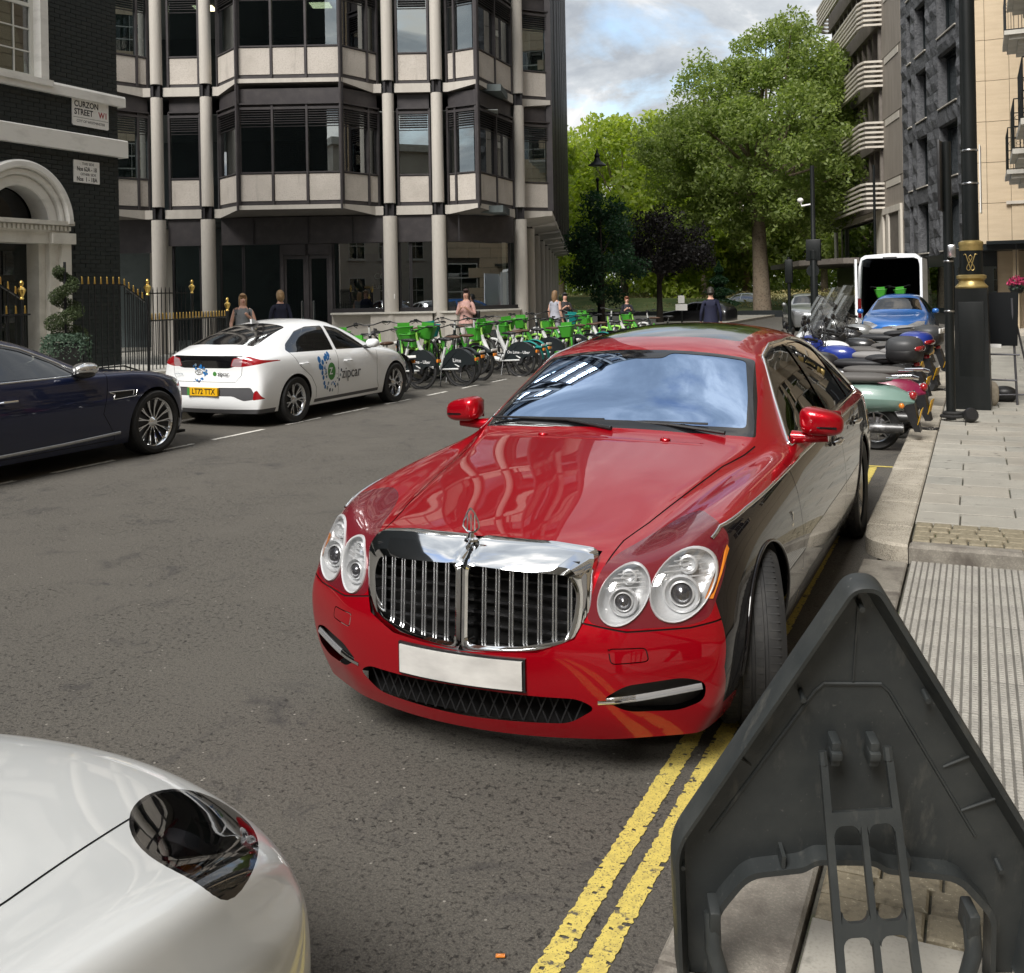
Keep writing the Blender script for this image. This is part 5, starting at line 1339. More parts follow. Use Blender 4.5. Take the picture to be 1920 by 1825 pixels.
        # wing badge
        c, nn = S.on('y', -.50, .74, sg)
        q = MB(); q.prism([(-.51, .725), (-.495, .725), (-.497, .75), (-.48, .765), (-.505, .765)], c.y - .004 * sg, c.y + .004 * sg, 'y'); q.prism([(-.515, .70), (-.475, .70), (-.475, .712), (-.515, .712)], c.y - .004 * sg, c.y + .005 * sg, 'y'); q.build('wing_badge', M['chrome'], t)
        # mirrors
        q = MB(); bm = bmesh.new(); bmesh.ops.create_uvsphere(bm, u_segments=24, v_segments=14, radius=1)
        for v in bm.verts:
            x, y, z = v.co; e = 3.2
            f = (abs(x) ** e + abs(y) ** e + abs(z) ** e) ** (-1 / e); x, y, z = x * f, y * f, z * f
            v.co = (x * .085 * (1 - .18 * y) * (1.0 if x < 0 else .9), y * .108, z * .068 * (1 - .16 * y) - .012 * y)
        q.addbm(bm, True, Matrix.Translation((-1.08, 1.02 * sg, 1.105)) @ Matrix.Diagonal((1, sg, 1, 1))); bm.free()
        mo = q.build('mirror', P, t, 60)
        q = MB(); q.box((-1.168, 1.02 * sg - .085, 1.055), (-1.162, 1.02 * sg + .085, 1.155)); q.build('mirror_glass', M['chrome'], mo)
        q = MB(); q.tube([(-1.10, .87 * sg, 1.02), (-1.09, .95 * sg, 1.022), (-1.09, 1.05 * sg, 1.025)], [.035, .028, .022], 12); q.build('mirror_arm', P, mo)
        q = MB(); q.tube([(-1.022, .95 * sg, 1.085), (-1.004, 1.02 * sg, 1.085), (-1.018, 1.10 * sg, 1.082)], .006, 6); q.build('repeater_lamp', M['black_gloss'], mo)
    # ---- grille
    def gx(y, z): return .930 - .42 * y * y - (z - .5) * .07 - max(0, z - .785) * 1.15
    op = []
    for sg in (1, -1):
        base = rounded([(.026, .785), (.40, .765), (.43, .70), (.418, .60), (.392, .535), (.22, .503), (.026, .495)], .034, 6)
        op.append([(y * sg, z) for y, z in base])
    q = MB()
    # frame ring built as loft from outer outline to each opening: outer strip, face strips
    outer = rounded([(.0, .862), (.30, .855), (.475, .835), (.475, .60), (.440, .505), (.24, .466), (0, .455)], .04, 6)
    for sg in (1, -1):
        O = [(y * sg, z) for y, z in outer]; I = op[0] if sg > 0 else op[1]
        n = 64
        def resample(p, n, start):
            p = p + [p[0]]; d = [0]
            for a, b in zip(p[:-1], p[1:]): d.append(d[-1] + math.hypot(b[0] - a[0], b[1] - a[1]))
            out = []
            for k in range(n):
                s = d[-1] * k / n; i = max(j for j in range(len(d)) if d[j] <= s + 1e-9); i = min(i, len(p) - 2)
                u = (s - d[i]) / max(1e-9, d[i + 1] - d[i]); out.append((p[i][0] + (p[i + 1][0] - p[i][0]) * u, p[i][1] + (p[i + 1][1] - p[i][1]) * u))
            return out
        # clockwise from centre-top in both; match by angle around the opening centre
        cy, cz = .22 * sg, .66
        rows = []
        for k in range(160):
            a = 2 * PI * k / 160; dv = (math.cos(a), math.sin(a))
            def hit(poly):
                best = None
                for i in range(len(poly)):
                    p1, p2 = poly[i], poly[(i + 1) % len(poly)]; ex, ey = p2[0] - p1[0], p2[1] - p1[1]; den = dv[0] * ey - dv[1] * ex
                    if abs(den) < 1e-12: continue
                    tt = ((p1[0] - cy) * ey - (p1[1] - cz) * ex) / den; uu = ((p1[0] - cy) * dv[1] - (p1[1] - cz) * dv[0]) / den
                    if tt > 0 and -1e-6 <= uu <= 1 + 1e-6 and (best is None or tt > best): best = tt
                return (cy + dv[0] * best, cz + dv[1] * best)
            oo = O + [(0, .47)] if False else O
            Oc = [p for p in O]
            po = hit(Oc); pi = hit(I)
            mid = (pi[0] + (po[0] - pi[0]) * .35, pi[1] + (po[1] - pi[1]) * .35)
            r_ = [(gx(*po) - .06, *po), (gx(*po) - .012, po[0], po[1]), (gx(*po) + .002, po[0] + (pi[0] - po[0]) * .12, po[1] + (pi[1] - po[1]) * .12), (gx(*mid) + .006, *mid), (gx(*pi) + .0, *pi), (gx(*pi) - .05, *pi)]
            rows.append(r_)
        q.grid(rows, True, closed_u=True)
    q.build('grille_frame', M['chrome'], t, 40)
    bar = 0
    for sg in (1, -1):
        for k in range(7):
            y = (.052 + .354 * (k + .5) / 6.7) * sg
            zt = .778 - .02 * (k / 7); zb = .498 + .045 * max(0, (k - 2) / 4) ** 2
            q = MB(); 
            for dy in (-.006, .006): q.tube([(gx(y, zt) - .030, y + dy, zt), (gx(y, .65) - .030, y + dy, .65), (gx(y, zb) - .03, y + dy, zb)], .0042, 6)
            q.build('grille_bar', M['bar_metal'], t)
    q = MB()
    for z in [.53 + .045 * k for k in range(7)]: q.box((.80, -.43, z), (.812, .43, z + .008))
    q.build('grille_slat', M['black_plastic'], t)
    q = MB(); q.grid([[(.79 - .30 * y * y, y, z) for z in (.46, .80)] for y in (-.46, -.25, 0, .25, .46)]); q.build('grille_backing', M['gap'], t)
    # ---- bonnet ornament
    orn = thing_part = MB(); 
    orn.lathe([(.028, 0), (.026, .008), (.014, .014), (.010, .03)], 18, Matrix.Translation((.83, 0, .853)))
    arch_ = lambda hw, h, z0, n=10: [(hw * math.sin(PI * .5 * 1) * (1 - (i / n) ** 1.8), z0 + h * i / n) for i in range(n + 1)]
    half = [(0, 0), (.018, .004), (.034, .022), (.030, .045), (.015, .075), (0, .092)]
    for sg in (1, -1): orn.tube([(.83, y * sg, .885 + z) for y, z in half], .0035, 6)
    for y0, y1 in ((-.016, 0), (0, .016)):
        orn.tube([(.83, y0, .893), (.83, y0 if y0 else .0, .955), (.83, (y0 + y1) / 2, .925), (.83, y1, .955), (.83, y1, .893)], .003, 6)
    orn.build('bonnet_ornament', M['chrome'], t)
    # ---- lamps: deep reflectors and domes
    for sg in (1, -1):
        for (cy, cz, ry, rz_, tilt, big) in ((.580, .690, .082, .100, .30, 0), (.765, .712, .098, .118, .30, 1)):
            axn = Vector((1, .25 * sg, .18)).normalized()
            def sp_(f, a, d):
                c, nn = S.on('x', cy * sg + ry * f * math.cos(a) + sg * .015 * f * math.sin(a), cz + rz_ * f * math.sin(a))
                if c is None: c, nn = S.on('x', cy * sg, cz)
                return tuple(c + axn * d)
            def ell(mb, prof, n=36, ox=0, oz=0, k=1.0):
                rows = []
                for (f, d) in prof: rows.append([sp_(f, 2 * PI * i / n, d) for i in range(n + 1)])
                mb.grid(rows, True)
            q = MB(); ell(q, [(1.02, -.012), (1.03, .005), (1.0, .010), (.965, .006), (.95, -.012), (.86, -.035), (.70, -.052), (.4, -.06), (.0, -.062)])
            lamp_o = q.build('headlight', M['reflector'], t, 50)
            q = MB(); ell(q, [(.965, .006), (.8, .014), (.55, .021), (.3, .024), (0.0, .025)]); q.build('lens', M['lamp_glass'], lamp_o)
            def sub_(fz, fy=0): 
                c, nn = S.on('x', cy * sg + ry * fy * sg, cz + rz_ * fz); c = c - axn * .028; return Matrix.Translation(c) @ axn.to_track_quat('Z', 'Y').to_matrix().to_4x4()
            Mp = sub_(-.24); rr = ry * (.66 if big else .60)
            q = MB(); q.lathe([(rr * 1.05, -.03), (rr * 1.05, .010), (rr * .94, .018), (rr * .86, .006), (rr * .74, -.004), (rr * .70, .010), (rr * .62, .013), (rr * .58, .0)], 30, Mp, cap=False); q.build('projector_ring', M['reflector'], lamp_o)
            q = MB(); q.lathe([(rr * .60, .0), (rr * .5, .012), (rr * .3, .022), (0.001, .026)], 24, Mp, cap=False); q.build('projector_lens', M['smoke_lens'], lamp_o)
            q = MB(); q.lathe([(ry * .36, -.02), (ry * .36, .008), (ry * .28, .012), (ry * .2, -.002), (0.001, -.008)], 18, sub_(.56, .12), cap=False)
            for kk in range(5): q.tube([sp_(.82, R(165 - 13 * kk), -.016), sp_(.82, R(15 + 13 * kk), -.016)], .0028, 5)
            q.build('side_lamp', M['reflector'], lamp_o)
        # amber marker
        poly = [(.862, .66), (.874, .73), (.880, .80), (.872, .815), (.856, .74), (.838, .665)]
        pts3 = [S.on('x', y * sg, z) for y, z in poly]
        if all(p[0] is not None for p in pts3):
            q = MB(); vs = [tuple(p[0] + p[1] * .004) for p in pts3]; q.add(vs, [tuple(range(len(vs)))]); q.build('marker_lamp', M['lamp_amber'], t)
        # daytime lamp strip in the vent
        pts = []
        for k in range(9):
            y = (.505 + .33 * k / 8) * sg; z = .325 + .035 * (k / 8) ** 1.3; c, nn = S.on('x', y, z)
            if c is not None: pts.append((c + Vector((-.004, 0, 0)), Vector((1, .2 * sg, .3)).normalized()))
        ribbon3(pts[:4], .022, .005, 'fog_lamp_trim', M['chrome'], t); ribbon3(pts[3:], .022, .005, 'daytime_lamp', M['lamp_clear'], t)
    # intake mesh: crossed bars on a dark backing
    q = MB(); 
    for k in range(-9, 10):
        y0 = k * .045
        for d in (-1, 1):
            a = (.895 - .35 * y0 * y0, y0, .225); b = (.895 - .35 * y0 * y0, y0 + .05 * d, .335); q.tube([a, b], .0035, 4)
    q.build('intake_mesh', M['black_plastic'], t)
    q = MB(); q.grid([[(.84 - .3 * y * y, y, z) for z in (.2, .36)] for y in (-.52, -.25, 0, .25, .52)]); q.build('intake_backing', M['gap'], t)
    # number plate
    def pcurve(hw, z0, z1, off, th):
        q = MB(); ys = [hw * (k / 8 - 1) for k in range(17)]; X_ = [S.on('x', y, .45)[0].x + off for y in ys]
        q.grid([[(x - th, y, z0), (x, y, z0), (x, y, z1), (x - th, y, z1)] for x, y in zip(X_, ys)], False); return q
    pcurve(.255, .362, .466, .020, .01).build('number_plate', M['plate_white'], t); pcurve(.264, .354, .474, .012, .03).build('plate_holder', M['black_plastic'], t)
    # wheels
    ty = tyre_mesh(.352, .25, .265); rm = rim_mesh(.25, .25, 'twin', 18, M['rim_silver'], M['rim_dark'])
    make_wheel(t, 0, .852, .352, 1, ty, rm, steer=R(17)); make_wheel(t, 0, -.832, .352, -1, ty, rm, steer=R(17)); make_wheel(t, -3.39, .835, .352, 1, ty, rm); make_wheel(t, -3.39, -.835, .352, -1, ty, rm)
    for sg in (1, -1):
        for wx in (0, -3.39): arch_liner(t, wx, .352, .387, .55, .935, sg)
        for wx in (0, -3.39):
            pts = [S.on('y', wx + .386 * math.cos(R(a)), .352 + .386 * math.sin(R(a)), sg) for a in range(-5, 190, 6)]
            pts = [(c, n) for c, n in pts if c is not None]; ribbon3(pts, .012, .008, 'arch_lip', M['black_paint'], t)
    q = MB(); q.box((-4.5, -.80, .17), (.55, .80, .20)); q.build('underbody', M['gap'], t)
    # wipers, washer jets, aerials, interior
    for (a, b, c) in (((-.76, .60, 1.075), (-.80, .30, 1.10), (-.815, -.02, 1.108)), ((-.72, .02, 1.08), (-.79, -.25, 1.105), (-.84, -.60, 1.10))):
        q = MB(); q.tube([a, b, c], [.011, .008, .006], 8); w1 = q.build('wiper', M['black_plastic'], t)
        q = MB(); q.tube([(b[0] - .02, b[1] + .2, b[2] + .008), (c[0], c[1] - .12, c[2] + .0)], .006, 6); q.build('wiper_blade', M['black_plastic'], w1)
    for y in (.33, -.33):
        c, nn = S.on('z', -.64, y); q = MB(); q.ball((-.64, y, c.z + .004), (.022, .028, .012)); q.build('washer_jet', P, t)
    c, nn = S.on('z', -.78, 0)
    q = MB(); P2 = []
    for k in range(33):
        y = -.52 + 1.04 * k / 32; cc = [S.on('z', -.64 + dx + .05 * (1 - (y / .52) ** 2), y)[0] for dx in (-.018, .0, .018)]; h = .004 if abs(y) < .5 else 0
        P2.append([(cc[0].x, cc[0].y, cc[0].z + .0005), (cc[1].x, cc[1].y, cc[1].z + h), (cc[2].x, cc[2].y, cc[2].z + .0005)])
    q.grid(P2); q.build('air_inlet', P, t)
    q = MB(); q.prism([(-3.2, 0), (-3.08, 0), (-3.17, .035), (-3.2, .035)], -.008, .008, 'y', Matrix.Translation((0, 0, 1.50))); q.build('aerial', P, t)
    # interior: dash, wheel, seats
    q = MB(); q.cbox((-1.45, -.78, .55), (-1.02, .78, 1.03), .05); q.build('dashboard', M['interior'], t)
    q = MB(); q.tube([(-1.50 - .19 * math.sin(a) * .35, -.38 + .19 * math.cos(a), .98 + .19 * math.sin(a)) for a in [2 * PI * k / 24 for k in range(24)]], .014, 8, closed=True); q.ball((-1.50, -.38, .98), (.03, .07, .06)); q.build('steering_wheel', M['black_plastic'], t)
    for sy in (-.40, .40):
        for sx_ in (-2.15, -3.2):
            q = MB(); q.cbox((sx_ - .15, sy - .27, .45), (sx_ + .45, sy + .27, .68), .06); q.cbox((sx_ - .28, sy - .26, .6), (sx_ - .10, sy + .26, 1.18), .07); q.cbox((sx_ - .26, sy - .14, 1.20), (sx_ - .15, sy + .14, 1.38), .05); q.build('seat', M['interior'], t)
    q = MB(); q.box((-4.0, -.85, .25), (-.9, .85, .3)); q.build('cabin_floor', M['gap'], t)
    return t, S
M['bar_metal'] = mat('bar_metal', (.60, .61, .62), .25, .9)
M['smoke_lens'] = mat('smoke_lens', (0.10, 0.10, 0.11), 0.08, 0.6, coat=1)
red, RS = red_car()
# ================================================================== other vehicles
def std_gaps(S, fl, xs, z0, z1, only=None):
    for pth in xs: S.strip(pth, .008, 'y', fl, only=only)
def lump(mb, c, r, e=2.6, M4=None, n=20):
    bm = bmesh.new(); bmesh.ops.create_uvsphere(bm, u_segments=n, v_segments=max(8, n // 2 + 2), radius=1)
    for v in bm.verts:
        x, y, z = v.co; f = (abs(x) ** e + abs(y) ** e + abs(z) ** e) ** (-1 / e); v.co = (c[0] + x * f * r[0], c[1] + y * f * r[1], c[2] + z * f * r[2])
    mb.addbm(bm, True, M4); bm.free(); return mb
M['navy_paint'] = mat('navy_paint', (0.007, 0.013, 0.050), 0.35, 0.3, coat=1.0)
M['pearl_white'] = mat('pearl_white', (0.86, 0.88, 0.89), 0.35, 0.0, coat=1.0)
M['cream_white'] = mat('cream_white', (0.62, 0.64, 0.64), 0.32, 0.0, coat=1.0, noise=[(1.5, (0.58, 0.60, 0.60), .4, .7)])
M['blue_paint'] = mat('blue_paint', (0.02, 0.13, 0.42), 0.35, 0.3, coat=1.0)
M['silver_paint'] = mat('silver_paint', (0.30, 0.31, 0.31), 0.35, 0.6, coat=1.0)
M['dark_paint'] = mat('dark_paint', (0.02, 0.02, 0.022), 0.35, 0.3, coat=1.0)

def navy_car():
    t = thing('parked_car', 'dark navy luxury saloon with silver mirror cap entering at the left picture edge', 'car', (-9.56, 9.02, 0), R(90))
    # local: x forward (+Y world), right side of the car (y<0) faces the road
    zl = [.18, .28, .42, .56, .70, .80]; F = [.90, .96, .985, 1.0, 1.0, .985, .955]
    st = [(.52, .86, .80, [(.74, .83), (.58, .845), (.30, .86), (0, .865)], [.93, 1, 1.02, 1.01, .99, .96, .93]),
     (.25, .935, .87, [(.80, .915), (.62, .915), (.32, .93), (0, .935)]), (0, .965, .925, [(.83, .965), (.66, .955), (.34, .965), (0, .968)]),
     (-.4, .975, .955, [(.85, .985), (.70, .985), (.36, 1.0), (0, 1.005)]), (-.8, .978, .955, [(.87, .985), (.74, 1.01), (.38, 1.04), (0, 1.045)]),
     (-1.05, .98, .955, [(.875, 1.02), (.72, 1.14), (.38, 1.18, .05), (0, 1.19, .08)]), (-1.6, .98, .96, [(.85, 1.06), (.63, 1.36), (.36, 1.41, .03), (0, 1.42, .04)]),
     (-2.0, .98, .962, [(.84, 1.08), (.60, 1.42), (.34, 1.475), (0, 1.485)]), (-2.6, .985, .965, [(.84, 1.08), (.595, 1.415), (.34, 1.475), (0, 1.487)]),
     (-3.2, .99, .975, [(.85, 1.06), (.62, 1.33), (.34, 1.39), (0, 1.40)]), (-3.7, .975, .985, [(.85, 1.03), (.70, 1.15), (.36, 1.20), (0, 1.21)]),
     (-4.1, .95, .96, [(.82, .99), (.70, 1.03), (.36, 1.05), (0, 1.055)]), (-4.35, .88, .90, [(.76, .94), (.64, .96), (.34, .97), (0, .975)])]
    S = Shell(st, zl, F, [.84, .90, .92, .92, .90, .87, .80], [-4.38, -4.45, -4.48, -4.48, -4.46, -4.44, -4.42], sub=3, creases=[('s', 6, .3, 2, 12), ('r', 1, .3, 5, 10)])
    for sg in (-1, 1):
        fl = lambda c, n, sg=sg: c.y * sg > .3 and n.y * sg > .12
        for wx in (0, -3.19): S.cut(circle(wx, .365, .405, n=40), 'y', fl, 'hole', None)
        sur = rounded([(-.98, .985), (-1.25, 1.14), (-1.60, 1.30), (-1.95, 1.385), (-2.5, 1.405), (-2.95, 1.36), (-3.35, 1.22), (-3.62, 1.08), (-3.60, 1.01), (-2.2, .985)], .03)
        S.cut(sur, 'y', fl, 'window_surround', M['black_gloss']); sid = [S.nid - 1]
        S.cut(rounded([(-1.10, 1.0), (-1.30, 1.135), (-1.62, 1.275), (-1.93, 1.35), (-2.02, 1.355), (-2.12, 1.005)], .02), 'y', fl, 'side_window', M['car_glass'], only=sid)
        S.cut(rounded([(-2.22, 1.005), (-2.12, 1.365), (-2.5, 1.37), (-2.9, 1.33), (-3.0, 1.02)], .02), 'y', fl, 'side_window', M['car_glass'], only=sid)
        S.cut(rounded([(-3.06, 1.03), (-2.98, 1.30), (-3.3, 1.2), (-3.5, 1.07)], .02), 'y', fl, 'side_window', M['car_glass'], only=sid)
        S.strip([(-.70, .99), (-.73, .80), (-.80, .55), (-.62, .30), (-.60, .24)], .007, 'y', fl, only=[0])
        S.strip([(-2.17, .98), (-2.20, .70), (-2.20, .24)], .007, 'y', fl, only=[0]); S.strip([(-.6, .24), (-2.9, .24)], .007, 'y', fl, only=[0])
        S.strip([(-3.1, .96), (-2.95, .7), (-2.85, .5), (-2.8, .24)], .007, 'y', fl, only=[0])
        S.cut(rounded([(-.30, .765), (-.33, .70), (-.66, .69), (-.63, .745), (-.72, .775)], .01), 'y', fl, 'wing_vent', M['black_plastic'], only=[0])
        S.cut(rounded([(.62, .66), (.50, .82), (.36, .84), (.46, .68)], .05), 'y', fl, 'headlight', M['lamp_clear'], only=[0])
    top = lambda c, n: n.z > .1
    S.cut(rounded([(-.92, -.72), (-.84, 0), (-.92, .72), (-1.55, .60), (-1.5, 0), (-1.55, -.60)], .04), 'z', top, 'windscreen', M['car_glass'], only=[0])
    S.cut(rounded([(-3.15, -.58), (-3.1, 0), (-3.15, .58), (-3.75, .66), (-3.75, -.66)], .05), 'z', top, 'rear_window', M['car_glass'], only=[0])
    for sg in (1, -1): S.strip([(.62, .45 * sg), (.3, .55 * sg), (0, .60 * sg), (-.4, .66 * sg), (-.85, .74 * sg)], .007, 'z', top, only=[0])
    S.emit(t, M['navy_paint'], drop=('hole',), inset={'side_window': .006, 'panel_gap': .004, 'wing_vent': .012})
    for sg in (1, -1):
        S.ribbon(sur + [sur[0]], 'y', sg, .020, .010, 'window_trim', M['chrome'], t, 2)
        S.ribbon([(-.54, .315), (-1.3, .29), (-2.8, .265)], 'y', sg, .035, .014, 'sill_trim', M['satin_metal'], t, 8)
        S.ribbon([(-.30, .765), (-.33, .70), (-.66, .69), (-.63, .745), (-.72, .775), (-.36, .768)], 'y', sg, .010, .006, 'wing_vent_trim', M['chrome'], t, 4)
        S.ribbon([(-.345, .77), (-.365, .715)], 'y', sg, .012, .008, 'wing_vent_trim', M['chrome'], t, 4)
        for hx in (-1.98, -3.0):
            c, nn = S.on('y', hx, .80, sg); q = MB(); q.tube([(c.x + .11, c.y, c.z), (c.x + .08, c.y + .03 * sg, c.z + .006), (c.x - .08, c.y + .03 * sg, c.z + .006), (c.x - .11, c.y, c.z)], [.01, .013, .013, .01], 8); q.build('door_handle', M['chrome'], t)
        q = MB(); lump(q, (-1.12, 1.06 * sg, 1.055), (.15, .10, .075), 2.3); mo = q.build('mirror', M['silver_cap'], t)
        q = MB(); lump(q, (-1.14, 1.06 * sg, 1.015), (.13, .098, .055), 2.3); q.box((-1.16, .86 * sg - .01, .95), (-1.05, .86 * sg + .12 * sg, .985)) ; q.build('mirror_base', M['black_gloss'], mo)
    ty = tyre_mesh(.365, .275, .27); rm = rim_mesh(.275, .26, 'blade', 13, M['chrome'], M['rim_dark'])
    for (x, y, s) in ((0, -.835, -1), (0, .835, 1), (-3.19, -.835, -1), (-3.19, .835, 1)): make_wheel(t, x, y, .365, s, ty, rm)
    for sg in (1, -1):
        for wx in (0, -3.19): arch_liner(t, wx, .365, .405, .55, .93, sg)
    q = MB(); q.box((-4.3, -.83, .17), (.6, .83, .2)); q.build('underbody', M['gap'], t)
    q = MB(); q.cbox((-1.5, -.75, .5), (-1.05, .75, .96), .05); q.build('dashboard', M['interior'], t)
    q = MB(); q.tube([(-1.52 - .06 * math.sin(a), -.36 + .18 * math.cos(a), .94 + .18 * math.sin(a)) for a in [2 * PI * k / 24 for k in range(24)]], .013, 8, closed=True); q.build('steering_wheel', M['wood_cream'], t)
    for sy in (-.38, .38):
        for sx_ in (-2.1, -3.0):
            q = MB(); q.cbox((sx_ - .1, sy - .26, .45), (sx_ + .4, sy + .26, .66), .06); q.cbox((sx_ - .25, sy - .25, .6), (sx_ - .08, sy + .25, 1.12), .07); q.cbox((sx_ - .22, sy - .13, 1.13), (sx_ - .12, sy + .13, 1.28), .04); q.build('seat', M['interior'], t)
    return t
M['silver_cap'] = mat('silver_cap', (0.72, 0.72, 0.72), 0.16, 0.9, coat=.6)
M['wood_cream'] = mat('wood_cream', (0.25, 0.2, 0.15), 0.5)
navy_car()

M['dot_blue'] = mat('dot_blue', (0.015, 0.15, 0.42), 0.4); M['dot_dark'] = mat('dot_dark', (0.02, 0.03, 0.09), 0.4); M['dot_green'] = mat('dot_green', (0.06, 0.24, 0.05), 0.4); M['dot_grey'] = mat('dot_grey', (0.16, 0.22, 0.26), 0.4)
M['plate_yellow'] = mat('plate_yellow', (0.75, 0.42, 0.01), 0.4); M['print_white'] = mat('print_white', (.8, .8, .8), .5)
M['warm_grey'] = mat('warm_grey', (0.08, 0.08, 0.085), 0.45)
def white_hatch():
    t = thing('parked_car', 'white electric hatchback with blue dotted car club stickers on its doors', 'car', (-9.62, 14.55, 0), R(90))
    zl = [.20, .30, .45, .60, .72, .82]; F = [.92, .97, .99, 1.0, 1.0, .99, .96]; W0 = .91
    st = [(.50, .80, .70, [(.66, .745), (.50, .77), (.27, .79), (0, .80)], [.93, 1, 1.02, 1.01, .99, .96, .93]),
     (.22, .875, .80, [(.74, .855), (.60, .875), (.30, .89), (0, .895)]), (-.1, .90, .865, [(.78, .915), (.66, .935), (.34, .95), (0, .955)]),
     (-.45, .908, .895, [(.81, .94), (.71, .98), (.37, 1.01), (0, 1.02)]), (-.62, .91, .90, [(.82, .955), (.70, 1.03), (.37, 1.06, .04), (0, 1.07, .08)]),
     (-1.1, .91, .90, [(.80, 1.02), (.60, 1.28), (.34, 1.32, .06), (0, 1.33, .10)]), (-1.45, .91, .905, [(.785, 1.05), (.565, 1.375), (.33, 1.43), (0, 1.435, .03)]),
     (-1.9, .91, .91, [(.78, 1.05), (.555, 1.385), (.33, 1.44), (0, 1.452)]), (-2.4, .912, .92, [(.785, 1.04), (.56, 1.335), (.33, 1.39), (0, 1.40)]),
     (-2.9, .905, .93, [(.78, 1.02), (.60, 1.215), (.33, 1.265), (0, 1.28)]), (-3.25, .885, .94, [(.76, .985), (.64, 1.075), (.34, 1.12), (0, 1.13)]), (-3.42, .85, .925, [(.74, .95), (.62, 1.0), (.34, 1.035), (0, 1.045)], [.93, 1.0, 1.03, 1.02, .99, .96, .945])]
    S = Shell(st, zl, F, [.80, .85, .87, .865, .84, .82, .74], [-3.50, -3.585, -3.60, -3.575, -3.545, -3.56, -3.58], pn=2.2, pt=2.6, sub=3, creases=[('s', 6, .2, 1, 11), ('r', 1, .25, 4, 9)])
    P = M['pearl_white']
    for sg in (-1, 1):
        fl = lambda c, n, sg=sg: c.y * sg > .3 and n.y * sg > .12
        for wx in (0, -2.70): S.cut(circle(wx, .325, .365, n=36), 'y', fl, 'hole', None)
        S.cut(rounded([(-.80, .945), (-1.0, 1.10), (-1.30, 1.27), (-1.6, 1.325), (-1.63, .965)], .03), 'y', fl, 'side_window', M['car_glass'], only=[0])
        S.cut(rounded([(-1.70, .965), (-1.67, 1.325), (-2.05, 1.325), (-2.35, 1.27), (-2.72, 1.10), (-2.80, 1.02), (-2.75, .985)], .03), 'y', fl, 'side_window', M['car_glass'], only=[0])
        S.strip([(-.56, .90), (-.60, .70), (-.58, .42), (-.52, .30)], .007, 'y', fl, only=[0]); S.strip([(-1.66, .96), (-1.68, .60), (-1.66, .30)], .007, 'y', fl, only=[0])
        S.strip([(-2.76, 1.0), (-2.62, .80), (-2.36, .62), (-2.24, .46), (-2.22, .30)], .007, 'y', fl, only=[0])
        S.cut(rounded([(-.52, .295), (-.52, .245), (-2.25, .235), (-2.25, .285)], .01), 'y', fl, 'sill_trim', M['warm_grey'], only=[0])
        S.cut(rounded([(.52, .62), (.62, .70), (.28, .80), (.14, .82), (.30, .68)], .03), 'y', fl, 'headlight', M['lamp_clear'], only=[0])
    top = lambda c, n: n.z > .1; rear = lambda c, n: c.x < -2.9 and n.x < -.05
    S.cut(rounded([(-.62, -.68), (-.52, 0), (-.62, .68), (-1.38, .55), (-1.32, 0), (-1.38, -.55)], .04), 'z', top, 'windscreen', M['car_glass'], only=[0])
    S.cut(rounded([(-2.42, -.50), (-2.38, 0), (-2.42, .50), (-3.22, .58), (-3.30, 0), (-3.22, -.58)], .06), 'z', top, 'rear_window', M['black_gloss'], only=[0])
    # tail: dark lower rear glass, light clusters, bumper insert
    S.cut(rounded([(-.60, .985), (.60, .985), (.56, .86), (.40, .815), (-.40, .815), (-.56, .86)], .04), 'x', rear, 'rear_window', M['black_gloss'], only=[0])
    for sg in (1, -1):
        S.cut(rounded([(.42 * sg, .84), (.46 * sg, .95), (.66 * sg, .975), (.885 * sg, .90), (.80 * sg, .865), (.60 * sg, .835)], .02), 'x', rear, 'rear_lamp', M['lamp_red'])
        S.cut(rounded([(.43 * sg, .845), (.47 * sg, .94), (.60 * sg, .965), (.58 * sg, .84)], .02), 'x', rear, 'reversing_lamp', M['lamp_pinkish'])
        S.cut(rounded([(.80 * sg, .52), (.87 * sg, .40), (.74 * sg, .385), (.76 * sg, .50)], .02), 'x', rear, 'rear_reflector', M['lamp_red'])
    S.cut(rounded([(-.72, .555), (.72, .555), (.80, .40), (.62, .375), (.46, .44), (-.46, .44), (-.62, .375), (-.80, .40)], .03), 'x', rear, 'bumper_insert', M['warm_grey'], only=[0])
    S.strip([(-.60, .94), (-.58, .72), (-.50, .63), (.50, .63), (.58, .72), (.60, .94)], .006, 'x', rear, only=[0])
    S.cut(rounded([(-.9, .26), (.9, .26), (.8, .10), (-.8, .10)], .03), 'x', rear, 'diffuser', M['warm_grey'], only=[0])
    S.emit(t, P, drop=('hole',), inset={'side_window': .006, 'panel_gap': .004, 'bumper_insert': .012})
    for sg in (1, -1):
        for hx in (-1.42, -2.52):
            c, nn = S.on('y', hx, .79 + (.03 if hx < -2 else 0), sg); q = MB(); q.tube([(c.x + .10, c.y, c.z), (c.x + .07, c.y + .03 * sg, c.z), (c.x - .07, c.y + .03 * sg, c.z), (c.x - .10, c.y, c.z)], .012, 8); q.build('door_handle', P, t)
        q = MB(); lump(q, (-.86, 1.0 * sg, 1.02), (.10, .10, .07), 2.5); mo = q.build('mirror', P, t); q = MB(); q.tube([(-.86, .84 * sg, .96), (-.86, .96 * sg, .97)], .03); q.build('mirror_base', M['black_plastic'], mo)
    ty = tyre_mesh(.325, .23, .215); rm = rim_mesh(.23, .21, 'y', 7, M['rim_silver'], M['rim_dark'])
    for (x, y, s) in ((0, -.80, -1), (0, .80, 1), (-2.7, -.80, -1), (-2.7, .80, 1)): make_wheel(t, x, y, .325, s, ty, rm, spin=.3 * x)
    for sg in (1, -1):
        for wx in (0, -2.7): arch_liner(t, wx, .325, .362, .5, .88, sg)
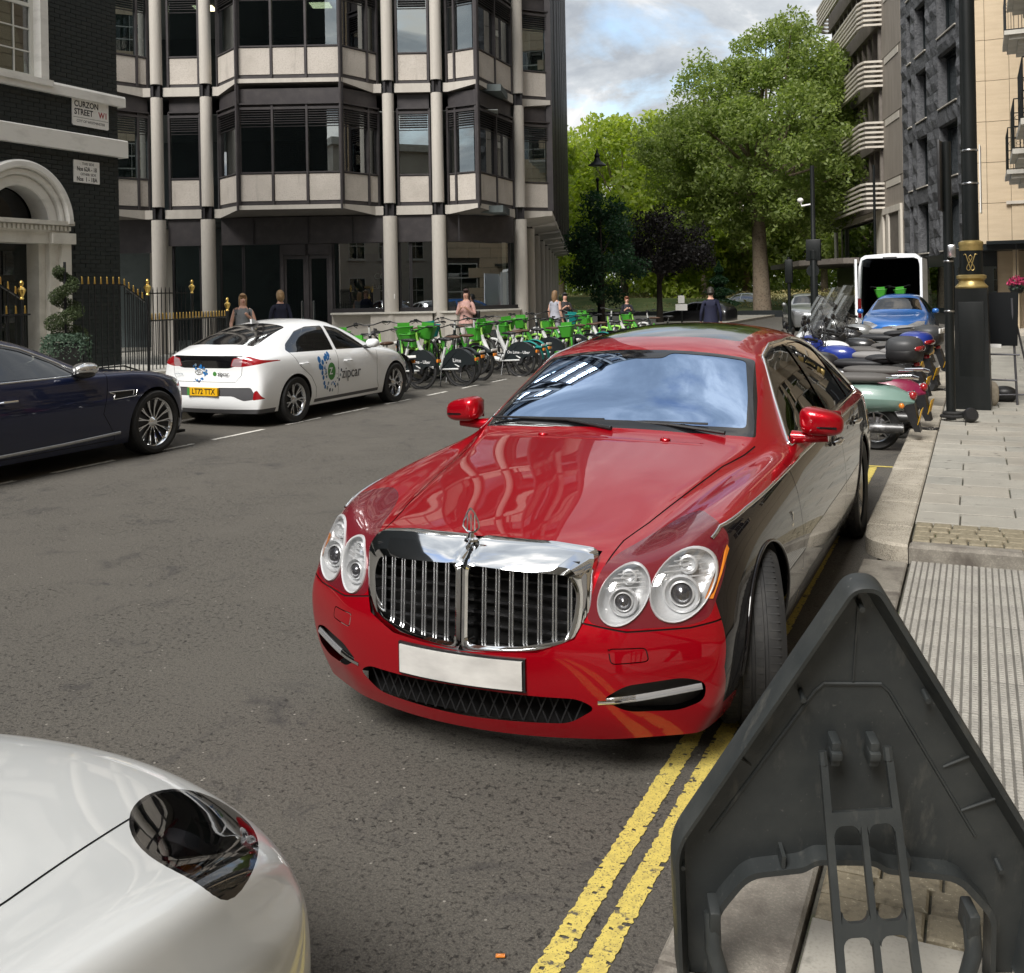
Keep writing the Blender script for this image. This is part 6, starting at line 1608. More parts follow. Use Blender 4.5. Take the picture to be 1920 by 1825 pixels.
    q = MB(); q.box((-3.4, -.78, .18), (.5, .78, .22)); q.build('underbody', M['gap'], t)
    q = MB(); q.prism([(-2.55, 0), (-2.38, 0), (-2.5, .07), (-2.56, .07)], -.015, .015, 'y', Matrix.Translation((0, 0, 1.385))); q.build('aerial', P, t)
    # plate LT72 TTX
    c, nn = S.on('X', 0, .505); xx = -3.600
    q = MB(); q.box((xx - .012, -.26, .445), (xx + .02, .26, .556)); pl = q.build('number_plate', M['plate_yellow'], t)
    q = MB(); q.box((xx - .0135, .215, .446), (xx - .012, .259, .555)); q.build('plate_flash', M['dot_green'], pl)
    # text on the rear: facing -x ; local frame: right = -y... viewer behind the car sees +y on the left
    FXm = Matrix(((0, 0, -1, 0), (-1, 0, 0, 0), (0, 1, 0, 0), (0, 0, 0, 1)))
    text_obj('LT72 TTX', .105, Matrix.Translation((xx - .0135, -.02, .50)) @ FXm, M['ink'], 'lettering', pl, .001, 'CENTER', .88, .0015)
    def rear_xyz(y, z): c, nn = S.on('X', y, z); return c.x - .003
    tx = rear_xyz(-.30, .73); text_obj('zipcar', .085, Matrix.Translation((tx - .012, -.22, .74)) @ FXm, M['ink'], 'lettering', t, .001, 'LEFT', .95)
    q = MB(); q.lathe([(.03, 0), (.03, .002)], 20, Matrix.Translation((tx - .010, -.17, .74)) @ Matrix.Rotation(-PI / 2, 4, 'Y')); q.build('sticker_dot', M['dot_green'], t)
    text_obj('carsharing', .035, Matrix.Translation((tx - .010, .46, .735)) @ FXm, M['dot_grey'], 'lettering', t, .0005, 'CENTER')
    text_obj('electric', .03, Matrix.Translation((tx - .010, -.28, .80)) @ FXm, M['ink'], 'lettering', t, .0005, 'CENTER') if False else None
    # emblem on the tailgate: oval ring with slanted H
    q = MB(); cy = .10; cz = .765; ex = rear_xyz(cy, cz) - .006
    q.tube([(ex, cy + .062 * math.cos(a), cz + .034 * math.sin(a)) for a in [2 * PI * k / 24 for k in range(24)]], .0055, 6, closed=True)
    for dy in (-.02, .02): q.tube([(ex, cy + dy - .006, cz - .024), (ex, cy + dy + .006, cz + .024)], .005, 6)
    q.tube([(ex, cy - .022, cz - .006), (ex, cy + .022, cz + .006)], .005, 6); q.build('emblem', M['chrome'], t)
    # dot stickers: side (right side faces road, y<0) and tail
    r = random.Random(4)
    def side_dot(x, z, rad, mt, ry=None):
        P0 = S.on('y', x, z, -1)
        if P0[0] is None: return
        q = MB(); rows = []
        for f in (1.0, .5, .001):
            row = []
            for k in range(17):
                a = 2 * PI * k / 16; c, nn = S.on('y', x + rad * f * math.cos(a), z + (ry or rad) * f * math.sin(a), -1)
                if c is None: c, nn = P0
                row.append(tuple(c + nn * .002))
            rows.append(row)
        q.grid(rows, True); q.build('sticker_dot', mt, t)
    cx, cz = -1.86, .655
    side_dot(cx, cz, .10, M['dot_green'], .13)
    cols = [M['dot_blue'], M['dot_dark'], M['dot_grey'], M['dot_blue']]
    for k in range(17):
        a = R(100 + 260 * k / 16); u = k / 16
        rad = .052 - .030 * u if k < 11 else .028
        side_dot(cx - .0 + (.235 + r.uniform(-.02, .02)) * math.cos(a), cz + (.27 + r.uniform(-.02, .02)) * math.sin(a), rad * .62, cols[0] if k < 9 else cols[1 + k % 2], rad * .85)
    for k in range(26):
        a = R(r.uniform(85, 370)); rr_ = r.uniform(.15, .24); side_dot(cx + rr_ * .9 * math.cos(a), cz + (rr_ + .0) * 1.05 * math.sin(a), r.uniform(.008, .02), r.choice(cols))
    side_dot(cx - .29, cz + .19, .038, M['dot_blue'], .05); side_dot(cx - .285, cz + .09, .038, M['dot_blue'], .05)
    c, nn = S.on('y', -1.4, .62, -1)
    FYm = Matrix(((1, 0, 0, 0), (0, 0, -1, 0), (0, 1, 0, 0), (0, 0, 0, 1)))
    text_obj('zipcar', .235, Matrix.Translation((-1.60, c.y - .006, .60)) @ FYm, M['warm_grey'], 'lettering', t, .001, 'LEFT', .92)
    c2, nn = S.on('y', cx, cz, -1); text_obj('Z', .14, Matrix.Translation((cx - .02, c2.y - .005, cz)) @ FYm, M['print_white'], 'lettering', t, .001, 'CENTER', .9, .003)
    def tail_dot(y, z, rad, mt):
        c, nn = S.on('X', y, z)
        if c is None: return
        q = MB(); q.lathe([(rad, 0), (rad, .001)], 12, Matrix.Translation((c.x - .004, y, z)) @ Matrix.Rotation(-PI / 2, 4, 'Y')); q.build('sticker_dot', mt, t)
    for k in range(30):
        a = R(r.uniform(60, 300)); rr_ = r.uniform(.10, .17); tail_dot(cy + .02 - rr_ * math.cos(a) * (-1), .735 + rr_ * .75 * math.sin(a), r.uniform(.007, .020), r.choice(cols[:1] * 3 + cols))
    # inside
    q = MB(); q.cbox((-1.3, -.7, .45), (-.75, .7, .93), .05); q.build('dashboard', M['interior'], t)
    for sy in (-.35, .35):
        for sx_ in (-1.75, -2.5): q = MB(); q.cbox((sx_ - .1, sy - .24, .4), (sx_ + .35, sy + .24, .6), .05); q.cbox((sx_ - .22, sy - .23, .55), (sx_ - .06, sy + .23, 1.05), .06); q.cbox((sx_ - .2, sy - .12, 1.06), (sx_ - .1, sy + .12, 1.2), .04); q.build('seat', M['interior'], t)
    q = MB(); q.tube([(-1.28 - .05 * math.sin(a), -.34 + .18 * math.cos(a), .90 + .17 * math.sin(a)) for a in [2 * PI * k / 24 for k in range(24)]], .013, 8, closed=True); q.build('steering_wheel', M['black_plastic'], t)
    return t
M['lamp_pinkish'] = mat('lamp_pinkish', (0.45, 0.30, 0.32), 0.12, 0.3, coat=1)
white_hatch()
# ---- white sports car, its right front wing beside the viewer
def sports_car():
    t = thing('parked_car', 'cream white sports car nose with dark oval headlight in the lower left corner', 'car', (-2.05, 1.15, .015), R(90))
    zl = [.14, .24, .36, .48, .58, .64]; F = [.88, .96, .99, 1.0, 1.0, .99, .95]
    st = [(.50, .83, .64, [(.77, .695), (.58, .69), (.28, .685), (0, .69)], [.9, .98, 1.02, 1.03, 1.02, .99, .96]),
     (.25, .90, .72, [(.84, .80), (.60, .765), (.30, .755), (0, .76)]), (-.05, .915, .745, [(.83, .835), (.62, .785), (.31, .78), (0, .785)]), (-.4, .925, .79, [(.84, .87), (.64, .835), (.33, .84), (0, .845)]),
     (-.85, .925, .83, [(.84, .89), (.68, .91), (.36, .93), (0, .935)]), (-1.4, .93, .86, [(.80, .98), (.56, 1.20), (.3, 1.25), (0, 1.26)]), (-2.2, .95, .88, [(.80, 1.0), (.54, 1.23), (.3, 1.28), (0, 1.29)]),
     (-3.0, .95, .87, [(.8, .93), (.55, .99), (.3, 1.02), (0, 1.03)]), (-3.3, .86, .80, [(.72, .84), (.5, .87), (.3, .88), (0, .88)])]
    S = Shell(st, zl, F, [.78, .86, .885, .875, .84, .79, .72], [-3.4, -3.45, -3.5, -3.5, -3.48, -3.45, -3.42], pn=2.3, sub=3)
    top = lambda c, n: n.z > .05
    for sg in (1, -1):
        fl = lambda c, n, sg=sg: c.y * sg > .3 and n.y * sg > .12
        S.cut(circle(0, .33, .36, n=32), 'y', fl, 'hole', None); S.cut(circle(-2.45, .33, .37, n=32), 'y', fl, 'hole', None)
        # headlight: long oval seen from above
        cx, cy, a0 = .435, .615, R(45)
        el = []
        for k in range(36):
            a = 2 * PI * k / 36; u = .262 * math.cos(a); v = (.094 - .020 * math.cos(a)) * math.sin(a)
            el.append((cx + u * math.sin(a0) * -1 * 0 + (u * math.cos(a0 + PI / 2) - v * math.sin(a0 + PI / 2)), (cy + (u * math.sin(a0 + PI / 2) + v * math.cos(a0 + PI / 2)) * 1.0) * sg))
        Rm = Vector((.10, .34 * sg, .93)).to_track_quat('Z', 'Y').to_matrix().inverted().to_4x4(); C = Vector((.425, .605 * sg, .67)); A_ = Vector((-.40, .36 * sg, -.10)).normalized(); B_ = A_.cross(Vector((.10, .34 * sg, .93))).normalized()
        def egg(f): return [tuple((Rm @ (C + A_ * (.255 * f * math.cos(a)) + B_ * ((.112 - .018 * math.cos(a)) * f * math.sin(a))))[:2]) for a in [2 * PI * k / 40 for k in range(40)]]
        cand = lambda c, n: n.z > .12
        S.bm.transform(Rm); S.bm.normal_update(); S.cut(egg(1.07), 'z', cand, 'headlight_seal', M['black_gloss']); sid = [S.nid - 1]; S.cut(egg(1.0), 'z', cand, 'headlight_lens', M['dark_lens'], only=sid); S.bm.transform(Rm.inverted()); S.bm.normal_update()
        # bonnet and bumper joints
        S.strip([(.42, .47 * sg), (.30, .50 * sg), (.05, .56 * sg), (-.4, .64 * sg), (-.8, .72 * sg)], .007, 'z', top, only=[0])
        S.strip([(.56, .845 * sg), (.40, .90 * sg)], .005, 'z', top, only=[0])
        S.cut(rounded([(-1.0, .88), (-1.5, 1.13), (-2.2, 1.16), (-2.7, 1.0), (-2.7, .92)], .03), 'y', fl, 'side_window', M['car_glass'], only=[0])
        S.cut(rounded([(.45 * sg, .30), (.75 * sg, .33), (.75 * sg, .22), (.45 * sg, .20)], .03), 'x', lambda c, n: n.x > .2, 'vent', M['black_plastic'], only=[0])
        for k in range(1):
            q = MB(); base = Vector((cx, cy * sg)); ax = Vector((math.cos(a0 + PI / 2), math.sin(a0 + PI / 2) * sg)); pr = Vector((-ax.y, ax.x))
            def pt(u, v, d):
                p = base + ax * u + pr * v; c, nn = S.on('z', p.x, p.y); return c - nn * d
            def lamp(u, r, d, mt, nm):
                c = pt(u, 0, d); c2, nn = S.on('z', (base + ax * u).x, (base + ax * u).y); nn = (nn + Vector((.9, 0, 0))).normalized()
                zq = nn.to_track_quat('Z', 'Y').to_matrix().to_4x4(); q = MB(); q.lathe([(r, -.02), (r * 1.03, .004), (r * .9, .006), (r * .82, -.012), (r * .7, .0), (r * .4, .012), (.001, .016)], 24, Matrix.Translation(c) @ zq, cap=False); q.build(nm, mt, t)
            lamp(-.07, .048, .045, M['reflector'], 'headlight'); lamp(.035, .050, .045, M['smoke_lens'], 'headlight'); lamp(.135, .03, .04, M['lamp_amber'], 'indicator')
            q = MB(); q.tube([pt(-.17, .02, .03), pt(-.05, .055, .022), pt(.08, .05, .022), pt(.18, .0, .03)], [.004, .008, .008, .004], 6); q.build('lamp_trim', M['chrome'], t)
            q = MB(); q.tube([pt(-.16, -.02, .03), pt(-.02, -.062, .025), pt(.1, -.052, .025), pt(.19, -.01, .03)], [.003, .006, .006, .003], 6); q.build('lamp_trim', M['lamp_red'], t)
            rows = [[tuple(pt(u, v * (.085 - .08 * max(0, u) - .25 * abs(u) ** 1.5), .075)) for v in (-1, -.5, 0, .5, 1)] for u in (-.18, -.1, 0, .1, .18)]
            q = MB(); q.grid(rows); q.build('lamp_bowl', M['rim_dark'], t)
    S.cut(rounded([(-.92, -.68), (-.84, 0), (-.92, .68), (-1.4, .54), (-1.36, 0), (-1.4, -.54)], .04), 'z', top, 'windscreen', M['car_glass'], only=[0])
    S.emit(t, M['cream_white'], drop=('hole',), inset={'panel_gap': .003, 'vent': .02})
    ty = tyre_mesh(.335, .25, .25, False); rm = rim_mesh(.25, .25, 'y', 5, M['rim_silver'], M['rim_dark'])
    for (x, y, s) in ((0, -.80, -1), (0, .80, 1), (-2.45, -.80, -1), (-2.45, .80, 1)): make_wheel(t, x, y, .335, s, ty, rm)
    for sg in (1, -1):
        for wx in (0, -2.45): arch_liner(t, wx, .33, .36, .5, .88, sg)
M['dark_lens'] = glass('dark_lens', (0.45, 0.45, 0.47), 0.10)
sports_car()
# ---- generic small car used for the blue one and for far ones
def small_car(label, paint, loc, rz, sub=2, H=1.48, wide=.88, group=None, detail=True):
    t = thing('parked_car', label, 'car', loc, rz, group)
    k = H / 1.48; zl = [.2, .3, .45, .6, .72, .82]; F = [.92, .97, 1, 1, 1, .99, .95]; w_ = wide / .88
    st = [(.48, .76 * w_, .72, [(.62, .77), (.46, .80), (.25, .82), (0, .83)]), (.2, .85 * w_, .84, [(.72, .89), (.56, .91), (.3, .93), (0, .935)]), (-.3, .875 * w_, .90, [(.78, .96), (.64, .985), (.34, 1.0), (0, 1.005)]),
      (-.6, .88 * w_, .92, [(.80, .98), (.69, 1.03), (.36, 1.055, .04), (0, 1.065, .07)]), (-1.15, .88 * w_, .93, [(.77, 1.08), (.58, 1.36 * k), (.33, 1.41 * k, .05), (0, 1.42 * k, .07)]), (-1.6, .88 * w_, .94, [(.76, 1.10), (.55, 1.42 * k), (.32, 1.47 * k), (0, 1.48 * k)]),
      (-2.3, .88 * w_, .95, [(.76, 1.10), (.55, 1.41 * k), (.32, 1.46 * k), (0, 1.47 * k)]), (-2.9, .87 * w_, .96, [(.75, 1.09), (.58, 1.33 * k), (.32, 1.38 * k), (0, 1.39 * k)]), (-3.2, .82 * w_, .93, [(.70, 1.02), (.60, 1.10), (.32, 1.13), (0, 1.14)])]
    S = Shell(st, zl, F, [.74, .80, .82, .81, .78, .74, .66], [-3.22, -3.3, -3.34, -3.34, -3.32, -3.3, -3.28], sub=sub)
    top = lambda c, n: n.z > .1; fr = lambda c, n: c.x > .2 and n.x > .15
    S.cut(rounded([(-.62, -.66 * w_), (-.54, 0), (-.62, .66 * w_), (-1.16, .53 * w_), (-1.09, 0), (-1.16, -.53 * w_)], .04), 'z', top, 'windscreen', M['car_glass_pale'], only=[0])
    for sg in (1, -1):
        fl = lambda c, n, sg=sg: c.y * sg > .3 and n.y * sg > .12
        for wx in (0, -2.55): S.cut(circle(wx, .32, .355, n=24), 'y', fl, 'hole', None)
        S.cut(rounded([(-.78, .98), (-1.2, 1.32 * k), (-1.65, 1.38 * k), (-1.66, 1.0)], .03), 'y', fl, 'side_window', M['car_glass'], only=[0]); S.cut(rounded([(-1.74, 1.0), (-1.73, 1.38 * k), (-2.4, 1.36 * k), (-2.85, 1.22 * k), (-2.8, 1.02)], .03), 'y', fl, 'side_window', M['car_glass'], only=[0])
        S.cut(rounded([(.36 * sg, .70), (.60 * sg, .80), (.78 * sg, .80), (.76 * sg, .66), (.50 * sg, .62)], .03), 'x', fr, 'headlight', M['lamp_clear'], only=[0])
    S.cut(rounded([(-.40, .60), (.40, .60), (.34, .30), (-.34, .30)], .04), 'x', fr, 'grille', M['black_plastic'], only=[0])
    S.emit(t, paint, drop=('hole',))
    for sg in (1, -1):
        q = MB(); lump(q, (-.82, .98 * w_ * sg, 1.04), (.08, .09, .07), 2.5, n=12); q.build('mirror', paint, t)
        for wx in (0, -2.55): arch_liner(t, wx, .32, .352, .5, .85, sg)
    ty = SMALL_TYRE; rm = SMALL_RIM
    for (x, y, s) in ((0, -.78, -1), (0, .78, 1), (-2.55, -.78, -1), (-2.55, .78, 1)): make_wheel(t, x, y, .32, s, ty, rm)
    if detail:
        q = MB(); q.cbox((-1.2, -.66, .5), (-.75, .66, .98), .05); q.build('dashboard', M['interior'], t)
        for sy in (-.34, .34): q = MB(); q.cbox((-1.95, sy - .23, .5), (-1.75, sy + .23, 1.1), .06); q.cbox((-1.93, sy - .12, 1.12), (-1.82, sy + .12, 1.3), .04); q.build('seat', M['interior'], t)
        q = MB(); q.tube([(-.60, -.5, 1.075), (-.66, -.1, 1.10)], .008); q.tube([(-.62, .05, 1.08), (-.66, .5, 1.09)], .008); q.build('wiper', M['black_plastic'], t)
    return t
M['car_glass_pale'] = glass('car_glass_pale', (0.16, 0.20, 0.18), 0.12, rmax=.5)
SMALL_TYRE = tyre_mesh(.32, .22, .2, False); SMALL_RIM = rim_mesh(.22, .2, 'y', 6, M['rim_silver'], M['rim_dark'])
small_car('bright blue hatchback facing the viewer between the motorbikes and the white van', M['blue_paint'], (-2.02, 29.4, 0), R(-91), H=1.52)
small_car('silver hatchback seen past the windscreens of the motorbikes', M['silver_paint'], (-5.9, 41.5, 0), R(-75))
small_car('low dark car near the man in the navy coat', M['dark_paint'], (-14.2, 51, -.35), R(172))
small_car('small white car beyond the low wall in front of the park grass', M['pearl_white'], (-17.0, 76, -.15), R(160))
# ---- white van with its back doors open
def van():
    t = thing('parked_van', 'white high roofed van seen from the open rear doors with green baskets inside', 'van', (-2.42, 33.6, 0), R(0))
    m_ = M['pearl_white']; w_, h0, h1, L = 1.0, .58, 2.72, 5.6
    sec = rounded([(-w_, .35), (-w_ * 1.01, 1.2), (-w_ * .93, 2.35), (-w_ * .84, 2.68), (0, 2.74), (w_ * .84, 2.70), (w_ * .93, 2.35), (w_ * 1.01, 1.2), (w_, .35)], .06, 4)
    op = rounded([(-.86, .62), (-.91, 1.3), (-.85, 2.35), (-.78, 2.59), (.78, 2.59), (.85, 2.35), (.91, 1.3), (.86, .62)], .05, 4)
    q = MB(); rows = []
    for k in range(60):
        a = 2 * PI * (k + .5) / 60; d = (math.sin(a), math.cos(a)); c = (0, 1.55)
        def hit(P):
            best = 0
            for i in range(len(P)):
                p1, p2 = P[i], P[(i + 1) % len(P)]; ex, ey = p2[0] - p1[0], p2[1] - p1[1]; den = d[0] * ey - d[1] * ex
                if abs(den) < 1e-12: continue
                tt = ((p1[0] - c[0]) * ey - (p1[1] - c[1]) * ex) / den; uu = ((p1[0] - c[0]) * d[1] - (p1[1] - c[1]) * d[0]) / den
                if tt > 0 and -1e-6 <= uu <= 1 + 1e-6: best = max(best, tt)
            return (c[0] + d[0] * best, c[1] + d[1] * best)
        o, i_ = hit(sec), hit(op)
        rows.append([(i_[0], .5, i_[1]), (i_[0], .0, i_[1]), (i_[0] * 1.02, -.02, i_[1] + .0), (o[0] * .99, -.02, o[1]), (o[0], .03, o[1]), (o[0], L - .9, o[1]), (o[0] * .85, L - .3, .35 + (o[1] - .35) * .62), (o[0] * .8, L, .35 + (o[1] - .35) * .35)])
    q.grid(rows, True, closed_u=True); q.build('body', m_, t, 50)
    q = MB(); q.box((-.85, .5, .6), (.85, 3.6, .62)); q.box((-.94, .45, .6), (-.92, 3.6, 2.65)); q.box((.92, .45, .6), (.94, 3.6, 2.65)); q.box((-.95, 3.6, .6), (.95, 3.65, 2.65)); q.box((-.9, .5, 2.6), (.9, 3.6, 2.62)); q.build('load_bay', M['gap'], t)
    for sg in (1, -1):
        # doors swung out along the sides
        D = Matrix.Translation((sg * 1.0, -.02, 0)) @ Matrix.Rotation(sg * R(-8), 4, 'Z')
        q = MB(); q.prism([(0, .62), (0, 2.3), (.06, 2.52), (.80, 2.56), (.82, .62)], 0, .07 * sg, 'x', D @ Matrix.Rotation(0, 4, 'X') @ Matrix(((1, 0, 0, 0), (0, -1, 0, 0), (0, 0, 1, 0), (0, 0, 0, 1)))); q.build('rear_door', m_, t)
        q = MB(); q.box((sg * .86, -.05, .75), (sg * .99, -.022, 1.35)); q.build('rear_lamp', M['lamp_red'], t)
    VAN = t; q = MB(); q.box((-.2, -.07, 2.56), (.2, -.02, 2.62)); q.build('brake_lamp', M['black_plastic'], t); q = MB(); q.box((-.9, -.14, .36), (.9, -.022, .58)); q.build('bumper', M['black_plastic'], t)
    for x in (-.86, .86):
        for y in (1.1, 4.6): inst('wheel', tyre_mesh(.36, .2, .22, False), t, (x, y, .36))
van()
# ---- big far tree-side van at the picture centre right
# ================================================================== street furniture
def lamp_post():
    t = thing('lamp_post', 'tall black lamp post with two gilt collars and a looped W emblem', 'lamp post', (-.06, 14.98, .12), R(-3))
    q = MB(); h = .195
    q.add([(-h * 1.12, -h * 1.12, 0), (h * 1.12, -h * 1.12, 0), (h * 1.12, h * 1.12, 0), (-h * 1.12, h * 1.12, 0), (-h, -h, 1.60), (h, -h, 1.60), (h, h, 1.60), (-h, h, 1.60)], [(0, 3, 2, 1), (4, 5, 6, 7), (0, 1, 5, 4), (1, 2, 6, 5), (2, 3, 7, 6), (3, 0, 4, 7)])
    b = q.build('base', M['post_black'], t)
    q = MB(); q.cbox((-.155, -.212, .12), (.155, -.20, 1.42), .005); q.build('access_door', M['post_black'], b)
    q = MB(); q.lathe([(.20, 1.60), (.205, 1.62), (.16, 1.67), (.155, 1.70), (.185, 1.73), (.185, 1.765), (.15, 1.78)], 28); q.build('collar', M['gold_paint'], t)
    q = MB(); q.lathe([(.145, 1.78), (.142, 2.10)], 28); q.build('drum', M['post_black'], t)
    q = MB(); q.lathe([(.145, 2.10), (.15, 2.115), (.145, 2.15), (.15, 2.165), (.155, 2.19), (.15, 2.215), (.11, 2.235)], 28); q.build('collar', M['gold_paint'], t)
    q = MB(); q.lathe([(.105, 2.23), (.100, 3.0), (.095, 7.2), (.06, 9.0)], 24); q.build('column', M['post_black'], t)
    # looped W monogram wrapped on the drum
    pts = [(-.085, .095), (-.06, .105), (-.04, .05), (-.02, -.02), (.0, -.085), (.022, -.11), (.045, -.09), (.04, -.055), (.015, -.01), (-.008, .03), (-.02, .065), (0, .09), (.02, .065), (.008, .03), (-.015, -.01), (-.04, -.055), (-.045, -.09), (-.022, -.11), (0, -.085), (.02, -.02), (.04, .05), (.06, .105), (.085, .095)]
    sm = []
    P = [Vector((a, b_)) for a, b_ in pts]
    for i in range(len(P) - 1):
        p0, p1, p2, p3 = P[max(i - 1, 0)], P[i], P[i + 1], P[min(i + 2, len(P) - 1)]
        for k in range(4): u = k / 4; sm.append(.5 * ((2 * p1) + (p2 - p0) * u + (2 * p0 - 5 * p1 + 4 * p2 - p3) * u * u + (-p0 + 3 * p1 - 3 * p2 + p3) * u ** 3))
    q = MB(); q.tube([(.149 * math.sin(p.x / .145), -.149 * math.cos(p.x / .145), 1.945 + p.y) for p in sm], .006, 6); q.build('emblem', M['gold_paint'], t)
    for z in (2.98, 3.42): q = MB(); q.lathe([(.108, z), (.11, z + .004), (.11, z + .02), (.108, z + .024)], 20); q.build('band', M['satin_metal'], t)
    q = MB(); q.box((.12, -.05, 2.6), (.135, .22, 3.5)); q.build('sign_plate', M['sign_white'], t)
    q = MB(); q.tube([(0, 0, 8.9), (-.6, 0, 9.5), (-1.6, 0, 9.6)], .04); q.ball((-1.8, 0, 9.55), (.35, .15, .1)); q.build('lantern', M['post_black'], t)
M['post_black'] = mat('post_black', (0.008, 0.010, 0.010), 0.42, spec=.35, noise=[((3, 3, .6), (0.016, 0.018, 0.018), 0.45, 0.7), (30, (0.03, 0.03, 0.028), .66, .75)], bump=(30, .1, .005))
lamp_post()
t = thing('sign_post', 'slim black signpost left of the lamp post with a dark sign seen edge-on', 'sign post', (-.31, 13.62, .12))
q = MB(); q.lathe([(.058, 0), (.055, .05), (.052, 3.4)], 18); q.build('pole', M['post_black'], t)
q = MB(); q.cbox((-.02, -.28, 2.55), (.012, .28, 3.40), .004, TR((-.05, 0, 0), R(-6))); q.build('sign_plate', M['black_plastic'], t)
for z in (1.32, 1.93): q = MB(); q.lathe([(.057, z), (.06, z + .004), (.06, z + .018), (.057, z + .022)], 16); q.build('band', M['satin_metal'], t)
q = MB(); q.cbox((-.01, -.10, 1.98), (.09, -.03, 2.14), .02); q.build('lock_box', M['satin_metal'], t)
t = thing('wheel_lock', 'black cable lock coiled round the foot of the slim signpost', 'lock', (-.26, 13.45, .125))
q = MB(); q.tube([(.17 * math.cos(a * 2) * (1 - .05 * a), .13 * math.sin(a * 2) + .1, .03 + .012 * a) for a in [k * .2 for k in range(32)]], .022, 8); q.build('cable', M['rubber'], t); q = MB(); q.lathe([(.07, -.05), (.085, -.03), (.085, .03), (.07, .05)], 16, TR((.17, -.05, .085), .4, R(70))); q.build('lock_body', M['satin_metal'] if False else M['black_plastic'], t)
for (lx, ly, lab) in ((-.62, 12.6, 'black lock chain lying on the kerb beside the green scooter'), (-.58, 17.3, 'black lock chain lying on the kerb further up behind the signpost')):
    t = thing('lock_chain', lab, 'chain', (lx, ly, .125)); q = MB()
    for k in range(16):
        a = k * .4; q.tube([(k * .026 - .2 + .016 * math.cos(b_), .05 * math.sin(a) + .016 * math.sin(b_), .015 + .012 * math.sin(b_ + k)) for b_ in [i * PI / 4 for i in range(8)]], .008, 5, closed=True)
    q.build('chain', M['rubber'], t)
# easel with black board
t = thing('easel_board', 'large black menu board on a metal easel behind the lamp post', 'easel', (.20, 15.6, .12), R(-14))
q = MB(); T_ = Matrix.Translation((0, 0, .72)) @ Matrix.Rotation(R(-9), 4, 'X'); q.cbox((-.50, -.015, .08), (.30, .015, .82), .006, T_); q.build('board', M['board_black'] if 'board_black' in M else M.setdefault('board_black', mat('board_black', (.006, .007, .008), .8, spec=.2)), t)
q = MB(); q.box((-.08, -.018, .05), (.10, -.0155, .10), T_); q.build('label', M['sign_white'], t)
q = MB(); q.tube([(-.30, -.05, .0), (-.26, .10, 1.45)], .016); q.tube([(.30, -.05, 0), (.22, .10, 1.45)], .016); q.tube([(.42, .40, 0), (.2, .13, 1.45)], .014); q.build('leg', M['steel_grey'] if 'steel_grey' in M else M.setdefault('steel_grey', mat('steel_grey', (.10, .10, .11), .4, .6)), t)
q = MB(); q.tube([(-.30, -.03, .33), (.30, -.03, .33)], .012); q.tube([(-.3, -.045, .1), (.38, .25, .12)], .012); q.tube([(-.29, 0, .68), (.33, 0, .68)], .012); q.build('crossbar', M['steel_grey'], t)
t = thing('sandbag', 'small beige sandbag leaning on the foot of the lamp post', 'sandbag', (.155, 15.35, .12)); q = MB(); lump(q, (0, 0, .16), (.10, .09, .17), 2.8); q.build('bag', mat('hessian', (.33, .29, .23), .9, noise=[(30, (.25, .22, .17), .4, .7)], bump=(70, .6, .01)), t)
t = thing('weight_bag', 'dark weight bag on the paving between the easel legs', 'sandbag', (.33, 15.9, .12)); q = MB(); lump(q, (0, 0, .10), (.17, .12, .12), 2.2); q.build('bag', M['black_plastic'], t)
# pink flowers in a hanging basket
t = thing('flower_basket', 'hanging basket of pink flowers by the pale entrance', 'flowers', (.98, 30.5, 1.70)); q = MB(); lump(q, (0, 0, -.10), (.18, .18, .14), 2); q.build('basket', M['pot'], t)
g_ = np.random.default_rng(9); leaves([tuple(Vector(g_.normal(size=3)).normalized() * .22 * g_.uniform(.7, 1)) for k in range(400)], .04, 'foliage', M['ivy'], t, 2); M['pink'] = mat('pink', (.62, .06, .17), .5); leaves([tuple(Vector((g_.normal(), g_.normal(), abs(g_.normal()) * .8)).normalized() * .24 * g_.uniform(.8, 1.05)) for k in range(300)], .045, 'flower', M['pink'], t, 3)
q = MB(); q.tube([(0, 0, .1), (0, 0, 1.1)], .01); q.build('hanger', M['black_iron'], t)

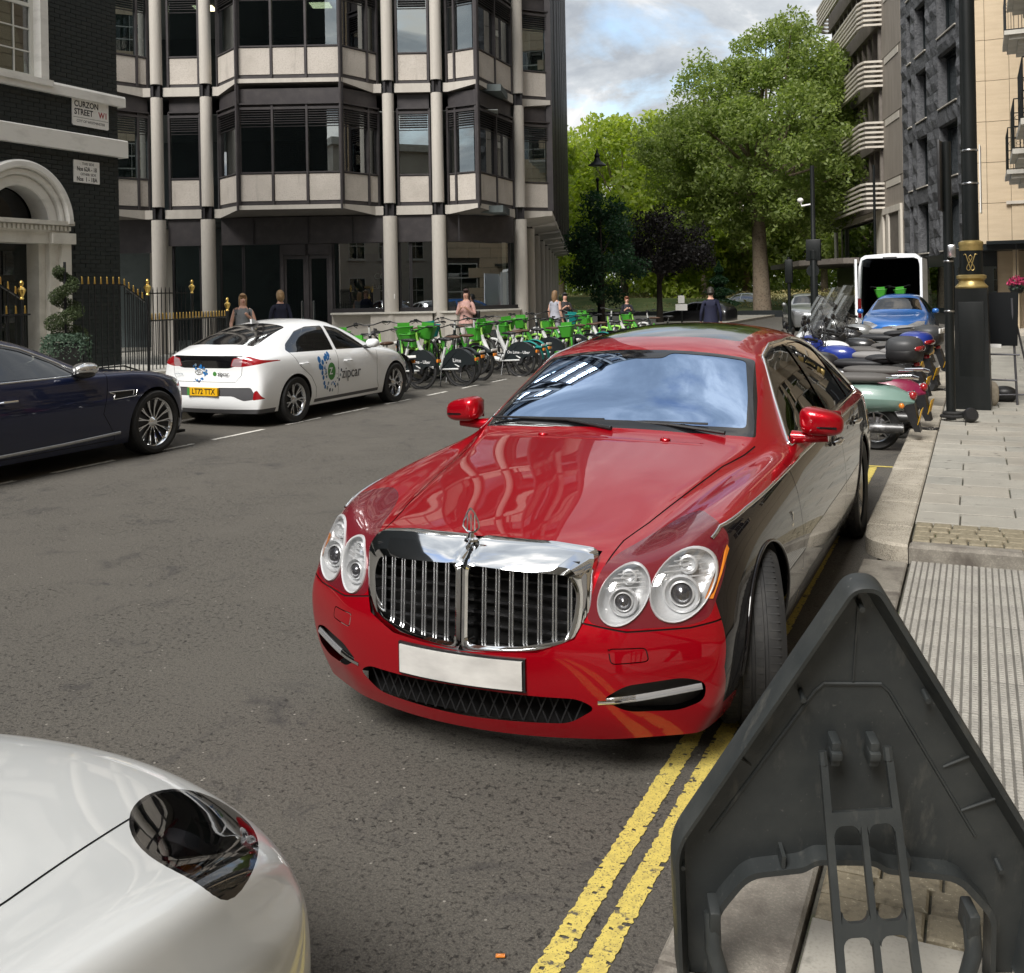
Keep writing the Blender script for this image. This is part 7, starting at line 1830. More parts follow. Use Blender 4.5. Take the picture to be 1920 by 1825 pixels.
# ---- plastic roadworks sign seen from behind, right in front
M['sign_plastic'] = mat('sign_plastic', (0.027, 0.031, 0.032), 0.5, noise=[(5, (0.042, 0.046, 0.045), 0.42, 0.68), ((14, 14, 3), (0.085, 0.084, 0.075), 0.58, 0.74), (60, (0.09, 0.09, 0.085), .66, .74)], rrange=(8, .38, .62), bump=(45, .25, .003))
def road_sign():
    t = thing('roadworks_sign', 'black moulded plastic triangular road sign seen from behind in the right foreground', 'sign', (0, 0, 0))
    # plane of the sign: origin at apex top, tilted back from the viewer
    o = Vector(SIGN_O); X = Vector(SIGN_X).normalized(); Z = Vector(SIGN_Z); Z = (Z - X * Z.dot(X)).normalized(); Yb = X.cross(Z).normalized()      # Yb points away from the viewer? towards -> decided below
    if Yb.y > 0: Yb = -Yb           # Yb towards the viewer
    Mx = Matrix(((X.x, -Z.x, Yb.x, o.x), (X.y, -Z.y, Yb.y, o.y), (X.z, -Z.z, Yb.z, o.z), (0, 0, 0, 1))) @ Matrix.Diagonal((1.165, 1.31, 1.165, 1))   # local (u right, v down, w towards viewer)
    def P3(u, v, w_): return (u, v, w_)
    # outline (u,v): triangle with rounded apex, legs going down at the ends
    outl = rounded([(-.028, 0), (.028, 0), (.43, .585), (.42, .88), (-.345, .88), (-.365, .545)], .045, 6)
    # rim wall
    def inset(p, d):
        out = []; n = len(p)
        for i in range(n):
            a = Vector(p[i - 1]); b = Vector(p[i]); c = Vector(p[(i + 1) % n]); n1 = Vector((-(b - a).y, (b - a).x)); n2 = Vector((-(c - b).y, (c - b).x))
            nn = (n1.normalized() if n1.length > 1e-9 else Vector((0, 0))) + (n2.normalized() if n2.length > 1e-9 else Vector((0, 0))); nn.normalize(); out.append((b.x + nn.x * d, b.y + nn.y * d))
        return out
    L = outl
    i1 = inset(L, .012); i2 = inset(L, .030)
    q = MB(); n = len(L)
    rows = [[(p[0], p[1], -.035) for p in L], [(p[0], p[1], .014) for p in L], [(a[0] * .7 + b_[0] * .3, a[1] * .7 + b_[1] * .3, .020) for a, b_ in zip(L, i1)], [(p[0], p[1], .018) for p in i1], [(p[0], p[1], -.030) for p in i2]]
    rows = [[r[i] for r in rows] for i in range(n)]
    keep = [i for i in range(n)]
    q.grid(rows[31:] + rows[:25], True); q.build('rim', M['sign_plastic'], t, 40).data.transform(Mx)
    # back skin with the opening at the foot: build as strips between the outline and the opening arch
    arch = rounded([(-.27, .93), (-.262, .70), (-.20, .615), (-.085, .600), (-.060, .582), (.060, .582), (.085, .600), (.235, .615), (.315, .70), (.33, .93)], .03, 4)
    
    bm = bmesh.new()
    ring = [p for p in i2]
    # order: full inset outline, then cut opening by making polygon with arch (shared base)
    base_r = max(range(n), key=lambda i: i2[i][0] * .5 + i2[i][1]); 
    poly = [p for p in i2 if p[1] < 1.0]
    # start from the left-bottom going over the apex to the right-bottom
    lft = sorted([p for p in poly if p[0] < 0], key=lambda p: (-p[1], p[0])); rgt_ = sorted([p for p in poly if p[0] >= 0], key=lambda p: (p[1], p[0]))
    path = [(-.318, .872), (-.340, .66)] + [p for p in lft if p[1] < .64] + [p for p in rgt_ if p[1] < .64] + [(.40, .66), (.392, .872)]
    full = path + [(.328, .872)] + [p for p in arch[::-1] if p[1] < .86] + [(-.268, .872)]
    from mathutils.geometry import delaunay_2d_cdt
    r_ = delaunay_2d_cdt([Vector(p) for p in full], [], [list(range(len(full)))], 1, 1e-5); bm.free(); q = MB()
    fs = [f for f in r_[2] if Shell.inside(full, sum(r_[0][i].x for i in f) / len(f), sum(r_[0][i].y for i in f) / len(f))]
    q.add([(p.x, p.y, -.030) for p in r_[0]], fs); q.build('back_panel', M['sign_plastic'], t).data.transform(Mx)
    q = MB(); A = [(-.269, .875)] + [p for p in arch if p[1] <= .86] + [(.329, .875)]; q.grid([[(p[0], p[1], -.030), (p[0], p[1], .012), (p[0] * 1.03, p[1] - .012, .012), (p[0] * 1.03, p[1] - .012, -.030)] for p in A], True); q.build('inner_rim', M['sign_plastic'], t, 40).data.transform(Mx)
    # ribs and raised inner panel
    q = MB()
    q.box((-.0015, .03, -.031), (.0015, .215, -.026)); q.tube([(-.28, .545, -.029), (-.075, .235, -.029), (-.058, .220, -.029), (.058, .220, -.029), (.075, .235, -.029), (.28, .545, -.029)], .0035, 6)
    for (a, b_) in (((.20, .395), (.262, .36)), ((.245, .49), (.315, .455)), ((-.20, .395), (-.225, .375))): q.tube([(*a, -.03), (*b_, -.022)], .003, 6)
    for (u, v) in ((-.105, .235), (.145, .235), (.0, .052), (-.34, .60), (.33, .60)): q.tube([(u, v, -.03), (u, v + .003, .0)], .006, 8)
    for u in (-.13, .13): q.box((u - .004, .565, -.03), (u + .004, .605, .01))
    q.build('rib', M['sign_plastic'], t, 30).data.transform(Mx)
    # hinge lugs
    for u in (-.036, .042):
        q = MB(); q.cbox((u - .010, .318, -.03), (u + .010, .368, .012), .004); q.cbox((u - .012, .335, -.01), (u + .012, .352, .02), .004); q.build('hinge', M['sign_plastic'], t, 30).data.transform(Mx)
    # slotted strut swinging back towards the viewer
    def strut():
        q = MB(); zc = .0; bm2 = bmesh.new()
        W_ = .073; Lh = .62
        def bar(u0, v0, u1, v1, r): q.tube([(u0, v0, 0), (u1, v1, 0)], r, 8)
        def plank(pts, th=.010):
            q.prism(pts, -th / 2, th / 2, 'z')
        # side rails slightly widening downwards, cross bars with rounded windows between
        wd = lambda v: .066 + .022 * v
        for sg in (-1, 1): plank([(sg * (wd(0) + .007), 0), (sg * (wd(0) - .007), 0), (sg * (wd(Lh) - .009), Lh), (sg * (wd(Lh) + .009), Lh)][::sg], .014)
        plank([(-.006, .115), (.006, .115), (.007, Lh), (-.007, Lh)], .014)
        for v in (.115, .305, .52): plank([(-wd(v), v - .012), (wd(v), v - .012), (wd(v), v + .012), (-wd(v), v + .012)], .0138)
        for v0, v1 in ((.127, .293), (.317, .508)):
            for (ua, ub) in ((-wd((v0 + v1) / 2) + .010, -.009), (.009, wd((v0 + v1) / 2) - .010)):
                for (cx, sx_) in ((ua, 1), (ub, -1)):
                    for (cv, sv) in ((v0, 1), (v1, -1)):
                        r = .018; pts = [(cx - .004 * sx_, cv - .004 * sv)] + [(cx + sx_ * r * (1 - math.sin(R(a))), cv + sv * r * (1 - math.cos(R(a)))) for a in (0, 22, 45, 68, 90)]
                        q.prism(pts if sx_ * sv < 0 else pts[::-1], -.0066, .0066, 'z')
        for u in (-wd(0), wd(0)): q.tube([(u, -.004, 0), (u, .02, 0)], .010, 8)
        return q
    sw = R(24)
    Sx = Mx @ Matrix.Translation((0.002, .335, .010)) @ Matrix.Rotation(sw, 4, 'X') @ Matrix.Rotation(R(-4), 4, 'Z')
    strut().build('strut', M['sign_plastic'], t, 40).data.transform(Sx)
    # front legs / feet and back handle bars
    for sg in (-1, 1):
        q = MB(); q.tube([(sg * .275, .70, .0), (sg * .275, .76, .03), (sg * .24, .86, .06), (sg * .2, .93, .09)], [.018, .018, .016, .016], 10); q.cbox((sg * .272 - .012, .68, -.03), (sg * .272 + .012, .735, .03), .005); q.build('foot', M['sign_plastic'], t, 40).data.transform(Mx)
    # painted warning face on the far side
    q = MB(); q.add([(-.03, .02, -.036), (.03, .02, -.036), (.36, .56, -.036), (-.36, .56, -.036)], [(0, 1, 2, 3)]); q.build('sign_face', M['sign_white'], t).data.transform(Mx)
    return Mx
SIGN_O, SIGN_X, SIGN_Z = (-.245, 2.465, 1.118), (.925, .38, -.01), (-.022, -.19, .69)
road_sign()
# ================================================================== hire bicycles
M['lime'] = mat('lime', (0.055, 0.31, 0.028), 0.45); M['lime_pale'] = mat('lime_pale', (0.35, 0.68, 0.12), 0.4); M['teal'] = mat('teal', (0.01, 0.22, 0.20), 0.4); M['bike_white'] = mat('bike_white', (0.62, 0.63, 0.62), 0.35)
M['fender_black'] = mat('fender_black', (0.016, 0.02, 0.022), 0.35); M['saddle_brown'] = mat('saddle_brown', (0.07, 0.035, 0.02), 0.6); M['cable_blue'] = mat('cable_blue', (.03, .3, .5), .4)
XR = Matrix.Rotation(PI / 2, 4, 'X')
def wheel_me(r, w_, hub=.05, n=14):
    q = MB(); q.tube([(r * math.cos(2 * PI * i / 36), 0, r * math.sin(2 * PI * i / 36)) for i in range(36)], w_, 8, closed=True)
    q.mi = 1; q.tube([((r - w_ - .008) * math.cos(2 * PI * i / 32), 0, (r - w_ - .008) * math.sin(2 * PI * i / 32)) for i in range(32)], .011, 6, closed=True)
    for i in range(n):
        a = 2 * PI * i / n; q.tube([(.03 * math.cos(a + .5), .02 * (-1) ** i, .03 * math.sin(a + .5)), ((r - .03) * math.cos(a), 0, (r - .03) * math.sin(a))], .0016, 3)
    q.lathe([(hub, -.05), (hub, .05)], 16, XR); return q.mesh('wheel', [M['rubber'], M['rim_dark']])
BW = wheel_me(.34, .026, .075); 
def bm_(f, mats, name): q = MB(); f(q); return q.mesh(name, mats)
def _frame(q):
    q.tube([(.40, 0, .86), (.36, 0, .70)], .032); q.tube([(.37, 0, .76), (.22, 0, .46), (.05, 0, .36), (-.12, 0, .33)], [.045, .05, .05, .04]); q.tube([(-.12, 0, .33), (-.22, 0, .62), (-.26, 0, .74)], .028)
    for s in (-.055, .055): q.tube([(-.12, s * .6, .32), (-.58, s, .34)], .018)
    q.tube([(-.20, 0, .56), (-.60, .05, .38)], .014); q.tube([(-.20, 0, .56), (-.60, -.05, .38)], .014)
def _fork(q):
    q.tube([(.36, 0, .72), (.42, 0, .92), (.43, 0, 1.02)], .022)
    for s in (-.055, .055): q.tube([(.38, s * .7, .72), (.56, s, .34)], .016)
    q.tube([(.56 - .36 * math.cos(a), 0, .34 + .37 * math.sin(a)) for a in [R(20 + 12 * k) for k in range(9)]], .03, 6)
def _bar(q):
    q.tube([(.43, 0, 1.0), (.43, 0, 1.06)], .016); q.tube([(.26, .31, 1.10), (.34, .26, 1.11), (.43, .08, 1.06), (.43, -.08, 1.06), (.34, -.26, 1.11), (.26, -.31, 1.10)], .012)
    for s in (-1, 1): q.tube([(.25, .315 * s, 1.10), (.35, .255 * s, 1.11)], .019); q.tube([(.36, .25 * s, 1.09), (.30, .31 * s, 1.05)], .006)
def _basket(q):
    o = [(-.15, -.20), (.15, -.16), (.15, .16), (-.15, .20)]; i_ = [(-.10, -.13), (.10, -.10), (.10, .10), (-.10, .13)]
    a = rounded([(.60 + x, y) for x, y in o], .05, 3); b = rounded([(.58 + x, y) for x, y in i_], .04, 3); n = len(a)
    q.grid([[(a[k][0], a[k][1], 1.0), (b[k][0], b[k][1], .76)] for k in range(n)], True, closed_u=True); q.grid([[(a[k][0] * .985 + .008, a[k][1] * .95, 1.0), (b[k][0], b[k][1] * .93, .77)] for k in range(n)], True, closed_u=True)
    q.add([(p[0], p[1], .765) for p in b], [tuple(range(n))]); q.tube([(p[0], p[1], 1.0) for p in a], .009, 6, closed=True); q.prism([(.44, .75), (.46, 1.06), (.50, 1.08), (.48, .74)], -.12, .12, 'y')
def _seat(q): lump(q, (-.30, 0, .90), (.15, .085, .035), 2.3, n=12); lump(q, (-.18, 0, .90), (.09, .035, .025), 2.2, n=10)
def _post(q): q.tube([(-.24, 0, .70), (-.29, 0, .88)], .016)
def _fender(q):
    pts = [(-.58 + .385 * math.cos(R(a)), .34 + .385 * math.sin(R(a))) for a in range(-2, 176, 12)]; pts = [(-.16, .33)] + pts[0:] + [(-.72, .42), (-.58, .30)]
    for s in (-.045, .045): q.prism([(x, z) for x, z in pts], s - .004, s + .004, 'y')
    q.grid([[(-.58 + .39 * math.cos(R(a)), s, .34 + .39 * math.sin(R(a))) for s in (-.045, .045)] for a in range(0, 200, 10)])
def _fender2(q): q.grid([[(-.58 + .37 * math.cos(R(a)), s, .34 + (.37 if abs(s) < .04 else .355) * math.sin(R(a))) for s in (-.05, -.03, .03, .05)] for a in range(0, 190, 8)]); q.cbox((-.95, -.07, .56), (-.80, .07, .60), .008)
def _crank(q): q.lathe([(.085, -.012), (.085, .012)], 18, TR((-.10, -.07, .32)) @ XR); q.tube([(-.10, -.09, .32), (-.03, -.10, .17)], .010); q.tube([(-.10, .09, .32), (-.17, .10, .47)], .010); q.box((-.08, -.19, .155), (.02, -.10, .18)); q.box((-.22, .10, .46), (-.12, .19, .485))
def _lamp(q): q.cbox((-1.0, -.055, .50), (-.965, .055, .56), .006)
def _stand(q): q.tube([(-.15, -.03, .3), (-.2, -.16, .01)], .012); q.tube([(-.15, .03, .3), (-.2, .16, .01)], .012)
BP = dict(frame=bm_(_frame, M['bike_white'], 'frame'), frame_g=bm_(_frame, M['lime'], 'frame'), frame_d=bm_(_frame, M['fender_black'], 'frame'), fork=bm_(_fork, M['bike_white'], 'fork'), fork_g=bm_(_fork, M['lime_pale'], 'fork'), bar=bm_(_bar, M['black_plastic'], 'handlebar'), basket=bm_(_basket, M['lime'], 'basket'), basket2=bm_(_basket, M['teal'], 'basket'), seat=bm_(_seat, M['black_plastic'], 'saddle'), seat2=bm_(_seat, M['saddle_brown'], 'saddle'), post=bm_(_post, M['satin_metal'], 'seat_post'),
          fender=bm_(_fender, M['fender_black'], 'rear_fender'), fender_t=bm_(_fender2, M['teal'], 'rear_fender'), fender_d=bm_(_fender2, M['fender_black'], 'rear_fender'), crank=bm_(_crank, M['black_plastic'], 'crank'), lamp=bm_(_lamp, M['lamp_amber'], 'reflector'), plate=bm_(lambda q: q.cbox((-.97, -.10, .60), (-.955, .10, .645), .004), M['sign_white'], 'rear_label'), stand=bm_(_stand, M['black_iron'], 'kickstand'))
NB = [0]
_txt = text_obj('On Lime - Uber', .085, Matrix(), M['print_white']); TXT1 = _txt.data; bpy.data.objects.remove(_txt); _txt = text_obj('Lime', .10, Matrix(), M['print_white']); TXT2 = _txt.data; bpy.data.objects.remove(_txt)
def bike(label, x, y, rz, kind, z=0.0, steer=0.0, txt=0, bk=True, group='hire bicycles parked along the left kerb'):
    NB[0] += 1; j_ = random.Random(NB[0]); t = thing('hire_bicycle', label, 'bicycle', (x + j_.uniform(-.08, .08), y, z), rz + R(j_.uniform(-9, 9)), group); t.rotation_euler.x = R(j_.uniform(-5, 5))
    def P(n, key, **kw): return inst(n, BP[key], t, **kw)
    P('frame', 'frame_g' if kind == 1 else ('frame_d' if kind == 3 else 'frame')); fk = P('fork', 'fork_g' if kind in (0, 1) else 'fork'); P('handlebar', 'bar')
    if kind != 3 and bk: P('basket', 'basket' if kind in (0, 1) else 'basket2')
    P('saddle', 'seat2' if kind in (1, 2) else 'seat'); P('seat_post', 'post'); f = P('rear_fender', {0: 'fender', 1: 'fender_d', 2: 'fender_t', 3: 'fender_d'}[kind]); P('crank', 'crank'); P('reflector', 'lamp'); P('kickstand', 'stand')
    if kind in (1, 2): P('rear_label', 'plate')
    if kind == 0:
        for s in (-1, 1): inst('lettering', TXT1 if txt == 0 else TXT2, f, (-.55, s * .051, .50), (PI / 2, 0, 0 if s < 0 else PI))
    inst('wheel', BW, t, (.56, 0, .34)); inst('wheel', BW, t, (-.58, 0, .34)); return t
# rear wheels towards the road; wheel contact points run along x = -9.1
ORD = ['first', 'second', 'third', 'fourth', 'fifth', 'sixth', 'seventh', 'eighth', 'ninth', 'tenth', 'eleventh', 'twelfth', 'thirteenth', 'fourteenth', 'fifteenth', 'sixteenth', 'seventeenth', 'eighteenth']
KD = {0: 'white bicycle with black fender disc', 1: 'green hire bicycle', 2: 'white bicycle with teal fender', 3: 'black bicycle without basket'}
rowA = [(-9.38, 16.55, 166, 0, 0), (-9.02, 17.2, 163, 0, 1), (-9.12, 17.95, 172, 1, 0), (-9.1, 18.6, 176, 1, 0), (-8.75, 19.55, 168, 0, 0), (-8.9, 20.2, 172, 2, 0), (-8.9, 20.9, 176, 2, 0), (-8.85, 21.6, 170, 0, 1), (-8.8, 22.4, 178, 1, 0), (-8.8, 23.1, 172, 0, 0), (-8.75, 23.9, 176, 1, 0), (-8.7, 24.7, 170, 2, 0), (-8.7, 25.5, 175, 1, 0), (-8.6, 26.4, 172, 0, 0), (-8.6, 27.3, 176, 1, 0), (-8.5, 28.4, 170, 0, 0), (-8.5, 29.6, 175, 1, 0), (-8.4, 31, 172, 3, 0)]
for i, (x, y, a, k, tx) in enumerate(rowA):
    c, s = math.cos(R(a)), math.sin(R(a)); bike('%s, %s from the hatchback in the roadside row' % (KD[k], ORD[i]), x + .58 * c, y + .58 * s, R(a), k, 0, 0, tx, i % 3 == 1)
rowB = [(-10.6, 15.7, -62, 1), (-10.9, 17.3, -70, 3), (-10.62, 18.1, -58, 1), (-10.28, 18.3, -64, 1), (-10.7, 18.9, -48, 2), (-10.5, 19.9, -70, 3), (-10.3, 20.4, -30, 1), (-10.6, 21.3, -75, 3), (-10.4, 22.3, -50, 0), (-10.3, 23.5, -66, 1), (-10.4, 24.8, -80, 3), (-10.2, 26.1, -60, 2), (-10.2, 27.6, -70, 1), (-10.1, 29.5, -60, 3)]
for i, (x, y, a, k) in enumerate(rowB): bike('%s, %s from the railings in the footway row' % (KD[k], ORD[i]), x, y, R(a), k, .12 if x < -10.9 else .12, 0)
bike('green framed hire bicycle with big basket turned to the viewer beside the red saloon roof', -8.35, 21.6, R(-78), 1, .0)
bike('green framed hire bicycle with basket just behind the white hatchback bonnet', -9.55, 15.35, R(-100), 1, .0)
bike('green bicycle loaded in the van on the left', -2.75, 34.6, R(-90), 1, .62)
bike('green bicycle loaded in the van on the right', -2.1, 34.5, R(-95), 1, .62)
t = thing('cycle_stand', 'black tubular cycle hoop on the footway behind the white hatchback', 'bike stand', (-11.2, 17.6, .12), R(30)); q = MB(); q.tube([(-.2, 0, 0), (-.2, 0, .75), (-.12, 0, .85), (.12, 0, .85), (.2, 0, .75), (.2, 0, 0)], .024); q.build('hoop', M['black_iron'], t)
# ================================================================== motorbikes and scooters, nose to the road, tails over the kerb
M['mint'] = mat('mint', (0.17, 0.27, 0.235), 0.3, coat=.8); M['magenta'] = mat('magenta', (0.20, 0.012, 0.05), 0.25, coat=1); M['bike_blue'] = mat('bike_blue', (0.015, 0.035, 0.24), 0.3, coat=1); M['seat_grey'] = mat('seat_grey', (0.10, 0.095, 0.09), 0.6); M['screen'] = mat('screen', (.55, .59, .60), .08, alpha=.30); M['engine'] = mat('engine', (.10, .10, .10), .4, .7, noise=[(9, (.25, .25, .25), .5, .6)])
def wheel_moto(r, w_, spoke=True):
    q = MB(); q.lathe([(r * .66, -w_ * .5), (r * .9, -w_), (r, -w_ * .45), (r + .004, 0), (r, w_ * .45), (r * .9, w_), (r * .66, w_ * .5)], 36, XR, cap=False); q.mi = 1; q.lathe([(r * .68, -w_ * .5), (r * .62, -w_ * .3), (r * .62, w_ * .3), (r * .68, w_ * .5)], 30, XR, cap=False); q.lathe([(.05, -w_ * .8), (.05, w_ * .8)], 14, XR)
    for i in range(10): a = 2 * PI * i / 10; q.tube([(.04 * math.cos(a), 0, .04 * math.sin(a)), (r * .64 * math.cos(a + .15), 0, r * .64 * math.sin(a + .15))], .009, 5)
    q.lathe([(r * .28, w_ * .55), (r * .42, w_ * .55), (r * .42, w_ * .6), (r * .28, w_ * .6)], 24, XR); return q.mesh('wheel', [M['rubber'], M['satin_metal']])
WS = wheel_moto(.25, .055); WL = wheel_moto(.31, .065)
def plate_rear(t, x, z, tilt, col='plate_yellow'):
    q = MB(); q.cbox((-.006, -.11, -.085), (.0, .11, .085), .003, TR((x, 0, z), ry=tilt)); q.build('number_plate', M[col], t)
def scooter(label, x, y, rz, paint, rear=True):
    t = thing('scooter', label, 'scooter', (x, y, 0), rz, 'motorbikes and scooters in the kerb bay')
    inst('wheel', WS, t, (-.62, 0, .25)); inst('wheel', WS, t, (.62, 0, .25))
    q = MB()   # rear body: tapering shell
    rows = []
    for (xx, w_, zl, zh) in ((-1.02, .03, .50, .56), (-.96, .09, .45, .63), (-.82, .16, .42, .70), (-.55, .20, .40, .74), (-.25, .19, .36, .73), (-.02, .13, .30, .66), (.05, .08, .28, .5)):
        rows.append([(xx, w_ * math.cos(a) * (1 if math.sin(a) < .3 else .8), (zl + zh) / 2 + (zh - zl) / 2 * math.sin(a)) for a in [2 * PI * k / 20 for k in range(21)]])
    q.grid(rows, True); q.build('rear_body', paint, t)
    q = MB(); rows = []
    for (xx, zz, w_) in ((.05, .27, .16), (.34, .27, .18), (.44, .35, .20), (.50, .60, .21), (.46, .85, .18), (.42, .98, .10)): rows.append([(xx + .05 * (1 - (u * u)), w_ * u, zz) for u in (-1, -.8, -.4, 0, .4, .8, 1)])
    q.grid(rows, True); q.build('leg_shield', paint, t)
    q = MB(); lump(q, (.62, 0, .42), (.20, .09, .12), 2.3); q.build('front_mudguard', paint, t); q = MB(); lump(q, (.42, 0, 1.02), (.13, .12, .08), 2.3); q.build('handlebar_cowl', paint, t)
    q = MB(); lump(q, (-.45, 0, .78), (.36, .14, .055), 2.8); q.build('seat', M['seat_grey'], t)
    q = MB(); q.tube([(.40, -.34, 1.02), (.42, -.1, 1.03), (.42, .1, 1.03), (.40, .34, 1.02)], .016); 
    for s in (-1, 1): q.tube([(.44, .2 * s, 1.04), (.42, .26 * s, 1.22)], .006); lump(q, (.42, .28 * s, 1.25), (.02, .06, .045), 2, n=10)
    q.build('handlebar', M['black_plastic'], t)
    q = MB(); q.tube([(-.98, -.14, .80), (-1.06, -.08, .78), (-1.06, .08, .78), (-.98, .14, .80), (-.75, .15, .79)], .011); q.tube([(-.98, -.14, .80), (-.75, -.15, .79)], .011); q.tube([(-1.03, 0, .62), (-.9, 0, .58)], .04); q.build('grab_rail', M['chrome'], t)
    q = MB(); lump(q, (-1.0, 0, .60), (.045, .06, .05), 2.4, n=12); q.build('tail_lamp', M['lamp_red'], t)
    for s in (-1, 1): q = MB(); q.ball((-.90, .15 * s, .50), (.03, .022, .03)); q.build('indicator', M['lamp_amber'], t)
    q = MB(); lump(q, (-.55, -.13, .27), (.22, .06, .12), 2.5); q.lathe([(.045, -.2), (.055, -.1), (.055, .15), (.04, .2)], 14, TR((-.72, .17, .26), ry=PI / 2)); q.build('engine', M['engine'], t)
    q = MB(); q.prism([(-.90, .50), (-1.02, .52), (-1.08, .22), (-1.02, .22)], -.09, .09, 'y'); q.build('mudguard', M['black_plastic'], t); plate_rear(t, -1.07, .38, R(-14)); return t
SEATS = [M['seat_grey'], mat('seat_black', (.02, .02, .022), .5), mat('seat_pale', (.24, .235, .23), .5), mat('seat_brown', (.11, .085, .07), .6)]
def motorbike(label, x, y, rz, paint, box=None, screen=True, boxwhite=False, sc=1.0):
    NB[0] += 1; seatm = SEATS[NB[0] % 4]
    t = thing('motorbike', label, 'motorbike', (x, y, 0), rz, 'motorbikes and scooters in the kerb bay'); t.scale = (sc, sc, sc)
    inst('wheel', WL, t, (-.70, 0, .31)); inst('wheel', WL, t, (.74, 0, .31))
    q = MB(); lump(q, (.22, 0, .80), (.28, .16, .14), 2.3); lump(q, (-.05, 0, .62), (.32, .13, .14), 2.4); q.build('tank', paint, t)
    q = MB(); lump(q, (.62, 0, .88), (.20, .20, .20), 2.2); lump(q, (.52, 0, .60), (.13, .18, .22), 2.5); q.build('fairing', paint, t)
    q = MB(); lump(q, (-.30, 0, .80), (.34, .14, .06), 2.6); lump(q, (-.62, 0, .86), (.24, .12, .06), 2.5); q.build('seat', seatm, t)
    q = MB(); rows = [[(xx, w_ * u, zz + .03 * (1 - u * u)) for u in (-1, -.5, 0, .5, 1)] for xx, w_, zz in ((-.45, .14, .74), (-.75, .12, .80), (-.98, .07, .84), (-1.02, .05, .72))]; q.grid(rows, True); q.prism([(-.95, .80), (-1.04, .78), (-1.16, .42), (-1.06, .45)], -.07, .07, 'y'); q.build('tail', M['black_plastic'], t)
    q = MB(); lump(q, (-1.0, 0, .80), (.04, .08, .04), 2.3, n=12); q.build('tail_lamp', M['lamp_red'], t)
    q = MB(); lump(q, (.05, 0, .42), (.26, .18, .19), 2.6); 
    for k in range(5): q.box((-.1 + .07 * k, -.2, .34), (-.07 + .07 * k, .2, .5))
    q.build('engine', M['engine'], t)
    q = MB(); q.tube([(-.05, -.16, .3), (-.4, -.2, .3), (-.85, -.2, .42)], [.03, .055, .06], 12); q.build('exhaust', M['satin_metal'], t)
    q = MB(); 
    for s in (-.09, .09): q.tube([(.52, s, .95), (.74, s, .31)], .026); q.tube([(-.05, s, .4), (-.70, s, .31)], .025)
    q.build('fork', M['satin_metal'], t)
    q = MB(); q.tube([(.36, -.38, 1.06), (.50, -.2, 1.10), (.53, 0, 1.04), (.50, .2, 1.10), (.36, .38, 1.06)], .014)
    for s in (-1, 1): q.tube([(.34, .40 * s, 1.055), (.44, .29 * s, 1.085)], .02); q.tube([(.48, .25 * s, 1.1), (.52, .33 * s, 1.26)], .007); lump(q, (.51, .36 * s, 1.29), (.025, .075, .045), 2.4, n=12)
    lump(q, (.52, 0, 1.06), (.06, .09, .05), 2.4, n=12); q.build('handlebar', M['black_plastic'], t)
    q = MB(); lump(q, (.80, 0, .92), (.04, .10, .07), 2.3, n=12); q.build('headlight', M['lamp_clear'], t)
    if screen:
        q = MB(); q.grid([[(.80 - .36 * v - .12 * u * u, (.20 + .07 * math.sin(v * PI)) * u, .96 + .66 * v) for u in (-1, -.6, -.2, .2, .6, 1)] for v in (0, .2, .4, .6, .8, 1)], True); q.build('windscreen', M['screen'], t)
    q = MB(); rows = [[(.74 + .34 * math.cos(R(a)), .06 * u, .31 + (.345 - .02 * abs(u)) * math.sin(R(a))) for u in (-1, -.5, .5, 1)] for a in range(20, 150, 10)]; q.grid(rows, True); q.build('front_mudguard', paint, t)
    plate_rear(t, -1.12, .58, R(-18)); j_ = random.Random(NB[0]); q = MB()
    for k in range(12):
        a = Vector((j_.uniform(.3, .6), j_.uniform(-.3, .3), j_.uniform(.95, 1.15))); b_ = Vector((j_.uniform(0, .7), j_.uniform(-.2, .2), j_.uniform(.4, .8))); m_ = (a + b_) / 2 + Vector((j_.uniform(0, .15), j_.uniform(-.1, .1), j_.uniform(-.05, .1))); q.tube([a, m_, b_], .006, 5)
    for s in (-1, 1): q.tube([(.30, .40 * s, 1.04), (.40, .42 * s, 1.03), (.47, .30 * s, 1.07)], .006, 5); q.tube([(.1, .2 * s, .3), (.18, .33 * s, .29)], .012, 6); q.tube([(-.5, .12 * s, .86), (-.85, .14 * s, .90), (-1.02, .1 * s, .92)], .011, 6); q.tube([(.2, .1 * s, .7), (.32, .28 * s, .55), (.22, .26 * s, .35)], .014, 6)
    q.build('cables', M['black_plastic'], t)
    if box:
        q = MB(); lump(q, (-.86, 0, .93), (.21, .24, .12), 3.0, n=26); q.build('top_box', M['black_plastic'], t)
        q = MB(); lump(q, (-.86, 0, 1.02), (.215, .245, .13), 2.6, n=26); q.build('top_box_lid', box, t)
        if boxwhite:
            for k in (-1, 0, 1): q = MB(); q.cbox((-1.085, -.085 + k * .15 + .005, 1.02), (-1.06, .075 + k * .15 - .02, 1.10), .01); q.build('reflector_panel', M['sign_white'], t)
        else: q = MB(); lump(q, (-1.02, 0, 1.0), (.07, .19, .045), 2.6, n=20); q.build('reflector_panel', M['lamp_red'], t)
    return t
H_ = PI
def backs(x, y, off, a): return (x + off * math.cos(R(a)), y + off * math.sin(R(a)), R(a))
def at_rear(f, label, rx, ry, a, off, *k, **kw): x = rx + off * math.cos(R(a)); y = ry + off * math.sin(R(a)); return f(label, x, y, R(a), *k, **kw)
at_rear(scooter, 'mint green scooter nearest the red saloon with its tail over the kerb', -1.02, 11.75, 178, .62, M['mint'])
at_rear(scooter, 'dark magenta scooter between the mint scooter and the black motorbike', -.95, 12.75, 174, .62, M['magenta'])
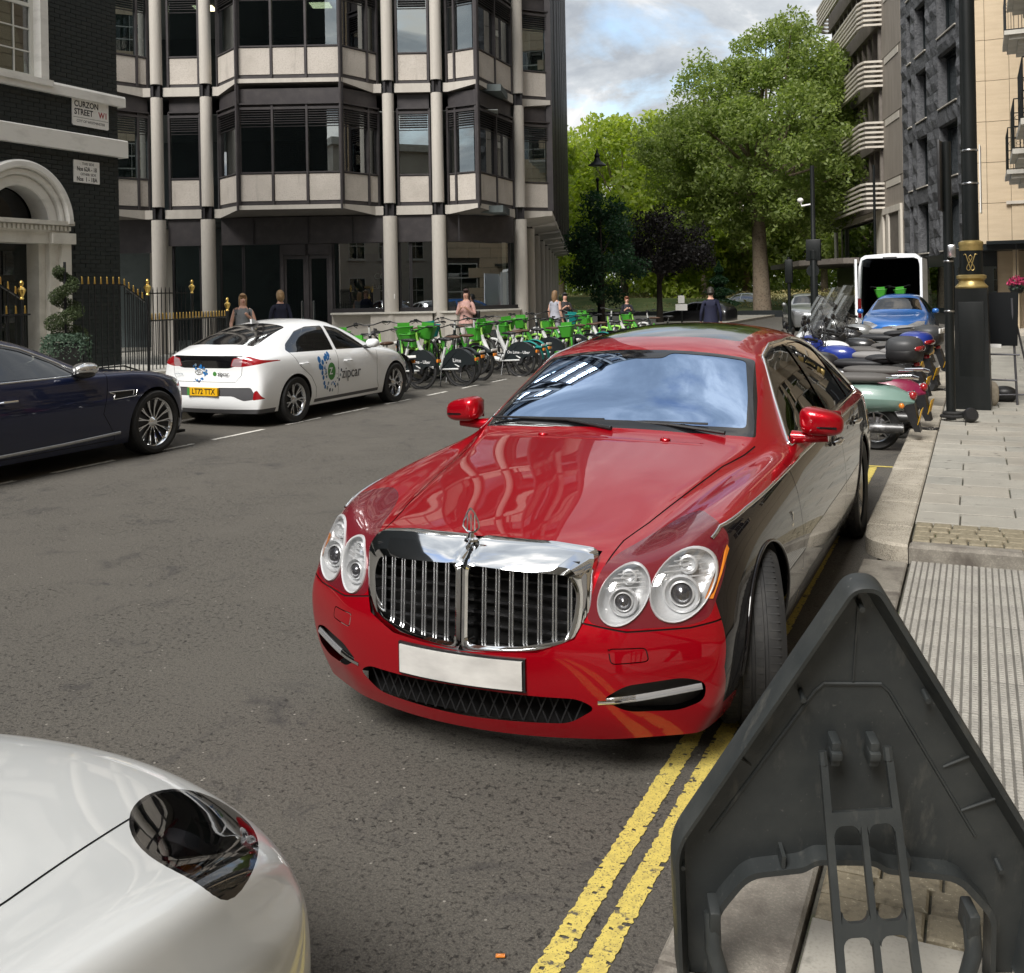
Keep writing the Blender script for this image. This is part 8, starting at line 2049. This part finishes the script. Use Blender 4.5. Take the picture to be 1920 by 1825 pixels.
at_rear(motorbike, 'black motorbike with grey top box and red reflector next to the magenta scooter', -.98, 13.55, 171, .70, M['dark_paint'], M['grey_box'] if 'grey_box' in M else M.setdefault('grey_box', mat('grey_box', (.05, .052, .055), .45)), screen=False)
at_rear(motorbike, 'motorbike with glossy blue top box and clear windscreen', -.92, 15.0, 168, .70, M['bike_blue'], M['bike_blue'])
at_rear(motorbike, 'black motorbike with white panelled top box below the blue hatchback', -.85, 17.2, 168, .70, M['dark_paint'], M['grey_box'], boxwhite=True)
at_rear(motorbike, 'grey motorbike with white fairing and tall windscreen in the middle of the bay', -1.15, 16.2, 166, .70, M['pearl_white'], None)
at_rear(motorbike, 'dark motorbike with large clear windscreen third from the far end of the bay', -1.2, 18.8, 168, .70, M['dark_paint'], None, sc=1.08)
at_rear(motorbike, 'silver grey touring motorbike with wide clear windscreen near the far end of the bay', -1.2, 20.6, 168, .70, M['silver_paint'], None, sc=1.1)
at_rear(motorbike, 'last dark motorbike of the bay in front of the blue hatchback', -1.5, 22.6, 173, .70, M['dark_paint'], None)
# ================================================================== people
def person(label, loc, rz, h=1.66, hair=(.1, .06, .03), hair_len=.3, top=(.3, .3, .3), legs=(.05, .05, .07), arms='down', skin_arms=False, coat=False, strap=False):
    t = thing('person', label, 'person', loc, rz); s = h / 1.72
    V = []; E_ = []; Rr = []
    def add(p, r, par=None):
        V.append(tuple(c * s for c in p)); Rr.append((r[0] * s, r[1] * s) if isinstance(r, tuple) else (r * s, r * s)); i = len(V) - 1
        if par is not None: E_.append((par, i))
        return i
    # local: facing +x
    pel = add((0, 0, .93), (.125, .15)); w = add((0, 0, 1.08), (.10, .13), pel); ch = add((.01, 0, 1.25), (.115, .155), w); sh = add((0, 0, 1.39), (.085, .12), ch); nk = add((.0, 0, 1.49), .052, sh); hd0 = add((.015, 0, 1.575), (.085, .07), nk); hd = add((.01, 0, 1.66), (.09, .072), hd0)
    for sg in (1, -1):
        hp = add((0, .09 * sg, .86), .09, pel); kn = add((.015, .10 * sg, .48), .06, hp); an = add((-.02, .10 * sg, .09), .04, kn); add((.12, .11 * sg, .035), .035, an)
        s1 = add((0, .17 * sg, 1.385), .058, sh)
        if arms == 'down': el = add((-.03, .24 * sg, 1.11), .042, s1); wr = add((.05, .25 * sg, .87), .03, el); hn = add((.07, .25 * sg, .80), .034, wr)
        elif arms == 'phone': el = add((.03, .24 * sg, 1.12), .043, s1); wr = add((.20, .09 * sg, 1.27), .03, el); hn = add((.24, .04 * sg, 1.31), .032, wr)
        else:
            if sg > 0: el = add((.02, .25, 1.14), .043, s1); wr = add((.16, .10, 1.26), .03, el); hn = add((.19, .04, 1.32), .033, wr)
            else: el = add((-.02, -.25, 1.12), .042, s1); wr = add((.12, -.27, .95), .03, el); hn = add((.17, -.26, .90), .032, wr)
        for k in range(4): f1 = add((V[hn][0] / s + .02, V[hn][1] / s + (k - 1.5) * .014, V[hn][2] / s + (-.04 if arms == 'down' else .03)), .009, hn)
        add((V[hn][0] / s + .03, V[hn][1] / s - .03 * sg, V[hn][2] / s), .010, hn)
    me = bpy.data.meshes.new('body'); me.from_pydata(V, E_, []); ob = bpy.data.objects.new('tmp', me); COL.objects.link(ob); ob.modifiers.new('k', 'SKIN'); sd_ = ob.modifiers.new('s', 'SUBSURF'); sd_.levels = 2
    if not me.skin_vertices: bpy.context.view_layer.objects.active = ob
    for i, d in enumerate(me.skin_vertices[0].data): d.radius = Rr[i]; d.use_root = (i == 0)
    dg = bpy.context.evaluated_depsgraph_get(); dg.update(); m2 = bpy.data.meshes.new_from_object(ob.evaluated_get(dg)); bpy.data.objects.remove(ob)
    def cm(n, c, r=.8): return MATS.get(n) or mat(n, c, r, noise=[(9, tuple(x * .7 for x in c), .45, .7)])
    tn = 'cloth_%02d%02d%02d' % tuple(int(c * 99) for c in top); ln = 'cloth_%02d%02d%02d' % tuple(int(c * 99) for c in legs); hn_ = 'hair_%02d%02d%02d' % tuple(int(c * 99) for c in hair)
    m2.materials.clear(); m2.materials.append(M['skin']); m2.materials.append(cm(tn, top)); m2.materials.append(cm(ln, legs)); m2.materials.append(M['black_plastic'])
    for p in m2.polygons:
        c = p.center / s; p.use_smooth = True; r = math.hypot(c.x, c.y)
        arm = abs(c.y) > .19 or (c.x > .13 and c.z > .8)
        if c.z > 1.47 - (.04 if skin_arms else 0): p.material_index = 0
        elif arm and (c.z < (.9 if arms == 'down' else 0) or (arms != 'down' and c.x > .17) or skin_arms): p.material_index = 0
        elif c.z > (.70 if coat else .93): p.material_index = 1
        elif c.z > .09: p.material_index = 2
        else: p.material_index = 3
    m2.name = 'body'; inst('body', m2, t)
    # loose garment hem and hair
    q = MB(); rows = [[(.15 * k_ * math.cos(a), (.185 * k_) * math.sin(a), z) for a in [2 * PI * i / 20 for i in range(21)]] for z, k_ in ((1.30, .92), (1.12, .86), (.98, .98), (.90 if not coat else .70, 1.12))]; q.grid([[tuple(c * s for c in p) for p in r_] for r_ in rows], True); q.build('garment', MATS[tn], t)
    q = MB(); hz = 1.655
    bm = bmesh.new(); bmesh.ops.create_uvsphere(bm, u_segments=20, v_segments=14, radius=1)
    for v in bm.verts:
        x, y, z = v.co
        if x > .15 and z < .5: x = .15 - .1 * z
        zz = hz + z * .118
        if z < -.1: zz = hz - .012 - (abs(z) ** 1.2) * (.09 + hair_len)
        v.co = ((.0 + x * .108 - (.02 if z < 0 else 0)) * s, y * (.092 if z > -.3 else .10) * s, zz * s)
    q.addbm(bm, True); bm.free(); q.build('hair', cm(hn_, hair, .55), t)
    q = MB(); q.ball((.105 * s, 0, 1.615 * s), (.014 * s, .012 * s, .02 * s), 8, 6); q.build('nose', M['skin'], t)
    q = MB()
    for sg in (1, -1): q.ball((.094 * s, .03 * sg * s, 1.645 * s), (.006 * s, .012 * s, .006 * s), 8, 5)
    q.build('eyes', M['ink'], t); q = MB(); q.ball((.098 * s, 0, 1.575 * s), (.006 * s, .022 * s, .006 * s), 8, 5); q.build('mouth', M['ink_red'], t)
    if strap: q = MB(); q.cbox((-.2 * s, .12, .95), (-.08 * s, .3, 1.2), .03); q.build('bag', M['black_plastic'], t)
    return t
def face_to(x, y, tx=0, ty=0): return math.atan2(ty - y, tx - x)
person('smiling woman with long fair hair and grey off-shoulder top behind the white hatchback', (-14.2, 17.45, .12), face_to(-14.2, 17.45) + .1, 1.68, (.32, .20, .10), .22, (.20, .21, .22), (.06, .06, .08), 'chest', True)
person('fair haired woman in dark navy top by the office doors', (-14.4, 19.0, .12), R(140), 1.74, (.30, .19, .09), .06, (.010, .012, .03), (.02, .02, .03), 'down')
person('dark haired woman in pale pink blouse looking at her phone behind the bicycles', (-11.45, 22.5, .12), face_to(-11.45, 22.5) - .35, 1.70, (.035, .018, .015), .30, (.55, .33, .29), (.60, .58, .56), 'phone', False, False, True)
person('woman with brown hair and light grey sleeveless top seen from behind past the columns', (-10.95, 27.1, .12), R(70), 1.62, (.20, .12, .06), .22, (.36, .37, .42), (.3, .3, .33), 'down', True)
person('man in dark navy coat walking away in the road beyond the red saloon', (-6.15, 25.75, 0), R(105), 1.75, (.03, .025, .02), .0, (.010, .012, .035), (.012, .014, .03), 'down', False, True)
person('man with reddish brown hair and black jacket bending over the far bicycles', (-10.6, 32.6, 0), R(-60), 1.50, (.22, .09, .05), .0, (.02, .02, .025), (.03, .03, .04), 'phone')
person('man in black clothes with a cap standing beside the tree at the corner column', (-11.2, 28.5, .12), R(-50), 1.55, (.03, .03, .035), .0, (.03, .028, .03), (.03, .03, .035), 'phone')

# ================================================================== trees
def leaf_mat(name, c1, c2, tr):
    m_ = bpy.data.materials.new(name); m_.use_nodes = True; t = m_.node_tree; b = t.nodes['Principled BSDF']; o = t.nodes['Material Output']
    g = N(t, 'ShaderNodeNewGeometry'); rp = N(t, 'ShaderNodeMix', data_type='RGBA'); rp.inputs[6].default_value = (*c1, 1); rp.inputs[7].default_value = (*c2, 1)
    t.links.new(g.outputs['Random Per Island'], rp.inputs[0]); t.links.new(rp.outputs[2], b.inputs['Base Color']); b.inputs['Roughness'].default_value = .55
    tl = N(t, 'ShaderNodeBsdfTranslucent'); hs = N(t, 'ShaderNodeHueSaturation'); hs.inputs['Saturation'].default_value = 1.15; hs.inputs['Value'].default_value = tr; t.links.new(rp.outputs[2], hs.inputs['Color']); t.links.new(hs.outputs[0], tl.inputs[0])
    mx = N(t, 'ShaderNodeMixShader'); mx.inputs[0].default_value = .45; t.links.new(b.outputs[0], mx.inputs[1]); t.links.new(tl.outputs[0], mx.inputs[2]); t.links.new(mx.outputs[0], o.inputs[0]); return m_
M['leaf_green'] = leaf_mat('leaf_green', (.105, .15, .035), (.23, .28, .085), 2.5); M['leaf_yellow'] = leaf_mat('leaf_yellow', (.15, .21, .03), (.30, .35, .07), 2.3)
M['leaf_dark'] = leaf_mat('leaf_dark', (.012, .045, .018), (.028, .075, .028), 1.0); M['leaf_purple'] = leaf_mat('leaf_purple', (.014, .013, .012), (.03, .026, .024), 1.0); M['leaf_mid'] = leaf_mat('leaf_mid', (.085, .125, .025), (.19, .23, .06), 2.1)
M['bark'] = mat('bark', (.20, .155, .11), .9, noise=[(2, (.22, .18, .13), .45, .65), (9, (.07, .055, .04), .5, .7)], bump=(14, .8, .03)); M['bark_dark'] = mat('bark_dark', (.035, .028, .022), .9, bump=(14, .8, .03))
def tree(label, x, y, z0, trunk_h, tr, env, nclump, per, lsz, lm, bark='bark', seed=1, lean=(0, 0), name='broadleaf_tree', clr=(1.0, 1.7), bottom=-.75, group=None):
    """env: (cx, cy, cz, rx, ry, rz) crown ellipsoid relative to base"""
    t = thing(name, label, 'tree', (x, y, z0), 0, group); r = np.random.default_rng(seed); cx, cy, cz, rx, ry, rz_ = env
    C = []
    while len(C) < nclump:
        p = r.normal(size=3); p /= np.linalg.norm(p); p = p * r.uniform(.30, 1.0) ** .45
        if p[2] < bottom: continue
        k = 1 - .35 * max(0, p[2]) ** 2; wob = 1 + .10 * math.sin(3 * math.atan2(p[1], p[0]) + seed) + .07 * math.sin(7 * p[2] + seed * 2)
        C.append((cx + p[0] * rx * k * wob, cy + p[1] * ry * k * wob, cz + p[2] * rz_ * wob))
    C = np.array(C); q = MB(); top = (lean[0], lean[1], trunk_h)
    q.tube([(0, 0, -.3), (0, 0, .15), (lean[0] * .4, lean[1] * .4, trunk_h * .5), top, (cx * .8 + lean[0] * .2, cy, trunk_h + (cz - trunk_h) * .6), (cx, cy, cz + rz_ * .6)], [tr * 1.45, tr * 1.1, tr * .85, tr * .72, tr * .4, tr * .1], 12)
    for i in r.choice(len(C), min(len(C), 26), replace=False):
        c = C[i]; st_ = Vector((lean[0] * .9, lean[1] * .9, trunk_h * r.uniform(.75, 1.0) + (max(0, c[2] - trunk_h)) * r.uniform(.0, .45))); e = Vector(c); m1 = st_.lerp(e, .5) + Vector((r.normal() * .3, r.normal() * .3, r.uniform(-.2, .6)))
        q.tube([st_, m1, e], [tr * .30, tr * .16, tr * .04], 6)
    q.build('trunk', M[bark], t)
    L = []
    for c in C:
        R_ = r.uniform(*clr); n = int(per * r.uniform(.6, 1.4) * (R_ / clr[1]) ** 1.5); d = r.normal(size=(n, 3)); d /= np.linalg.norm(d, axis=1)[:, None]; d *= (r.uniform(.15, 1.0, (n, 1)) ** .5) * R_; d[:, 2] *= .78; L.append(d + c)
    L = np.concatenate(L); leaves(L, lsz, 'crown', lm, t, seed + 50); return t
tree('tall plane tree with broad pale trunk on the park lawn', -12.4, 65.8, -.1, 8.2, .54, (.5, 0, 10.6, 6.9, 5.6, 7.9), 340, 400, .14, M['leaf_green'], seed=4, lean=(-.25, 0), bottom=-.64, clr=(.7, 1.4))
tree('bushy dark green street tree in front of the black lamp standard', -14.0, 39.8, .1, 1.9, .13, (0, 0, 3.4, 1.55, 1.5, 2.4), 70, 260, .075, M['leaf_dark'], 'bark_dark', seed=5, clr=(.35, .65), bottom=-.9)
tree('low purple black leaved tree with forked trunk beside the dark green tree', -14.1, 48.5, .1, 2.2, .16, (.2, 0, 3.6, 2.1, 1.8, 1.75), 60, 240, .085, M['leaf_purple'], 'bark_dark', seed=8, clr=(.5, .8), bottom=-.6)
t_ = thing('conifer_tree', 'small dark conifer between the purple tree and the plane tree', 'tree', (-14.2, 61.7, .1)); r_ = np.random.default_rng(2); L = []
for k in range(7000): z = r_.uniform(.5, 3.4); rr_ = (3.5 - z) * .50 * (.65 + .35 * math.sin(z * 9)); a = r_.uniform(0, 2 * PI); u = r_.uniform(.3, 1) ** .5; L.append((rr_ * u * math.cos(a), rr_ * u * math.sin(a), z - .2 * u))
leaves(L, .07, 'crown', M['leaf_dark'], t_, 6); q = MB(); q.tube([(0, 0, -.2), (0, 0, 3.2)], [.1, .03]); q.build('trunk', M['bark_dark'], t_)
BT = [(-33, 74, 15.5, 'leaf_yellow'), (-27.5, 84, 17, 'leaf_yellow'), (-36.5, 92, 18, 'leaf_yellow'), (-22, 80, 13.5, 'leaf_yellow'), (-17.5, 86, 14.5, 'leaf_mid'), (-23.5, 96, 19, 'leaf_mid'), (-12, 92, 16, 'leaf_mid'), (-6.5, 84, 14, 'leaf_mid'), (-5, 96, 17, 'leaf_yellow'), (1.5, 90, 16, 'leaf_mid'), (-30, 104, 19, 'leaf_mid'), (-15, 106, 19, 'leaf_yellow'), (-1, 78, 13, 'leaf_mid')]
desc = ['sunlit yellow green tree nearest the office corner', 'yellow green park tree behind the black lamp standard', 'tall yellow green tree at the far left of the park', 'rounded yellow green tree left of the tall plane tree', 'mid green tree just behind the tall plane tree on its left', 'tall mid green tree in the back row left of the plane tree', 'mid green tree in the back row behind the plane tree trunk', 'mid green tree right of the plane tree trunk', 'yellow green tree behind the pole with the camera', 'mid green tree behind the louvred concrete block', 'tallest mid green tree in the back left of the park', 'yellow green tree in the far back behind the conifer', 'low mid green tree next to the louvred concrete block']
for i, (x, y, h, lm) in enumerate(BT): tree(desc[i], x, y, .2, h * .28, .35, (0, 0, h * .56, h * .33, h * .3, h * .46), 110, 210, .25, M[lm], seed=20 + i, clr=(1.0, 1.9), bottom=-.95, group='trees in the park')
hd = MB(); far_l = []
r_ = np.random.default_rng(77)
for k in range(26000): far_l.append((r_.uniform(-62, 26), 112 + r_.uniform(0, 8), r_.uniform(0, 1) ** .7 * (9 + 2.5 * math.sin(k * .0)) ))
fo = leaves(far_l, .42, 'far_wood', M['leaf_mid'], None, 9, kind='stuff'); tag(fo, 'dense green far edge of the park wood behind all the trees', 'trees')
shr = []
for k in range(9000): x_ = r_.uniform(-45, 4); shr.append((x_, 100 + r_.uniform(-1.5, 1.5), 1.0 + r_.uniform(0, 1) * (2.2 + .8 * math.sin(x_ * .8))))
so = leaves(shr, .22, 'shrubbery', M['leaf_mid'], None, 10, kind='stuff'); tag(so, 'low shrubbery across the back of the lawn', 'shrubs')
# meadow bank, low wall
q = MB(); q.grid([[(-60 + 5 * i, 69.5 + 4 * j, .15 + .26 * j + .12 * math.sin(i * .9 + j)) for i in range(18)] for j in range(5)], True); q.build('meadow', M['dry_grass'])['kind'] = 'structure'
gr = []
for k in range(14000): yy = r_.uniform(69.5, 85); gr.append((r_.uniform(-50, 10), yy, .15 + .065 * (yy - 69.5) + r_.uniform(0, .35)))
M['straw'] = leaf_mat('straw', (.30, .27, .12), (.50, .44, .24), 1.2); go = leaves(gr, .11, 'tall_grass', M['straw'], None, 12, kind='stuff'); tag(go, 'long pale dry grass on the park bank', 'grass')
t_ = thing('low_wall', 'long low dark wall along the edge of the park', 'wall', (-20, 60, 0)); q = MB(); q.box((-14, 0, -.3), (26, .35, .38)); q.build('wall', M['black_mortar'], t_)
# far poles, lamp, signs
t_ = thing('street_lamp', 'black ornate street lamp rising behind the bushy dark green tree', 'street lamp', (-15.1, 42.6, .1)); q = MB(); q.lathe([(.12, 0), (.10, 1), (.06, 1.2), (.05, 6.4), (.09, 6.5), (.04, 6.6)], 12); q.build('pole', M['post_black'], t_); q = MB(); q.lathe([(.06, 6.6), (.16, 6.75), (.20, 7.1)], 12); q.build('lantern_glass', M['lamp_glass'], t_); q = MB(); q.lathe([(.42, 7.12), (.36, 7.18), (.16, 7.32), (.10, 7.5), (.14, 7.55), (.05, 7.7), (.02, 7.9)], 16); q.build('lantern_cap', M['post_black'], t_)
t_ = thing('camera_pole', 'dark traffic camera pole with signal boxes in front of the plane tree', 'pole', (-5.2, 37.2, .1)); q = MB(); q.lathe([(.13, 0), (.13, 2.9), (.085, 3.0), (.075, 5.9)], 14); q.lathe([(.16, 2.6), (.16, 2.9)], 14); q.build('pole', M['post_black'], t_); q = MB(); q.tube([(0, 0, 4.55), (-.38, 0, 4.5), (-.40, 0, 4.62)], .03); q.ball((-.42, 0, 4.70), (.11, .11, .09)); q.build('camera', M['sign_white'], t_); q = MB(); q.cbox((-.25, -.12, 2.55), (.25, .12, 3.3), .02); q.lathe([(.22, -.05), (.22, .0)], 20, TR((-.02, -.1, 2.2), rx=PI / 2)); q.build('signal_box', M['post_black'], t_)
for (x, y, h, lab) in ((-6.6, 40.5, 2.9, 'thin dark traffic signal pole left of the camera pole'), (-4.4, 52, 7.5, 'tall thin dark pole against the louvred block')):
    t_ = thing('signal_pole', lab, 'pole', (x, y, 0)); q = MB(); q.lathe([(.07, 0), (.06, h)], 10); q.build('pole', M['post_black'], t_)
    if h < 4: q = MB(); q.cbox((-.14, -.1, 1.9), (.14, .1, 2.8), .02); q.build('signal_head', M['post_black'], t_)
t_ = thing('sign_post', 'two small white notices on a dark post beyond the bicycles', 'sign', (-12.6, 47, 0)); q = MB(); q.lathe([(.04, 0), (.04, 1.5)], 8); q.build('pole', M['post_black'], t_); q = MB(); q.box((-.28, -.06, .72), (.28, -.04, 1.02)); q.build('sign_plate', M['sign_white'], t_); q = MB(); q.box((-.15, -.06, 1.06), (.15, -.04, 1.42)); q.build('sign_plate', M['sign_white'], t_)
for (px, py) in ((-2.6, 2.1), (-1.32, 3.12)): pass
t_ = thing('litter', 'small orange brown cigarette pack scrap on the road near the white sports car', 'litter', (-1.20, 2.49, .004), .4); q = MB(); q.cbox((-.013, -.007, 0), (.013, .007, .004), .0015); q.build('scrap', M['lamp_amber'], t_)
